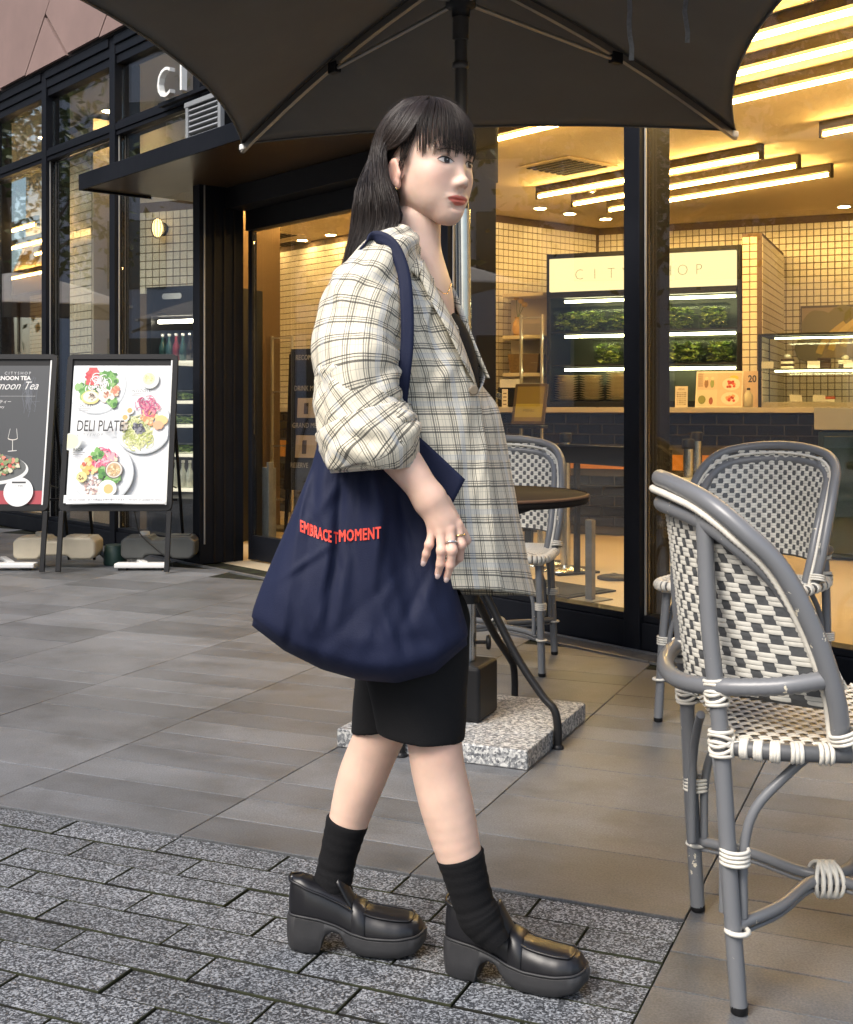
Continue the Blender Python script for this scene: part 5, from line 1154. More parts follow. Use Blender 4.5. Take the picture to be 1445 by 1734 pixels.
t=thing('watering_can','dark green plastic can beside the grey water weight','can',(p1.x-.09,p1.y+.42,0)); q=MB(); q.lathe((0,0,0),[(.07,0),(.075,.01),(.068,.12),(.06,.13)],20); q.build('can_body',pbr('green_plastic',(.02,.05,.04),.45),t); q=MB(); q.tube([(-.06,0,.05),(-.12,0,.10),(-.16,0,.15)],[.02,.013,.016],10); q.build('spout',M['tank_g'],t)
# ================================================================== THE WALKING PERSON
def nrm(v): v=np.asarray(v,float); return v/np.linalg.norm(v)
def s_ell(p,c,r):
    q=p-np.array(c,np.float32); r=np.array(r,np.float32)
    k0=np.sqrt((q*q/(r*r)).sum(-1)); k1=np.sqrt((q*q/(r**4)).sum(-1))+1e-9; return k0*(k0-1)/k1
def s_sph(p,c,r): return np.sqrt(((p-np.array(c,np.float32))**2).sum(-1))-r
def s_cone(p,a,b,ra,rb):
    a=np.array(a,np.float32); b=np.array(b,np.float32); ab=b-a; h=np.clip(((p-a)@ab)/(ab@ab),0,1)
    return np.sqrt(((p-a-h[...,None]*ab)**2).sum(-1))-(ra+(rb-ra)*h)
def smin(a,b,k): h=np.maximum(k-np.abs(a-b),0)/k; return np.minimum(a,b)-h*h*k*.25
def smax(a,b,k): return -smin(-a,-b,k)
def chain(p,P,r,k):
    d=None
    for i in range(len(P)-1):
        e=s_cone(p,P[i],P[i+1],r[i],r[i+1]); d=e if d is None else smin(d,e,k)
    return d
def schain(p,P,r,k,n=4):
    A=crom([list(a)+[b] for a,b in zip(P,r)],n); return chain(p,[a[:3] for a in A],[a[3] for a in A],k)
def surfnet(fn,lo,hi,h):
    lo=np.array(lo,float); hi=np.array(hi,float); n=np.ceil((hi-lo)/h).astype(int)+1
    ax=[(lo[i]+np.arange(n[i])*h).astype(np.float32) for i in range(3)]
    Fv=np.empty(n,np.float32)
    for i0 in range(0,n[0],24):
        X,Y,Z=np.meshgrid(ax[0][i0:i0+24],ax[1],ax[2],indexing='ij'); Fv[i0:i0+24]=fn(np.stack([X,Y,Z],-1))
    ins=Fv<0; cs=np.zeros(n-1,np.int8)
    for dx in (0,1):
        for dy in (0,1):
            for dz in (0,1): cs+=ins[dx:n[0]-1+dx,dy:n[1]-1+dy,dz:n[2]-1+dz]
    act=(cs>0)&(cs<8); idx=np.full(n-1,-1,np.int64); I=np.argwhere(act); idx[act]=np.arange(len(I))
    acc=np.zeros((len(I),3)); cnt=np.zeros(len(I))
    for a in range(3):
        o=[x for x in range(3) if x!=a]
        for u in (0,1):
            for v in (0,1):
                A=I.copy(); A[:,o[0]]+=u; A[:,o[1]]+=v; B=A.copy(); B[:,a]+=1
                fa=Fv[A[:,0],A[:,1],A[:,2]]; fb=Fv[B[:,0],B[:,1],B[:,2]]; m=(fa<0)!=(fb<0)
                t=np.where(m,fa/(fa-fb+1e-12),0); pt=A.astype(float); pt[:,a]+=t; acc[m]+=pt[m]; cnt[m]+=1
    V=acc/cnt[:,None]*h+lo; faces=[]
    for a in range(3):
        sl0=[slice(1,n[i]-1) for i in range(3)]; sl1=[slice(1,n[i]-1) for i in range(3)]; sl0[a]=slice(0,n[a]-1); sl1[a]=slice(1,n[a])
        f0=ins[tuple(sl0)]; f1=ins[tuple(sl1)]; E=np.argwhere(f0!=f1); fl=f0[tuple(E.T)]
        E=E+np.array([0 if i==a else 1 for i in range(3)]); o=[(a+1)%3,(a+2)%3]
        def cell(du,dv):
            C=E.copy(); C[:,o[0]]-=du; C[:,o[1]]-=dv; return idx[C[:,0],C[:,1],C[:,2]]
        q=np.stack([cell(1,1),cell(0,1),cell(0,0),cell(1,0)],1); q[~fl]=q[~fl][:,::-1]; faces.append(q)
    return V,np.concatenate(faces)
class Cat:                                  # joins dense arrays into one mesh with per-vertex colour and material index
    def __init__(s): s.V=[];s.F=[];s.C=[];s.MI=[];s.n=0
    def add(s,V,F,col=(.5,.5,.5),mi=0):
        V=np.asarray(V,float); col=np.asarray(col,float)
        s.V.append(V); s.C.append(np.broadcast_to(col,(len(V),3))); s.F+= [tuple(int(i)+s.n for i in f) for f in F]; s.MI+=[mi]*len(F); s.n+=len(V)
    def addmb(s,q,col=(.5,.5,.5),mi=0): s.add(np.array(q.v),q.f,col,mi)
    def build(s,name,mats,parent):
        V=np.concatenate(s.V); me=bpy.data.meshes.new(name); me.from_pydata(V.tolist(),[],s.F)
        me.polygons.foreach_set('use_smooth',[True]*len(s.F)); me.polygons.foreach_set('material_index',s.MI)
        a=me.color_attributes.new('Col','FLOAT_COLOR','POINT'); a.data.foreach_set('color',np.concatenate([np.concatenate(s.C),np.ones((len(V),1))],1).ravel())
        for m in mats: me.materials.append(m)
        me.update(); return link(name,me,parent)
def wv(px,py,Y): return np.array(W(px,py,Y))
YP=2.2
walker=thing('person','person in a cream plaid blazer and black shorts walking with a navy tote','person',(W(690,0,YP).x,YP,0))
ORG=np.array(walker.location)
def skin_mat():
    m=bpy.data.materials.new('skin'); N,L=nodes_of(m); b=N['Principled BSDF']; a=N.new('ShaderNodeAttribute'); a.attribute_name='Col'
    tc=N.new('ShaderNodeTexCoord'); n=N.new('ShaderNodeTexNoise'); n.inputs['Scale'].default_value=26; n.inputs['Detail'].default_value=4; L.new(tc.outputs['Object'],n.inputs[0])
    mr=N.new('ShaderNodeMapRange'); mr.inputs[1].default_value=.3; mr.inputs[2].default_value=.7; mr.inputs[3].default_value=.925; mr.inputs[4].default_value=1.055; L.new(n.outputs['Fac'],mr.inputs[0])
    s=N.new('ShaderNodeVectorMath'); s.operation='SCALE'; L.new(a.outputs['Color'],s.inputs[0]); L.new(mr.outputs[0],s.inputs['Scale']); L.new(s.outputs[0],b.inputs['Base Color'])
    b.inputs['Roughness'].default_value=.48; b.inputs['Subsurface Weight'].default_value=.25; b.inputs['Subsurface Radius'].default_value=(1,.35,.18); b.inputs['Subsurface Scale'].default_value=.006
    n2=N.new('ShaderNodeTexNoise'); n2.inputs['Scale'].default_value=420; L.new(tc.outputs['Object'],n2.inputs[0]); bp=N.new('ShaderNodeBump'); bp.inputs['Strength'].default_value=.14; bp.inputs['Distance'].default_value=.001; L.new(n2.outputs['Fac'],bp.inputs['Height']); L.new(bp.outputs[0],b.inputs['Normal'])
    return m
M['skin']=skin_mat(); SK=np.array([.74,.52,.415])
M['eye']=colmat('eye_surface',.3); M['lash']=pbr('lash',(.012,.008,.007),.6)
body=Cat()
# ---------------------------------------------------------------- head
TH=R(45); HF=np.array([math.sin(TH),-math.cos(TH),0]); HL=np.array([math.cos(TH),math.sin(TH),0]); HU=np.array([0,0,1.])
H0=wv(724,284,YP); tilt=R(2.0)
HF,HU=HF*math.cos(tilt)-HU*math.sin(tilt),HU*math.cos(tilt)+HF*math.sin(tilt)
HM=np.stack([HF,HL,HU],1)
def h2w(p): return (np.asarray(p)*.95)@HM.T+H0
def head_sdf(p):
    q=p.copy(); q[...,1]=np.abs(q[...,1])
    d=s_ell(q,(-.010,0,.030),(.092,.071,.088))
    d=smin(d,s_ell(q,(.036,0,-.020),(.047,.0555,.071)),.03)
    d=smin(d,s_ell(q,(.047,.0285,-.022),(.029,.0285,.028)),.022)          # cheeks
    d=smin(d,s_cone(q,(-.008,.042,-.045),(.050,.011,-.091),.013,.0155),.034) # jaw
    d=smin(d,s_ell(q,(.062,0,-.0955),(.0185,.0165,.0145)),.024)             # chin
    d=smin(d,s_ell(q,(.0625,0,-.064),(.0205,.027,.024)),.030)              # muzzle
    d=smin(d,s_ell(q,(.060,.022,.024),(.022,.034,.012)),.02)             # brow
    d=smax(d,-s_ell(q,(.0945,.0335,.0015),(.0135,.0165,.0090)),.011)        # eye sockets
    d=smin(d,s_ell(q,(.0655,.0315,.0005),(.0125,.0165,.0095)),.006)      # lids over the eyeball
    d=smin(d,s_cone(q,(.0785,0,.006),(.0975,0,-.034),.0046,.0058),.017)   # nose bridge
    d=smin(d,s_sph(q,(.0985,0,-.0362),.0070),.008); d=smin(d,s_ell(q,(.0880,.0098,-.0402),(.0095,.0058,.0058)),.011)
    d=smax(d,-s_ell(q,(.0950,.0056,-.0465),(.0050,.0030,.0028)),.003)      # nostril
    d=smax(d,-s_cone(q,(.093,0,-.049),(.090,0,-.058),.0022,.0028),.005)    # philtrum
    d=smin(d,s_ell(q,(.0800,.0080,-.0642),(.0080,.0180,.0044)),.005)      # lips
    d=smin(d,s_ell(q,(.0800,0,-.0728),(.0085,.0180,.0052)),.005)
    d=smax(d,-s_ell(q,(.0905,0,-.0684),(.0070,.0260,.0011)),.0028)
    d=smax(d,-s_ell(q,(.0850,0,-.0815),(.006,.014,.0035)),.010)
    d=smin(d,s_ell(q,(.034,.033,-.045),(.030,.019,.033)),.030)           # lower cheek
    # ear
    e=s_ell(q,(-.015,.0735,-.020),(.0175,.0095,.030)); e=smax(e,-s_ell(q,(-.012,.0845,-.016),(.0105,.0090,.020)),.005)
    e=smin(e,s_ell(q,(-.006,.0735,-.041),(.0085,.006,.0095)),.006); e=smin(e,s_ell(q,(.002,.0715,-.022),(.005,.005,.008)),.005)
    d=smin(d,e,.006)
    # neck
    d=smin(d,s_cone(q,(-.022,0,-.055),(-.034,0,-.19),.0405,.043),.026)
    return d
Vh,Fh=surfnet(head_sdf,(-.13,-.10,-.20),(.125,.10,.13),.00165)
def lip_mask(L_):
    f,l,u=L_.T; al=np.abs(l); top=-.0602+np.where(al<.004,-.0012*(1-al/.004),0)-.0064*(al/.0275)**2; bot=-.0790+.0120*(al/.0275)**2
    m=np.clip((top-u)/.0016+.5,0,1)*np.clip((u-bot)/.0016+.5,0,1)*np.clip((.0278-al)/.003,0,1)*np.clip((f-.060)/.004,0,1); return m
lm=lip_mask(Vh)[:,None]; col=SK*(1-lm)+np.array([.62,.165,.125])*lm
f_,l_,u_=Vh.T
blush=np.exp(-(((np.abs(l_)-.042)/.020)**2+((u_+.030)/.017)**2)-np.clip(.03-f_,0,1)*60)[:,None]*.35; col=col*(1-blush)+np.array([.70,.36,.29])*blush
er=(np.clip((np.abs(l_)-.070)/.006,0,1)*(u_<.03)*(u_>-.05)*(f_<.01))[:,None]*.45; col=col*(1-er)+np.array([.66,.30,.22])*er
body.add(h2w(Vh)-ORG,Fh,col,0)
def face_f0(l,u):                              # distance of the skin along the forward axis
    x=np.full(l.shape,.13,np.float32)
    for _ in range(60):
        d=head_sdf(np.stack([x,l,u],-1).astype(np.float32)); x=x-d*.7
    return x
_gl=np.linspace(-.075,.075,151); _gu=np.linspace(-.06,.10,161); _ll,_uu=np.meshgrid(_gl,_gu,indexing='ij'); _ff=face_f0(_ll.astype(np.float32),_uu.astype(np.float32))
def face_f(l,u):
    x=np.clip((l-_gl[0])/.001,0,149.999); y=np.clip((u-_gu[0])/.001,0,159.999); i=x.astype(int); j=y.astype(int); a=x-i; b=y-j
    return (_ff[i,j]*(1-a)*(1-b)+_ff[i+1,j]*a*(1-b)+_ff[i,j+1]*(1-a)*b+_ff[i+1,j+1]*a*b)
def eye(sgn):
    nu,nv=25,11; a=np.linspace(-1,1,nu)[None,:]; b=np.linspace(0,1,nv)[:,None]; hw=.0158
    inner=-a*sgn if sgn>0 else a*1.0          # +1 towards the nose
    up=.0064*(1-np.abs(a)**2.2)+.0010*(-a*1.0 if True else 0)*0; lo=-.0046*(1-np.abs(a)**2.0)
    slant=.0011*(-inner)                      # outer corner a little higher
    L_=sgn*.0315+a*hw+0*b; U=.0008+slant+lo+(up-lo)*b
    f=face_f(L_,U)
    P=np.stack([f+.0007,L_,U],-1); Lc=sgn*.0315+ .0020; Uc=.0016
    dist=np.sqrt(((L_-Lc))**2+(U-Uc)**2); col=np.where((dist<.0060)[...,None],np.array([.018,.010,.007]),np.array([.55,.51,.48])); 
    col=np.where((dist<.0069)[...,None]&(dist>=.0060)[...,None],np.array([.03,.018,.013]),col)
    edge=np.clip(np.abs(a)-.72,0,1)/.28; col=col*(1-.35*edge[...,None])+np.array([.55,.32,.27])*.35*edge[...,None]
    hl=np.sqrt((L_-Lc-.0012)**2+(U-Uc-.0018)**2)<.0009; col=np.where(hl[...,None],np.array([.8,.8,.8]),col)  # catchlight painted on the iris as a pale dot
    F_=[(i*nu+j,i*nu+j+1,(i+1)*nu+j+1,(i+1)*nu+j) for i in range(nv-1) for j in range(nu-1)]
    body.add(h2w(P.reshape(-1,3))-ORG,F_,col.reshape(-1,3),1)
    q=MB(); A=np.linspace(-1.0,1.0,21)
    def arc(off,k_,rr,lift=.0010):
        Lr=sgn*.0315+A*hw*1.03; inn=(-A*sgn if sgn>0 else A)*1.0; Uu=.0008+.0011*(-inn)+k_*(1-np.abs(A)**2.2)+off
        ff=face_f(Lr.astype(np.float32),Uu.astype(np.float32)); pts=h2w(np.stack([ff+lift,Lr,Uu],-1))-ORG
        q.tube([Vector(p) for p in pts],[rr*(.45+.55*(1-x*x)) for x in A],6)
    arc(.0003,.0066,.0010); body.addmb(q,(.012,.008,.007),2)
    q2=q; q=MB(); 
    def arc2(off,k_,rr):
        Lr=sgn*.0315+A*hw*.95; Uu=.0008+off+k_*(1-np.abs(A)**2.0); ff=face_f(Lr.astype(np.float32),Uu.astype(np.float32)); pts=h2w(np.stack([ff+.0004,Lr,Uu],-1))-ORG
        q.tube([Vector(p) for p in pts],[rr*(.4+.6*(1-x*x)) for x in A],5)
    arc2(0,-.0047,.00045); arc2(.0030,.0070,.0005); body.addmb(q,(.30,.15,.11),0)
    q=MB(); Lr=sgn*.0335+A*.017; Uu=.0195+.003*(1-A**2)-.0015*(A*sgn); ff=face_f(Lr.astype(np.float32),Uu.astype(np.float32)); q.tube([Vector(p) for p in h2w(np.stack([ff+.0006,Lr,Uu],-1))-ORG],[.0016*(.3+.7*(1-x*x)) for x in A],5); body.addmb(q,(.10,.055,.04),0)
eye(-1); eye(1)
# ---------------------------------------------------------------- chest, arm, hand
def chest_sdf(p):
    d=s_cone(p,wv(706,380,2.205),wv(700,470,2.205),.044,.050)
    d=smin(d,s_ell(p,wv(690,530,2.20),(.085,.115,.10)),.05)
    d=smin(d,s_cone(p,wv(655,470,2.10),wv(706,474,2.29),.045,.040),.05)
    d=smin(d,s_ell(p,wv(690,760,2.21),(.085,.12,.26)),.06)
    d=smin(d,s_cone(p,wv(652,470,2.10),wv(600,690,2.02),.046,.042),.03)
    d=smin(d,s_cone(p,wv(706,480,2.31),wv(720,720,2.33),.038,.036),.03)
    return d
V,F_=surfnet(chest_sdf,wv(520,1060,2.45)*[1,0,1]+[0,1.93,0],wv(860,330,2.45)*[1,0,1]+[0,2.45,0],.006)
body.add(V-ORG,F_,SK,0)
ARM=[wv(604,690,2.03),wv(655,748,1.975),wv(700,805,1.955),wv(726,843,1.950)]
KN={'pinky':(733,897,1.9475),'ring':(746,899,1.940),'middle':(761,897,1.940),'index':(774,889,1.950)}
FG={'pinky':[(733,897,1.9475),(727,922,1.940),(722,938,1.944),(718,951,1.950)],
    'ring':[(746,899,1.940),(748,932,1.931),(746,955,1.936),(742,972,1.944)],
    'middle':[(762,897,1.940),(766,932,1.930),(763,957,1.936),(757,978,1.946)],
    'index':[(775,889,1.950),(781,922,1.944),(778,944,1.958),(768,955,1.972)]}
FR={'pinky':(.0074,.0065,.0060,.0050),'ring':(.0082,.0074,.0067,.0056),'middle':(.0084,.0076,.0069,.0058),'index':(.0084,.0076,.0069,.0058)}
def arm_sdf(p):
    d=schain(p,ARM,(.037,.0345,.0272,.0212),.004)
    pal=s_cone(p,wv(728,845,1.952),wv(746,876,1.950),.0205,.0160)
    pal=smin(pal,s_cone(p,wv(735,850,1.95),wv(758,876,1.952),.0185,.0135),.02)
    pal=smin(pal,s_cone(p,wv(726,858,1.955),wv(735,880,1.952),.016,.0115),.015)
    d=smin(d,pal,.02)
    for n_,k_ in KN.items():
        d=smin(d,s_cone(p,wv(731,848,1.944),wv(*k_),.0105,.0092),.009)
    d=smin(d,s_cone(p,wv(750,850,1.975),wv(790,915,1.99),.014,.0085),.012)     # thumb behind
    fd=None
    for n_ in FG:
        e=chain(p,[wv(*x) for x in FG[n_]],FR[n_],.004); e=smin(e,s_sph(p,wv(*FG[n_][1]),FR[n_][1]*1.06),.004)
        fd=e if fd is None else smin(fd,e,.0018)
    d=smin(d,fd,.004)
    return d
V,F_=surfnet(arm_sdf,(wv(560,1000,1.9)[0],1.895,wv(0,1000,1.9)[2]),(wv(815,0,2)[0],2.09,wv(0,655,2.05)[2]),.0017)
colA=np.tile(SK*np.array([.99,.95,.93]),(len(V),1))
def tint(V,col,c,r,t,w):
    k=np.exp(-((np.linalg.norm(V-c,axis=1)/r)**2))[:,None]*w; return col*(1-k)+np.array(t)*k
for n_ in FG:
    for j in (0,1,2): colA=tint(V,colA,wv(*FG[n_][j]),.010,(.62,.33,.26),.35)
    colA=tint(V,colA,wv(*FG[n_][3]),.010,(.68,.36,.29),.45)
body.add(V-ORG,F_,colA,0)
for n_ in ('pinky','ring','middle'):
    a,b=wv(*FG[n_][2]),wv(*FG[n_][3]); d=nrm(b-a); nn=nrm(np.array([0,-1,0])-d*(-d[1])); x=np.cross(d,nn); Mx=Matrix((Vector(x),Vector(d),Vector(nn))).transposed()
    q=MB(); q.ball(Vector(b+d*.0012+nn*FR[n_][3]*.80-ORG),(.0042,.0062,.0018),12,8,Mx); body.addmb(q,(.66,.50,.46),1)
# ---------------------------------------------------------------- legs
def leg_sdf(p):
    a=schain(p,[wv(705,1080,2.16),wv(733,1235,2.145),wv(742,1300,2.14),wv(757,1365,2.137),wv(776,1440,2.138),wv(800,1520,2.14)],(.073,.0500,.0470,.0465,.0400,.029),.003)
    b=schain(p,[wv(705,1080,2.27),wv(652,1225,2.285),wv(632,1270,2.29),wv(612,1320,2.292),wv(592,1385,2.30),wv(566,1490,2.31)],(.073,.0480,.0460,.0450,.0380,.027),.003)
    return np.minimum(a,b)
V,F_=surfnet(leg_sdf,(wv(530,0,2.3)[0],2.03,wv(0,1530,2.2)[2]),(wv(840,0,2.2)[0],2.37,wv(0,1140,2.2)[2]),.0036)
colL=np.tile(SK*np.array([1.0,.985,.97]),(len(V),1)); colL=tint(V,colL,wv(755,1258,2.09),.05,(.68,.38,.29),.45)
body.add(V-ORG,F_,colL,0)
bodyo=body.build('body',[M['skin'],M['eye'],M['lash']],walker)
# ---------------------------------------------------------------- clothes
def waves(u,v,n,seed,fu=(8,30),fv=(2,10)):    # smooth pseudo-noise in metric cloth coordinates
    r=np.random.default_rng(seed); o=np.zeros(np.broadcast(u,v).shape)
    for _ in range(n): o=o+np.sin(u*r.uniform(*fu)*r.choice([-1,1])+v*r.uniform(*fv)*r.choice([-1,1])+r.uniform(0,6.28))
    return o/math.sqrt(n)
def ridge(x): return 1-2*np.abs(((x/(2*math.pi))%1)*2-1)**1.0
def plaid_mat():
    m=bpy.data.materials.new('cream_plaid'); N,L=nodes_of(m); b=N['Principled BSDF']; uv=N.new('ShaderNodeUVMap'); sp=N.new('ShaderNodeSeparateXYZ'); L.new(uv.outputs[0],sp.inputs[0])
    def mth(op,a,b_=None,c=None):
        n=N.new('ShaderNodeMath'); n.operation=op
        for i,x in enumerate((a,b_,c)):
            if x is None: continue
            if hasattr(x,'links'): L.new(x,n.inputs[i])
            else: n.inputs[i].default_value=x
        return n.outputs[0]
    def stripes(co,period,lines):               # lines: (position, half width, strength) in units of period
        fr=mth('FRACT',mth('DIVIDE',co,period)); tot=None
        for pos,hw,st in lines:
            d=mth('ABSOLUTE',mth('SUBTRACT',fr,pos)); k=mth('MULTIPLY',mth('MULTIPLY',mth('LESS_THAN',d,hw),st),1.0); tot=k if tot is None else mth('MAXIMUM',tot,k)
        return tot
    X,Y=sp.outputs[0],sp.outputs[1]
    vx=stripes(X,.0285,((.10,.022,.85),(.22,.018,.7),(.34,.040,.72),(.47,.016,.55),(.72,.013,.40),(.86,.012,.35)))
    vy=stripes(Y,.0330,((.12,.024,.95),(.24,.020,.8),(.40,.046,.85),(.70,.012,.38)))
    bx=stripes(X,.0855,((.62,.05,.35),)); by=stripes(Y,.099,((.6,.05,.3),))
    tot=mth('MAXIMUM',mth('MAXIMUM',vx,vy),mth('MULTIPLY',mth('MINIMUM',mth('ADD',vx,vy),1.6),.66))
    nz=N.new('ShaderNodeTexNoise'); nz.inputs['Scale'].default_value=900; L.new(uv.outputs[0],nz.inputs[0]); thr=mth('MULTIPLY',tot,mth('ADD',mth('MULTIPLY',nz.outputs['Fac'],.7),.62))
    mx=N.new('ShaderNodeMix'); mx.data_type='RGBA'; mx.inputs[6].default_value=(.73,.67,.53,1); mx.inputs[7].default_value=(.030,.031,.028,1); L.new(mth('MINIMUM',thr,.95),mx.inputs[0])
    m2=N.new('ShaderNodeMix'); m2.data_type='RGBA'; m2.inputs[7].default_value=(.38,.46,.58,1); L.new(mx.outputs[2],m2.inputs[6]); L.new(mth('MULTIPLY',mth('MAXIMUM',bx,by),.8),m2.inputs[0]); L.new(m2.outputs[2],b.inputs['Base Color'])
    b.inputs['Roughness'].default_value=.8; b.inputs['Sheen Weight'].default_value=.1
    tc=N.new('ShaderNodeTexCoord'); n2=N.new('ShaderNodeTexNoise'); n2.inputs['Scale'].default_value=16; n2.inputs['Detail'].default_value=5; L.new(tc.outputs['Object'],n2.inputs[0])
    bp=N.new('ShaderNodeBump'); bp.inputs['Strength'].default_value=.35; bp.inputs['Distance'].default_value=.006; L.new(n2.outputs['Fac'],bp.inputs['Height']); L.new(bp.outputs[0],b.inputs['Normal'])
    return m
M['plaid']=plaid_mat()
def surf_normals(P,closed=False):
    du=np.gradient(P,axis=1); dv=np.gradient(P,axis=0); n=np.cross(du,dv); n/=np.linalg.norm(n,axis=-1,keepdims=True)+1e-12; return n
def metric_uv(P):
    du=np.linalg.norm(np.diff(P,axis=1),axis=-1).mean(0); u=np.concatenate([[0],np.cumsum(du)]); dv=np.linalg.norm(np.diff(P,axis=0),axis=-1).mean(1); v=np.concatenate([[0],np.cumsum(dv)])
    return u,v
def cloth(name,P,mat,parent,th=.0025,closed=False,u0=0,v0=0,rot=0,uvs=None,sub=False):
    """P: grid [m,n,3] in world; closed repeats the first column"""
    if closed: P=np.concatenate([P,P[:,:1]],1)
    u,v=metric_uv(P) if uvs is None else uvs
    UV=[[((u[j]+u0)*math.cos(rot)-(v[i]+v0)*math.sin(rot),(u[j]+u0)*math.sin(rot)+(v[i]+v0)*math.cos(rot)) for j in range(P.shape[1])] for i in range(P.shape[0])]
    q=MB(); q.grid(P-ORG,uv=UV); o=q.build(name,mat,parent)
    if th: s=o.modifiers.new('thick','SOLIDIFY'); s.thickness=th; s.offset=0
    return o
def creases(U,V,n,seed,ur,vr,amp=(.002,.006),wid=(.005,.012),ln=(.04,.12),angs=(0,math.pi)):
    r=np.random.default_rng(seed); o=np.zeros(U.shape)
    for _ in range(n):
        u0,v0=r.uniform(*ur),r.uniform(*vr); a=r.uniform(*angs); c_,s_=math.cos(a),math.sin(a); x=(U-u0)*c_+(V-v0)*s_; y=-(U-u0)*s_+(V-v0)*c_
        w=r.uniform(*wid); L_=r.uniform(*ln); y=y+.25*x*x/L_*r.uniform(-1,1); A=r.uniform(*amp)*r.choice([1,1,-1])
        o+=A*(np.exp(-(y/w)**2)-.45*np.exp(-((y-1.9*w)/(1.5*w))**2))*np.exp(-(x/L_)**2)
    return o
jk=bpy.data.objects.new('blazer',None); COL.objects.link(jk); jk.parent=walker
# body of the blazer: open rings from its right front edge round the back to the left front edge
LV=[ # py, RF(px,Y), RF2, R, RB, B, LB, L, LF2, LF
 (398,(668,2.105),(655,2.10),(645,2.12),(638,2.16),(636,2.20),(640,2.24),(665,2.285),(700,2.295),(722,2.29)),
 (440,(714,2.085),(680,2.06),(640,2.05),(606,2.10),(600,2.18),(612,2.27),(680,2.35),(722,2.33),(743,2.275)),
 (500,(744,2.075),(712,2.045),(655,2.025),(585,2.08),(572,2.18),(600,2.30),(690,2.375),(748,2.34),(768,2.25)),
 (560,(772,2.080),(735,2.035),(668,2.02),(578,2.08),(566,2.18),(600,2.30),(695,2.38),(770,2.34),(793,2.23)),
 (630,(800,2.090),(765,2.040),(690,2.02),(580,2.08),(567,2.18),(600,2.31),(700,2.385),(790,2.33),(819,2.22)),
 (690,(812,2.085),(780,2.045),(700,2.02),(583,2.08),(570,2.19),(600,2.32),(710,2.39),(836,2.26),(800,2.105)),
 (770,(824,2.075),(792,2.045),(712,2.025),(590,2.09),(574,2.20),(605,2.33),(720,2.39),(854,2.26),(811,2.093)),
 (860,(831,2.060),(800,2.040),(720,2.025),(600,2.10),(578,2.21),(610,2.34),(730,2.395),(872,2.26),(818,2.076)),
 (940,(842,2.050),(808,2.035),(728,2.025),(605,2.10),(582,2.22),(612,2.345),(738,2.40),(889,2.265),(829,2.066)),
 (1004,(851,2.045),(815,2.03),(735,2.025),(610,2.10),(585,2.22),(615,2.35),(742,2.40),(906,2.27),(838,2.06))]
ys=[l[0] for l in LV]; ctl=np.array([[list(W(x,l[0],y)) for x,y in l[1:]] for l in LV])       # [levels, 9, 3]
colsP=np.stack([crom(ctl[i],14) for i in range(len(LV))])                                       # around
grid=crom(colsP.reshape(len(LV),-1),12).reshape(-1,colsP.shape[1],3)                            # down
nl,nc=grid.shape[:2]; u,v=metric_uv(grid); Un,Vn=np.meshgrid(u,v)
nr=surf_normals(grid); vt=(Vn/Vn.max())
amp=.0015+.0085*np.clip((vt-.25)/.75,0,1)**1.3
dis=amp*(np.sin(Un*46+2.2*np.sin(Vn*5)+1.2)*.55+waves(Un,Vn,7,3,(18,55),(1,6))*.45)
dis+=.0035*np.exp(-((vt-.32)/.22)**2)*np.sin((Un*30+Vn*42))                                    # pull lines towards the strap and button
dis=dis*.7+.0008*waves(Un,Vn,8,9,(40,110),(25,80))+creases(Un,Vn,34,4,(0,.32),(.05,.30),angs=(.5,1.5),amp=(.002,.0055),wid=(.004,.009))+creases(Un,Vn,22,6,(0,.35),(.28,.66),angs=(1.25,1.9),ln=(.08,.2),wid=(.008,.018),amp=(.002,.006))
grid=grid+nr*dis[...,None]
hem=np.clip((vt-.9)/.1,0,1); grid[...,2]+=hem*.006*np.sin(Un*14+.7)
J=cloth('blazer_body',grid,M['plaid'],jk,.0022)
def strip(name,A,B,n=6,lift=0,parent=jk,mat=None,rot=0,seg=14,th=.002,uo=0):
    """cloth strip between two polylines of (px,py,Y)"""
    a=crom([list(W(*p)) for p in A],seg); b=crom([list(W(*p)) for p in B],seg); t=np.linspace(0,1,n)[None,:,None]
    P=a[:,None]*(1-t)+b[:,None]*t; P=P+np.array([0,-1,0])*(lift*np.sin(np.pi*t)); return cloth(name,P,mat or M['plaid'],parent,th,rot=rot,u0=uo)
# right lapel, collar and left lapel
strip('lapel',[(711,470,2.050),(730,510,2.038),(757,558,2.035),(782,608,2.045),(803,648,2.072)],[(717,440,2.075),(743,496,2.066),(768,545,2.068),(790,600,2.080),(805,646,2.086)],lift=.006,rot=.45)
strip('collar',[(622,418,2.15),(636,409,2.09),(660,424,2.058),(690,452,2.045),(708,470,2.050)],[(641,392,2.175),(655,391,2.105),(682,410,2.085),(703,430,2.080),(718,444,2.075)],lift=.008,rot=.6)
strip('lapel',[(741,446,2.262),(757,480,2.245),(776,530,2.232),(800,590,2.218),(824,640,2.200)],[(748,444,2.255),(766,480,2.238),(786,530,2.225),(809,590,2.210),(830,640,2.190)],lift=.003,rot=-.4)
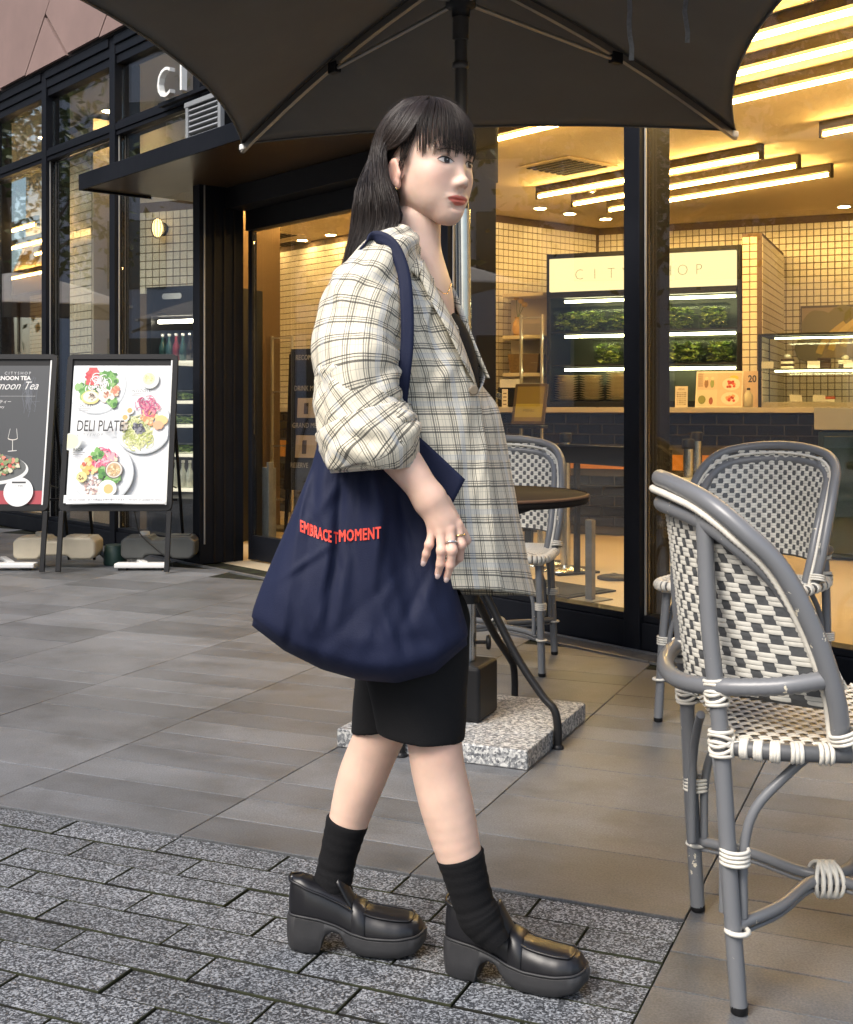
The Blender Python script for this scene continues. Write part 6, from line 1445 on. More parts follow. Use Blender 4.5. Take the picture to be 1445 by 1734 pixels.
# sleeve: tubes along the arm
def sleeve(name,path,amp,seed,nseg=9,nring=56,th=.0022,fold=None,rot=0,ncr=46,cang=(-.9,.9),camp=(.002,.0060)):
    C=crom([list(W(p[0],p[1],p[2])) for p in path],nseg); Rr=crom([[p[3]*2.0/F_PX,p[4]] for p in path],nseg); m=len(C)
    T=np.gradient(C,axis=0); T/=np.linalg.norm(T,axis=1)[:,None]; toC=np.array([0,-1.,0])
    P=np.zeros((m,nring,3)); ang=np.linspace(0,2*math.pi,nring,endpoint=False)
    for i in range(m):
        d=toC-T[i]*(toC@T[i]); d/=np.linalg.norm(d); s=np.cross(T[i],d)
        P[i]=C[i]+np.cos(ang)[:,None]*s*Rr[i,0]+np.sin(ang)[:,None]*d*Rr[i,1]
    Pc=np.concatenate([P,P[:,:1]],1); u,v=metric_uv(Pc); U,V=np.meshgrid(ang,v); cen=C[:,None]; nrm_=P-cen; nrm_/=np.linalg.norm(nrm_,axis=-1,keepdims=True)
    d=amp*waves(np.cos(U)*.12+np.sin(U)*.05,V,6,seed,(10,40),(12,40))
    d=d+amp*.5*waves(np.cos(U)*.12,V+np.sin(U)*.1,6,seed+1,(40,80),(30,90))
    if fold is not None: d=d+fold(U,V,v.max())
    Um=np.sin(U/2)*0+U*.078; d=d+creases(Um,V,ncr,seed+7,(.02,.40),(0,v.max()),angs=cang,amp=camp,ln=(.03,.10),wid=(.004,.010))
    P=P+nrm_*d[...,None]
    return cloth(name,P,M['plaid'],jk,th,closed=True,rot=rot)
def sl_fold(U,V,vm):
    t=V/vm; return .0022*np.clip((t-.35)/.4,0,1)*np.sin(V*70+2.6*np.sin(U*1.0+.4)+1.2*np.cos(2*U))+.003*np.clip((.35-t)/.3,0,1)*np.sin(U*7+V*20)
sleeve('sleeve',[(682,412,2.13,30,.035),(660,432,2.09,48,.052),(640,470,2.055,60,.064),(617,520,2.03,70,.074),(606,580,2.01,75,.080),(606,632,1.995,75,.082),(616,672,1.99,70,.078),(630,700,1.99,52,.06)],.0030,21,fold=sl_fold)
def cf_fold(U,V,vm):
    t=V/vm; return .002*np.sin(V*120+1.6*np.sin(U+1))*np.clip(1-t*1.1,0,1)+.004*np.sin(U*5+1.5)*t
sleeve('sleeve_cuff',[(588,626,2.00,50,.06),(596,655,1.99,66,.07),(606,690,1.98,72,.074),(617,722,1.972,76,.076),(626,748,1.968,79,.077),(630,756,1.966,78,.076)],.0028,33,fold=cf_fold,rot=.35)
sleeve('cuff_band',[(613,712,1.974,79,.080),(620,732,1.970,82,.082),(629,756,1.966,83,.082),(632,764,1.966,79,.078),(629,757,1.966,74,.073),(622,738,1.968,70,.070)],.0022,37,nseg=5,rot=.35)
# button
q=MB(); q.lathe(Vector(wv(802,661,2.058)-ORG),[(.0075,0),(.0085,.001),(.0085,.003),(.006,.0035)],18,axis=(.2,-1,0)); q.build('button',pbr('horn_button',(.20,.16,.11),.3),jk)
# black top under the blazer
def top_sdf(p):
    d=s_ell(p,wv(708,650,2.20),(.112,.112,.165)); return smax(d,-s_ell(p,wv(745,470,2.20),(.12,.14,.064)),.01)
V,F_=surfnet(top_sdf,wv(560,830,2.2)*[1,0,1]+[0,2.06,0],wv(850,460,2.2)*[1,0,1]+[0,2.34,0],.005); M['blackcloth']=pbr('black_knit',(.010,.010,.011),.9,sheen=0,spec=.25,bump=.15,bscale=240)
c=Cat(); c.add(V-ORG,F_); c.build('camisole',[M['blackcloth']],walker)
# shorts
def shorts_sdf(p):
    a=s_cone(p,wv(700,1060,2.17),wv(722,1330,2.145),.104,.0640); a=smax(a,(wv(0,1246,2.15)[2]-p[...,2])+(p[...,0]-wv(712,0,2.15)[0])*-.09+.0*p[...,1],.004)
    b=s_cone(p,wv(700,1050,2.27),wv(640,1310,2.30),.103,.058); b=smax(b,(wv(0,1222,2.29)[2]-p[...,2])+(p[...,0]-wv(655,0,2.29)[0])*.35,.004)
    d=smin(a,b,.02); w=np.sin(p[...,2]*60+p[...,0]*30)*.0006+np.sin(p[...,0]*75+p[...,2]*12)*.0007; return d+w
V,F_=surfnet(shorts_sdf,(wv(560,0,2.2)[0],1.99,wv(0,1300,2.2)[2]),(wv(840,0,2.2)[0],2.42,wv(0,1000,2.2)[2]),.004)
c=Cat(); c.add(V-ORG,F_); c.build('shorts',[M['blackcloth']],walker)
# socks
M['sock']=pbr('black_sock',(.008,.008,.009),.95,spec=.2,bump=.2,bscale=320)
def sock(path,rad,seed):
    C=crom([list(W(*p)) for p in path],12); r=crom([[x] for x in rad],12)[:,0]; m=len(C); q=MB(); t=np.arange(m)
    r=r+.0007*np.sin(t*.63+seed+np.sin(t*.31)*1.5)*np.clip((t-6)/10,0,1)+.0004*np.sin(t*1.37+seed*2); r[0]-=.002; r[1]+=.0008
    q.tube([Vector(p-ORG) for p in C],list(r),28,caps=True); return q.build('sock',M['sock'],walker)
sock([(779,1446,2.138),(791,1490,2.138),(803,1530,2.138),(818,1562,2.134),(846,1600,2.122)],(.0430,.0385,.0370,.0365,.022),1)
sock([(589,1389,2.298),(578,1430,2.302),(569,1470,2.305),(566,1506,2.303),(592,1552,2.296)],(.0410,.0370,.0355,.0355,.022),2)
# ---------------------------------------------------------------- loafers
M['patent']=pbr('black_leather',(.009,.009,.011),.34,coat=0,spec=.45,var=.1); M['sole']=pbr('black_rubber',(.028,.028,.030),.55,var=.15,scale=30,bump=.08,bscale=150)
def plan(x):                                  # half width of the last along its length
    xs=[-.006,.0,.01,.03,.06,.10,.14,.18,.21,.235,.248,.256]; ws=[.004,.018,.026,.033,.0345,.0345,.040,.0445,.044,.036,.024,.004]; return np.interp(x,xs,ws)
SOLE_B=[(-.008,.020),(-.004,.0),(.060,.0),(.063,.018),(.070,.034),(.083,.041),(.097,.037),(.108,.020),(.122,.006),(.140,.0),(.205,.0),(.240,.008),(.258,.022)]
SOLE_T=[(-.008,.062),(.0,.068),(.03,.068),(.06,.064),(.09,.055),(.12,.042),(.15,.036),(.20,.036),(.24,.039),(.258,.043)]
def loafer(label,loc,rz):
    t=bpy.data.objects.new('loafer',None); COL.objects.link(t); t.parent=walker; t.location=Vector(loc)-Vector(ORG); t.rotation_euler=(0,0,rz); t['label']=label
    xs=np.concatenate([np.linspace(-.007,.01,6),np.linspace(.014,.055,7),np.linspace(.058,.13,24),np.linspace(.138,.235,12),np.linspace(.24,.2575,8)])
    bx,bz=np.array(SOLE_B).T; tx,tz=np.array(SOLE_T).T; P=[]
    for x in xs:
        zb=np.interp(x,bx,bz); zt=np.interp(x,tx,tz); w=plan(x-.001)+.0045; r=.006; s=[]
        prof=[(-w,zt-.004),(-w-.0012,(zb+zt)/2),(-w+.001,zb+.004),(-w+.006,zb),(w-.006,zb),(w-.001,zb+.004),(w+.0012,(zb+zt)/2),(w,zt-.004),(w-.006,zt),(-w+.006,zt)]
        P.append([(x,y,z) for y,z in prof])
    q=MB(); P=np.array(P); q.grid(P,closed_u=True,smooth=True,flip=True); n=P.shape[1]; q.add(P[0].tolist(),[tuple(range(n))]); q.add(P[-1].tolist(),[tuple(range(n-1,-1,-1))]); so=q.build('sole',M['sole'],t); so.modifiers.new('e','EDGE_SPLIT').split_angle=R(50)
    # welt line
    q=MB(); ring_=[(x,-(plan(x)+.0035),np.interp(x,tx,tz)+.0005) for x in np.linspace(.0,.252,40)]; ring_+= [(x,-y,z) for x,y,z in ring_[::-1]]
    q.tube([Vector(p) for p in ring_],.0022,6,closed=True); q.build('welt',M['sole'],t)
    hx=[-.004,.0,.02,.05,.085,.11,.135,.165,.20,.225,.243,.252]; hh=[.040,.066,.068,.060,.055,.054,.050,.042,.037,.033,.024,.006]
    P=[]; ang=np.linspace(0,math.pi,25)
    for x in np.concatenate([np.linspace(-.004,.02,8),np.linspace(.026,.22,30),np.linspace(.224,.252,12)]):
        w=max(plan(x)-.0005,.002); h=np.interp(x,hx,hh); zb=np.interp(x,tx,tz)-.003; ex=.62 if x>.1 else .5
        ca,sa=np.cos(ang),np.sin(ang); y=np.sign(ca)*np.abs(ca)**ex*w; z=zb+np.abs(sa)**(.9)*h
        crease=.0012*np.sin((x-.165)*420)*np.exp(-((x-.172)/.014)**2)*sa; P.append(np.stack([np.full(25,x),y*(1-.10*sa**2),z+crease],1))
    q=MB(); q.grid(np.array(P)); q.build('upper',M['patent'],t)
    # moccasin seam and apron
    q=MB(); s_=[(x,-(plan(x)*.70),np.interp(x,tx,tz)+np.interp(x,hx,hh)*.80) for x in np.linspace(.125,.222,20)]; tip=[(.2235+.010*math.sin(a),-plan(.2225)*.70*math.cos(a),np.interp(.226,tx,tz)+np.interp(.228,hx,hh)*.83) for a in np.linspace(.15,math.pi-.15,12)]
    q.tube([Vector(p) for p in s_+tip+[(x,-y,z) for x,y,z in s_[::-1]]],.0021,8); q.build('apron_seam',M['patent'],t)
    P=[]                                        # saddle strap
    for x,dz in ((.120,.0015),(.1225,.0035),(.142,.0035),(.145,.0012)):
        w=plan(x)+.001; h=np.interp(x,hx,hh); zb=np.interp(x,tx,tz)-.002; ca,sa=np.cos(ang),np.sin(ang); y=np.sign(ca)*np.abs(ca)**.62*(w+dz*.6); z=zb+np.abs(sa)**.9*(h+dz); P.append(np.stack([np.full(25,x),y*(1-.10*sa**2),z],1))
    q=MB(); q.grid(np.array(P)); q.build('saddle_strap',M['patent'],t)
    P=[]                                        # tongue rising on the instep
    for k_ in range(7):
        a=k_/6; x=.126-.030*a; zz=np.interp(x,tx,tz)+np.interp(x,hx,hh)*.98+.034*a**1.2; w=.026-.004*a; P.append([(x+.006*(yy/w)**2*(-1),yy,zz-.010*(yy/w)**2) for yy in np.linspace(-w,w,11)])
    q=MB(); q.grid(np.array(P)); o=q.build('tongue',M['patent'],t); s=o.modifiers.new('t','SOLIDIFY'); s.thickness=.004
    q=MB(); rim=[(x,-(plan(x)*.93),np.interp(x,tx,tz)+np.interp(x,hx,hh)*np.interp(x,[0,.03,.12],[.93,.80,.78])) for x in np.linspace(.0,.118,16)]
    back=[(-.003,yy,np.interp(0,tx,tz)+.064) for yy in (.008,0,-.008)]; q.tube([Vector(p) for p in [(x,-y,z) for x,y,z in rim[::-1]]+back+rim],.0026,8); q.build('collar_rim',M['patent'],t)
    return t
hl=G(760,1640); loafer('front loafer stepping towards the chair',(hl.x,hl.y-.003,0),-R(19)); hl=G(494,1600); loafer('rear loafer planted behind',(hl.x,hl.y,0),-R(5))
# ---------------------------------------------------------------- jewellery
q=MB()
for (n_,f0,mt) in (('ring',.55,'silver'),('index',.42,'gold')):
    pass
M['silver']=pbr('silver',(.8,.8,.8),.15,1); M['gold']=pbr('gold',(.8,.55,.25),.18,1)
for n_,t_,mt in (('middle',.62,'silver'),('index',.55,'gold')):
    a,b=wv(*FG[n_][0]),wv(*FG[n_][1]); c_=a+(b-a)*t_; q=MB(); ring(q,Vector(c_-ORG),Vector(b-a),.0092,.0016,24); q.build('finger_ring',M[mt],walker)
q=MB(); q.ball(Vector(h2w((-.004,-.0775,-.049))-ORG),.0028,8,6); q.build('earring',M['gold'],walker)
q=MB(); q.tube([Vector(p-ORG) for p in crom([wv(700,452,2.150),wv(722,470,2.118),wv(745,492,2.105),wv(757,497,2.125),wv(764,480,2.17)],8)],.0008,6); q.build('necklace',M['gold'],walker)
# ---------------------------------------------------------------- hair
M['hair']=pbr('dark_brown_hair',(.020,.012,.009),.42,spec=.45,var=.35,scale=40); M['hair'].node_tree.nodes['Principled BSDF'].inputs['Anisotropic'].default_value=.6
hr=np.random.default_rng(5); HV=[];HFc=[]; hn=0
def strand(P,r0,r1):
    global hn
    m=len(P); T=np.gradient(P,axis=0); T/=np.linalg.norm(T,axis=1)[:,None]+1e-9; a=np.cross(T,hr.normal(size=3)); a/=np.linalg.norm(a,axis=1)[:,None]+1e-9; b=np.cross(T,a); r=np.linspace(r0,r1,m)[:,None]
    V=np.stack([P+a*r,P-.5*a*r+.87*b*r,P-.5*a*r-.87*b*r],1).reshape(-1,3); HV.append(V)
    for i in range(m-1):
        for j in range(3): HFc.append((hn+i*3+j,hn+i*3+(j+1)%3,hn+(i+1)*3+(j+1)%3,hn+(i+1)*3+j))
    hn+=len(V)
CC=np.array([-.010,0,.030]); CR=np.array([.094,.072,.090])
def cap(az,el,off): return CC+(CR+off)*np.array([math.cos(el)*math.cos(az),math.cos(el)*math.sin(az),math.sin(el)])   # az 0 = forward, + = left
def w2h(p): return (np.asarray(p)-H0)@HM/.95
# scalp cap under the strands
V=[];nu,nv=40,22
def cap_lim(az):                                # lowest elevation covered by hair
    a=abs(az); return np.interp(a,[0,.75,1.15,1.45,1.75,2.2,3.15],[.95,.85,.35,.0,-.28,-.75,-.9])
q=MB(); P=np.zeros((nv,nu,3))
for i in range(nv):
    for j in range(nu):
        az=-math.pi+2*math.pi*j/nu; lo=cap_lim(az); el=math.pi/2-(math.pi/2-lo)*i/(nv-1); P[i,j]=cap(az,el,.0055)
q.grid(h2w(P.reshape(-1,3)).reshape(nv,nu,3)-ORG,closed_u=True); capq=q
CROWN=np.array([.008,0,.116])
def arcpath(az0,az1,el0,el1,off,n):
    return np.array([cap(az0+(az1-az0)*t,el0+(el1-el0)*t,off) for t in np.linspace(0,1,n)])
for k_ in range(880):                          # fringe
    az=hr.uniform(-1.04,1.04); off=hr.uniform(.007,.014); n=12; clump=round(az*10)/10; az1=az*.36+clump*.64+hr.normal()*.024
    end=-.10+.05*math.sin(clump*37)+hr.uniform(-.09,.06)-.10*np.clip((abs(az)-.85)/.4,0,1); P=[]
    for t in np.linspace(0,1,n):
        el=1.45+(end-1.45)*t; P.append(cap(az*.55+(az1-az*.55)*min(1,t*1.5),el,off+.005*math.sin(math.pi*t)))
    P=np.array(P); base=face_f(P[:,1],np.clip(P[:,2],-.01,.09)); m_=(np.abs(P[:,1])<.058)&(P[:,2]<.085); P[m_,0]=np.maximum(P[m_,0],base[m_]+.003+.004*hr.random())
    strand(h2w(P),.00045,.00018)
XB=lambda w,y:np.interp(y,[250,300,350,385,420,450,476],[614,606,600,596,589,581,576])*(1-w)+np.interp(y,[250,300,350,385,420,450,476],[640,650,672,676,640,622,612])*w
for k_ in range(5200):                          # sides and back, tucked behind the ear
    s=hr.choice([-1,1],p=[.66,.34]); az=s*hr.uniform(.80,3.14); a=abs(az); off=hr.uniform(.006,.014)
    az_eq=s*np.interp(a,[.80,1.3,1.7,2.2,3.14],[1.92,1.98,2.08,2.40,3.12]); ae=abs(az_eq); bk=np.clip((ae-1.7)/1.2,0,1); P=[]
    for t in np.linspace(0,1,12):
        el=1.5+(.06-1.5)*t; az_t=az*.85+(az_eq-az*.85)*min(1,t/.9)**np.interp(a,[.8,1.5,2.2],[2.8,1.9,1.2]); P.append(cap(az_t,el,off+.006*math.sin(math.pi*t)+.014*bk*t*t))
    P=h2w(np.array(P)); w=np.clip(1-(ae-1.7)/1.44,0,1)*(1 if s<0 else .55); w=np.clip(w+hr.normal()*.10,0,1.05); dn=hr.uniform(.70,1.0)
    yb=2.205-.085*w*(s<0)+.07*np.clip((3.14-ae)/1.44,0,1)*(s>0)+hr.normal()*.012
    jt=hr.uniform(-16,16); ys_=[322+jt,356+jt*.6,390+jt*.4,424,424+52*dn]; Q=[wv(XB(w,y)+hr.normal()*1.5,y,yb-.02*(i/4)) for i,y in enumerate(ys_)]
    if dn<.8: Q=Q[:4]
    C_=np.concatenate([P[:-1],crom([P[-2],P[-1]]+Q,5)[5:]])
    for _ in range(10): C_[4:-1]=(C_[3:-2]+2*C_[4:-1]+C_[5:])/4
    strand(C_,.00065,.0003)
for k_ in range(1700):                          # over the temple, then back over the top of the ear
    m=hr.random(); off=hr.uniform(.007,.013); A_=crom([(-.45-.75*m,1.42),(-.78-.72*m,.95),(-1.00-.62*m,.48),(-1.24-.50*m,.08+.16*m),(-1.60-.36*m,-.06+.02*m),(-1.98-.16*m,-.13)],3)
    P=[cap(a_,e_,off+.004*math.sin(math.pi*k/len(A_))) for k,(a_,e_) in enumerate(A_)]
    P=h2w(np.array(P)); Q=[wv(XB(.95,y)+hr.normal()*4,y,2.125+.02*hr.random()) for y in (330,365,398)]; strand(np.concatenate([P,crom([P[-2],P[-1]]+Q,5)[6:]]),.0006,.0003)
for k_ in range(330):                           # loose wisps before the ear and on the crown
    if k_<70:
        sg=-1; lo_=hr.random()**2.2; a0=hr.uniform(1.0,1.42); b=np.array([.020-.014*(a0-1)/.42+.006*hr.normal()*.5,sg*(.0745+.002*hr.random()),.012]); c_=np.array([b[0]-.010,sg*(.0735+.003*hr.random()),.002-.055*lo_]); strand(h2w(crom([cap(sg*a0*.6,1.4,.007),cap(sg*a0*.85,1.1,.010),cap(sg*a0,.75,.011),cap(sg*a0,.40,.010),b,(b+c_)/2,c_],5)),.0005,.00022)
    else:
        az=hr.uniform(-3,3); e_=hr.uniform(.4,1.4); p=cap(az,e_,.013); q_=cap(az+hr.normal()*.15,e_-.25,.020+.006*hr.random()); strand(h2w(crom([p,(p+q_)/2*1.03,q_],5)),.00028,.00012)
hc=Cat(); hc.add(np.concatenate(HV)-ORG,HFc); hc.addmb(capq,mi=1); 
# solid inner mass of the long hair so no light shows through
q=MB(); q.tube([Vector(p-ORG) for p in crom([h2w((-.045,-.01,-.03)),wv(642,330,2.21),wv(638,372,2.19),wv(620,410,2.18),wv(604,440,2.18)],6)],list(crom([[.05],[.034],[.030],[.022],[.010]],6)[:,0]),14); hc.addmb(q,mi=1)
hc.build('hair',[M['hair'],pbr('hair_shade',(.016,.010,.008),.6,spec=.3,bump=.6,bscale=120)],walker)
# ================================================================== TOTE BAG
M['navy']=pbr('navy_cotton',(.0052,.0094,.036),.72,var=.12,scale=6,spec=.35,bump=.18,bscale=420)
bag=thing('tote_bag','large navy cotton tote with red lettering hanging from the shoulder','bag',(W(610,0,2.05).x,2.05,W(0,1150,2.05).z)); BO=np.array(bag.location)
rows=[ # v, xl, xr, Yc, half depth
 (0,545,694,2.045,.030),(.08,541,708,2.045,.045),(.22,528,722,2.048,.058),(.42,500,742,2.052,.070),(.62,470,762,2.055,.080),(.80,443,780,2.057,.086),(.92,428,792,2.058,.084),(1,424,794,2.058,.07)]
rv=np.array(rows); vv=np.linspace(0,1,90); xl=np.interp(vv,rv[:,0],rv[:,1]); xr=np.interp(vv,rv[:,0],rv[:,2]); yc=np.interp(vv,rv[:,0],rv[:,3]); hd=np.interp(vv,rv[:,0],rv[:,4])
def sm(a): 
    for _ in range(3): a=np.concatenate([[a[0]],(a[:-2]+2*a[1:-1]+a[2:])/4,[a[-1]]])
    return a
xl,xr,yc,hd=map(sm,(xl,xr,yc,hd)); NA=160; ang=np.linspace(0,2*math.pi,NA,endpoint=False)
ybs=[-1,-.7,-.35,0,.35,.7,1]; ybv=[1060,1102,1134,1152,1157,1140,1092]; yts=[-1,0,1]; ytv=[712,722,735]
def bag_pt(i,a,dd=0):
    v=vv[i]; s=math.copysign(abs(math.cos(a))**.85,math.cos(a)); dpt=math.copysign(abs(math.sin(a))**.8,math.sin(a))
    cl=1 if v<.93 else math.sqrt(max(0,1-((v-.93)/.07)**2)); px=(xl[i]+xr[i])/2+(xr[i]-xl[i])/2*s*(1 if v<.96 else .985)
    py=np.interp(s,yts,ytv)*(1-v)+np.interp(s,ybs,ybv)*v; Yd=yc[i]-hd[i]*dpt*(.12+.88*cl)
    return px,py,Yd
_br=np.random.default_rng(12); _bc=[(_br.uniform(470,760),_br.uniform(760,1110),_br.normal()*.35,_br.uniform(5,11),_br.uniform(35,110),_br.uniform(.0018,.0048)*_br.choice([1,-1])) for _ in range(44)]
def BCR(px,py):
    o=0
    for x0,y0,a_,w_,L_,A_ in _bc:
        a2=a_+(x0-612)/620; dx,dy=px-x0,py-y0; al=dy*math.cos(a2)+dx*math.sin(a2); ac=dx*math.cos(a2)-dy*math.sin(a2); o+=A_*(math.exp(-(ac/w_)**2)-.4*math.exp(-((ac-1.8*w_)/(1.5*w_))**2))*math.exp(-(al/L_)**2)
    return o
def bag_fold(px,py,a):
    t=np.clip((py-730)/400,0,1); f=np.sin(a)
    k=.017*np.exp(-((t-.33)/.40)**2)
    g=(px-612)/(1+(py-730)/520)                    # folds fan out from the gathered mouth
    d=k*(ridge(g/9.5+.6)*.55+ridge(g/15.5+2.1)*.75+ridge(g/5.2+1.0)*.22*np.exp(-((t-.15)/.2)**2))
    d+=-.012*np.exp(-(((px-572)+(py-900)*.10)/10)**2)*np.exp(-((py-880)/150)**2)*(f>0)     # the deep pleat that splits the words
    d+=BCR(px,py)*(f>-.2); d+=.0065*np.sin(px/41+py/70)*t+.002*np.sin(px/13-py/61)*(1-t)+.004*np.exp(-((py-1085)/16)**2)*np.sin(px/30)
    return d
P=np.zeros((90,NA,3))
for i in range(90):
    for j,a in enumerate(ang):
        px,py,Yd=bag_pt(i,a); d=bag_fold(px,py,a)*abs(math.sin(a))**.6; P[i,j]=wv(px,py,Yd-math.copysign(1,math.sin(a))*d)
q=MB(); q.grid(P-BO,closed_u=True,flip=False); q.build('bag_body',M['navy'],bag)
q=MB(); q.add((P[-1]-BO).tolist(),[tuple(range(NA))]); q.build('bag_bottom',M['navy'],bag)
q=MB(); q.tube([Vector(p-BO) for p in P[0]],.003,6,closed=True); q.build('mouth_hem',M['navy'],bag)
def bag_near(px,py):                            # depth of the near face under a pixel
    i=int(np.clip((py-722)/(1150-722)*89,0,89)); best=None
    for it in range(3):
        c=np.clip((px-(xl[i]+xr[i])/2)/((xr[i]-xl[i])/2),-1,1); s_=np.sign(c)*abs(c)**(1/.85); a=math.acos(np.clip(s_,-1,1)); yb=np.interp(c,ybs,ybv); yt=np.interp(c,yts,ytv); i=int(np.clip((py-yt)/(yb-yt)*89,0,89))
    _,_,Yd=bag_pt(i,a); return Yd-bag_fold(px,py,a)*abs(math.sin(a))**.6
fl=[(684,716,1.99),(788,812,1.985),(766,854,1.985),(700,764,1.99)]
A=crom([list(W(*p)) for p in ((684,716,2.005),(735,762,2.0),(788,812,1.995))],8); B=crom([list(W(*p)) for p in ((690,752,2.005),(728,806,1.998),(767,853,1.995))],8); t_=np.linspace(0,1,7)[None,:,None]; Pf=A[:,None]*(1-t_)+B[:,None]*t_
q=MB(); q.grid(Pf-BO); o=q.build('mouth_corner',M['navy'],bag); s=o.modifiers.new('t','SOLIDIFY'); s.thickness=.004
def ribbon(name,pts,w,mat,par,org,th=.003):
    C=crom([list(W(*p[:3])) for p in pts],8); T=np.gradient(C,axis=0); T/=np.linalg.norm(T,axis=1)[:,None]; wd=crom([list(p[3]) for p in pts],8); P=[]
    for c_,t_,d_ in zip(C,T,wd):
        d_=d_-t_*(d_@t_); d_/=np.linalg.norm(d_); P.append([c_+d_*w*k for k in (-.5,-.2,.2,.5)])
    q=MB(); q.grid(np.array(P)-org); o=q.build(name,mat,par); s=o.modifiers.new('t','SOLIDIFY'); s.thickness=th; s.offset=0; return o
ribbon('shoulder_strap',[(590,470,2.055,(.3,-.8,.2)),(606,428,2.035,(.4,-.8,.3)),(634,402,2.025,(.7,-.5,.5)),(663,414,2.008,(.8,-.4,.3)),(682,455,1.995,(1,-.2,.1)),(689,510,1.985,(1,0,0)),(690,575,1.978,(1,0,0)),(685,630,1.976,(1,0,0)),(678,690,1.995,(1,0,0)),(672,735,2.015,(1,0,0))],.0215,M['navy'],bag,BO)
ribbon('shoulder_strap',[(590,520,2.115,(.3,-.9,0)),(556,600,2.09,(.6,-.8,0)),(546,660,2.08,(1,-.3,0)),(548,725,2.055,(1,0,0))],.0215,M['navy'],bag,BO)
M['red']=pbr('red_print',(.80,.07,.045),.55)
vs,fs=text_mesh('EMBRACE T',.0215,1.0,offset=0,res=2,space=1.08); v2,f2=text_mesh('MOMENT',.0215,1.0,offset=0,res=2,space=1.08)
q=MB()
def lay(vs,fs,x0,y0,x1,y1,bow,lift=.0022):
    w=max(x for x,_ in vs); h=.0155; out=[]
    for x,y in vs:
        t=x/w; px=x0+(x1-x0)*t; base=y0+(y1-y0)*t+bow*t*(1-t); py=base-y/h*20*(1 if True else 1); Yn=bag_near(px,py)-lift; out.append(wv(px,py,Yn)-BO)
    q.add(out,fs)
# subdivide long letters a little so they follow the cloth

for dx,dy in ((0,0),(1.1,0),(0,1.1),(1.1,1.1)):
    lf=.0022+.00012*(dx+2*dy); lay(vs,fs,507.5+dx,898.5+dy,572+dx,920.5+dy,8,lf); lay(v2,f2,573+dx,916.5+dy,644.5+dx,910.5+dy,3,lf)
q.build('lettering',M['red'],bag)
# ---------------------------------------------------------------- air unit on the canopy
p=FT(ft_px(360,.30),.30,2.562); t=thing('air_unit','grey louvred air unit standing on the entrance canopy','air unit',p,rotz_of(FU))
M['unit']=pbr('grey_unit',(.22,.235,.25),.5,var=.1)
q=MB(); q.box((-.1,0,.12),(.36,.22,.23)); q.build('unit_body',M['black'],t,bevel=.01)
for z in (.0,.24): q=MB(); q.box((-.1,0,z+.016),(.42,.26,.03)); q.build('unit_rail',M['unit'],t,bevel=.003)
for x in (-.285,.085): q=MB(); q.box((x,.112,.136),(.03,.03,.208)); q.build('unit_post',M['unit'],t,bevel=.003)
for j in range(6): q=MB(); q.box((-.1,.115,.055+j*.032),(.33,.02,.012),Matrix.Rotation(.5,3,'X')); q.build('louvre',M['unit'],t)
# ---------------------------------------------------------------- staff member behind the far counter
st=thing('person','staff person in a pale shirt and dark apron behind the far counter','person',(W(455,690,12.75).x,12.75,0))
SO=np.array(st.location); b2=Cat(); X=lambda px:(px-CX)/F_PX*12.75; Zz=lambda py:CAMZ-(py-HZ)/F_PX*12.75
cx0=SO[0]
def stf(p):
    d=s_ell(p,(.02,0,1.27),(.078,.088,.105)); d=smin(d,s_cone(p,(0,0,1.18),(-.02,0,1.08),.045,.05),.02); d=smin(d,s_ell(p,(-.02,0,.92),(.11,.17,.24)),.05)
    for s_ in (-1,1): d=smin(d,chain(p,[(-.02,.17*s_,1.06),(.02,.20*s_,.84),(.20,.14*s_,.86)],(.05,.042,.032),.02),.03)
    d=smin(d,s_ell(p,(0,0,.70),(.11,.15,.16)),.04)
    for s_ in (-1,1): d=smin(d,chain(p,[(0,.08*s_,.66),(0,.08*s_,.36),(0,.08*s_,.05),(.10,.09*s_,.035)],(.08,.055,.038,.03),.02),.03)
    return d
V,F_=surfnet(stf,(-.25,-.28,-.0),(.28,.28,1.42),.011); b2.add(V,F_,SK,0); b2.build('body',[M['skin']],st)
def shirt(p):
    d=s_ell(p,(-.02,0,.92),(.122,.182,.225));
    for s_ in (-1,1): d=smin(d,chain(p,[(-.02,.165*s_,1.05),(.015,.20*s_,.85)],(.066,.058),.02),.04)
    return d
V,F_=surfnet(shirt,(-.25,-.30,.62),(.28,.30,1.2),.011); c=Cat(); c.add(V,F_); c.build('shirt',[pbr('pale_shirt',(.62,.50,.33),.8)],st)
def hairs(p): return smax(s_ell(p,(.005,0,1.285),(.092,.098,.108)),-s_ell(p,(.10,0,1.24),(.075,.09,.085)),.01)
V,F_=surfnet(hairs,(-.12,-.12,1.12),(.13,.12,1.42),.008); c=Cat(); c.add(V,F_); c.build('hair',[pbr('staff_hair',(.03,.018,.012),.6)],st)
for s_ in (-1,1): q=MB(); q.tube([(.09,.07*s_,.98),(.03,.075*s_,1.135),(-.10,.06*s_,1.08),(-.135,-.03*s_,.90)],.013,8); q.build('apron_strap',M['black'],st)
def apron(p): return smax(s_ell(p,(-.01,0,.80),(.135,.19,.24)),p[...,2]-.86,.01)
V,F_=surfnet(apron,(-.2,-.25,.5),(.2,.25,.92),.011); c=Cat(); c.add(V,F_); c.build('apron',[M['black']],st)
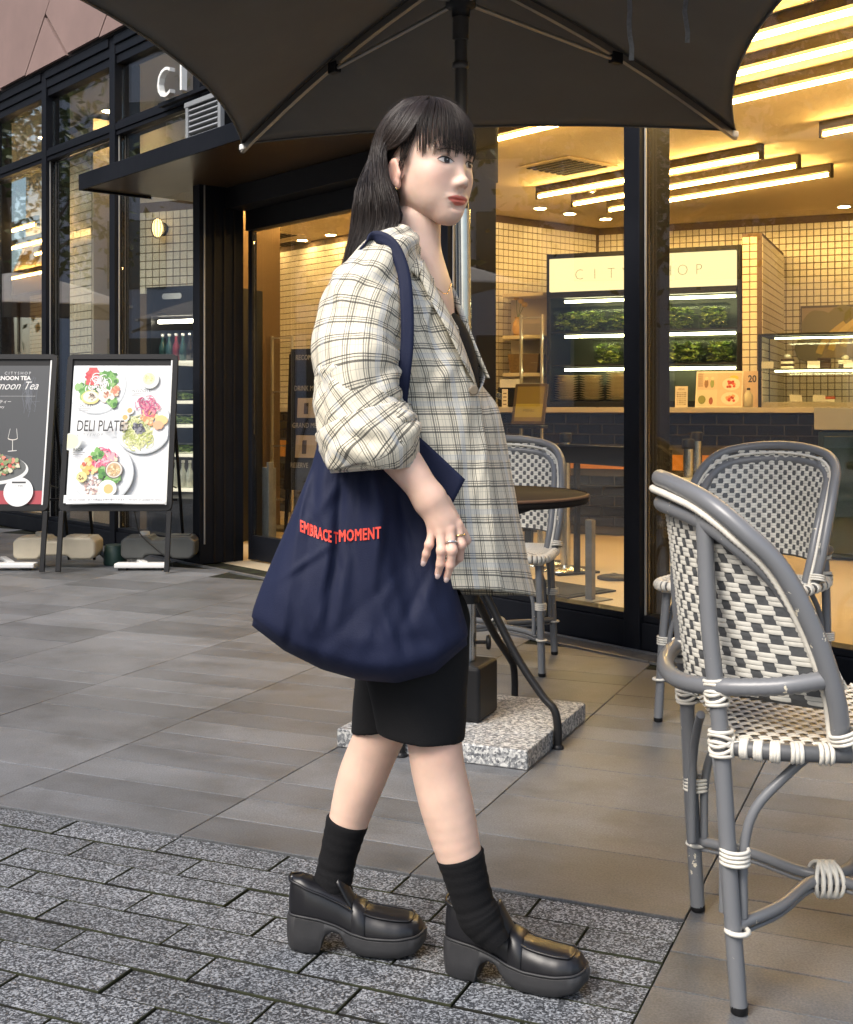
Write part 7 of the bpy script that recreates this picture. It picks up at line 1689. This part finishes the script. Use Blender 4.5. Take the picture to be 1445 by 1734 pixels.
# ================================================================== WHAT THE GLASS REFLECTS
M['canvas_l']=pbr('pale_canvas',(.42,.41,.40),.85,var=.05)
for i,(x,y,lab) in enumerate(((-6.6,11.9,'pale square parasol on the plaza beyond the left end of the shop'),(-9.4,10.4,'pale square parasol farther out on the plaza near the trees'),(-5.0,7.6,'pale square parasol on the plaza facing the shop entrance'))):
    pp=parasol('parasol',lab,Vector((x,y,0)),2.4,(.9,-.4,0),2.1,2.55,2.3,sag=.12,mat=M['canvas_l'],group='pale parasols on the plaza',slab_rz=.3)
M['bark']=pbr('bark',(.09,.07,.055),.9,var=.3,scale=20,bump=.5,bscale=40)
def leafmat(name,c):
    m=pbr(name,c,.5,var=.35,scale=2.5); return m
M['foli']=leafmat('tree_leaf',(.055,.085,.025)); M['foli2']=leafmat('tree_leaf_light',(.09,.12,.035))
def tree(i,x,y,h,cr,label):
    r=np.random.default_rng(i); t=thing('plaza_tree',label,'tree',(x,y,0),0,'trees across the plaza')
    q=MB(); q.tube([(0,0,0),(.05,.02,h*.25),(.0,.06,h*.45),(.08,.0,h*.75)],[.16,.12,.09,.03],10); ends=[]
    for k_ in range(9):
        a=r.uniform(0,6.28); z0=h*(.28+.04*k_); L_=cr*r.uniform(.6,.95); e=Vector((math.cos(a)*L_,math.sin(a)*L_,z0+h*r.uniform(.12,.3))); ends.append(e)
        q.tube([(0,.03,z0),e*.5+Vector((0,0,z0*.5+.1)),e],[.05,.03,.012],6)
    q.build('trunk',M['bark'],t)
    c=[]; 
    for _ in range(60):
        v=r.normal(size=3); v/=np.linalg.norm(v); c.append(np.array([0,0,h*.68])+v*np.array([cr,cr,h*.30])*r.uniform(.35,1.0))
    C=np.array(c); n=3600; P=C[r.integers(0,60,n)]+r.normal(size=(n,3))*cr*.14
    s=r.uniform(.05,.11,n); U=r.normal(size=(n,3)); U/=np.linalg.norm(U,axis=1)[:,None]; V=np.cross(U,r.normal(size=(n,3))); V/=np.linalg.norm(V,axis=1)[:,None]
    vs=np.stack([P-U*s[:,None],P-V*s[:,None]*.5,P+U*s[:,None],P+V*s[:,None]*.5],1).reshape(-1,3)
    q=MB(); q.add(vs.tolist(),[(4*k_,4*k_+1,4*k_+2,4*k_+3) for k_ in range(n)]); q.mi=[int(b) for b in r.integers(0,2,n)]; q.build('crown',[M['foli'],M['foli2']],t)
for i,(x,y,h,cr) in enumerate(((-8.6,2.2,6.2,1.8),(-10.2,5.0,7.0,2.1),(-8.4,8.4,5.6,1.6),(-11.5,9.6,7.5,2.2),(-9.6,13.6,6.4,2.0),(-12.5,.2,6.8,2.0),(-12.6,16.5,7.5,2.3),(-9.2,-3.0,6.2,1.9))):
    tree(i,x,y,h,cr,'leafy street tree across the plaza from the shop front')
M['pale_wall']=pbr('pale_facade',(.42,.40,.42),.7,var=.06,scale=.4); M['dark_win']=pbr('dark_window',(.03,.035,.045),.1)
for (x,y,w,d,h,lab) in ((-34,6,16,30,19,'pale office block with rows of dark windows across the plaza'),(-26,-24,14,16,15,'pale mid-rise block with dark windows beyond the street trees')):
    t=thing('office_building',lab,'building',(x,y,0)); q=MB(); q.box((0,0,h/2-.02),(w,d,h)); q.build('wall',M['pale_wall'],t); q=MB(); q.box((0,0,h+.2),(w+.5,d+.5,.4)); q.build('roof',M['pale_wall'],t)
    for fl in range(int(h//3.3)):
        for j in range(int(d//2.6)):
            q=MB(); q.box((w/2+.02,-d/2+1.5+j*2.6,2.0+fl*3.3),(.08,1.7,1.9)); q.build('window',M['dark_win'],t)
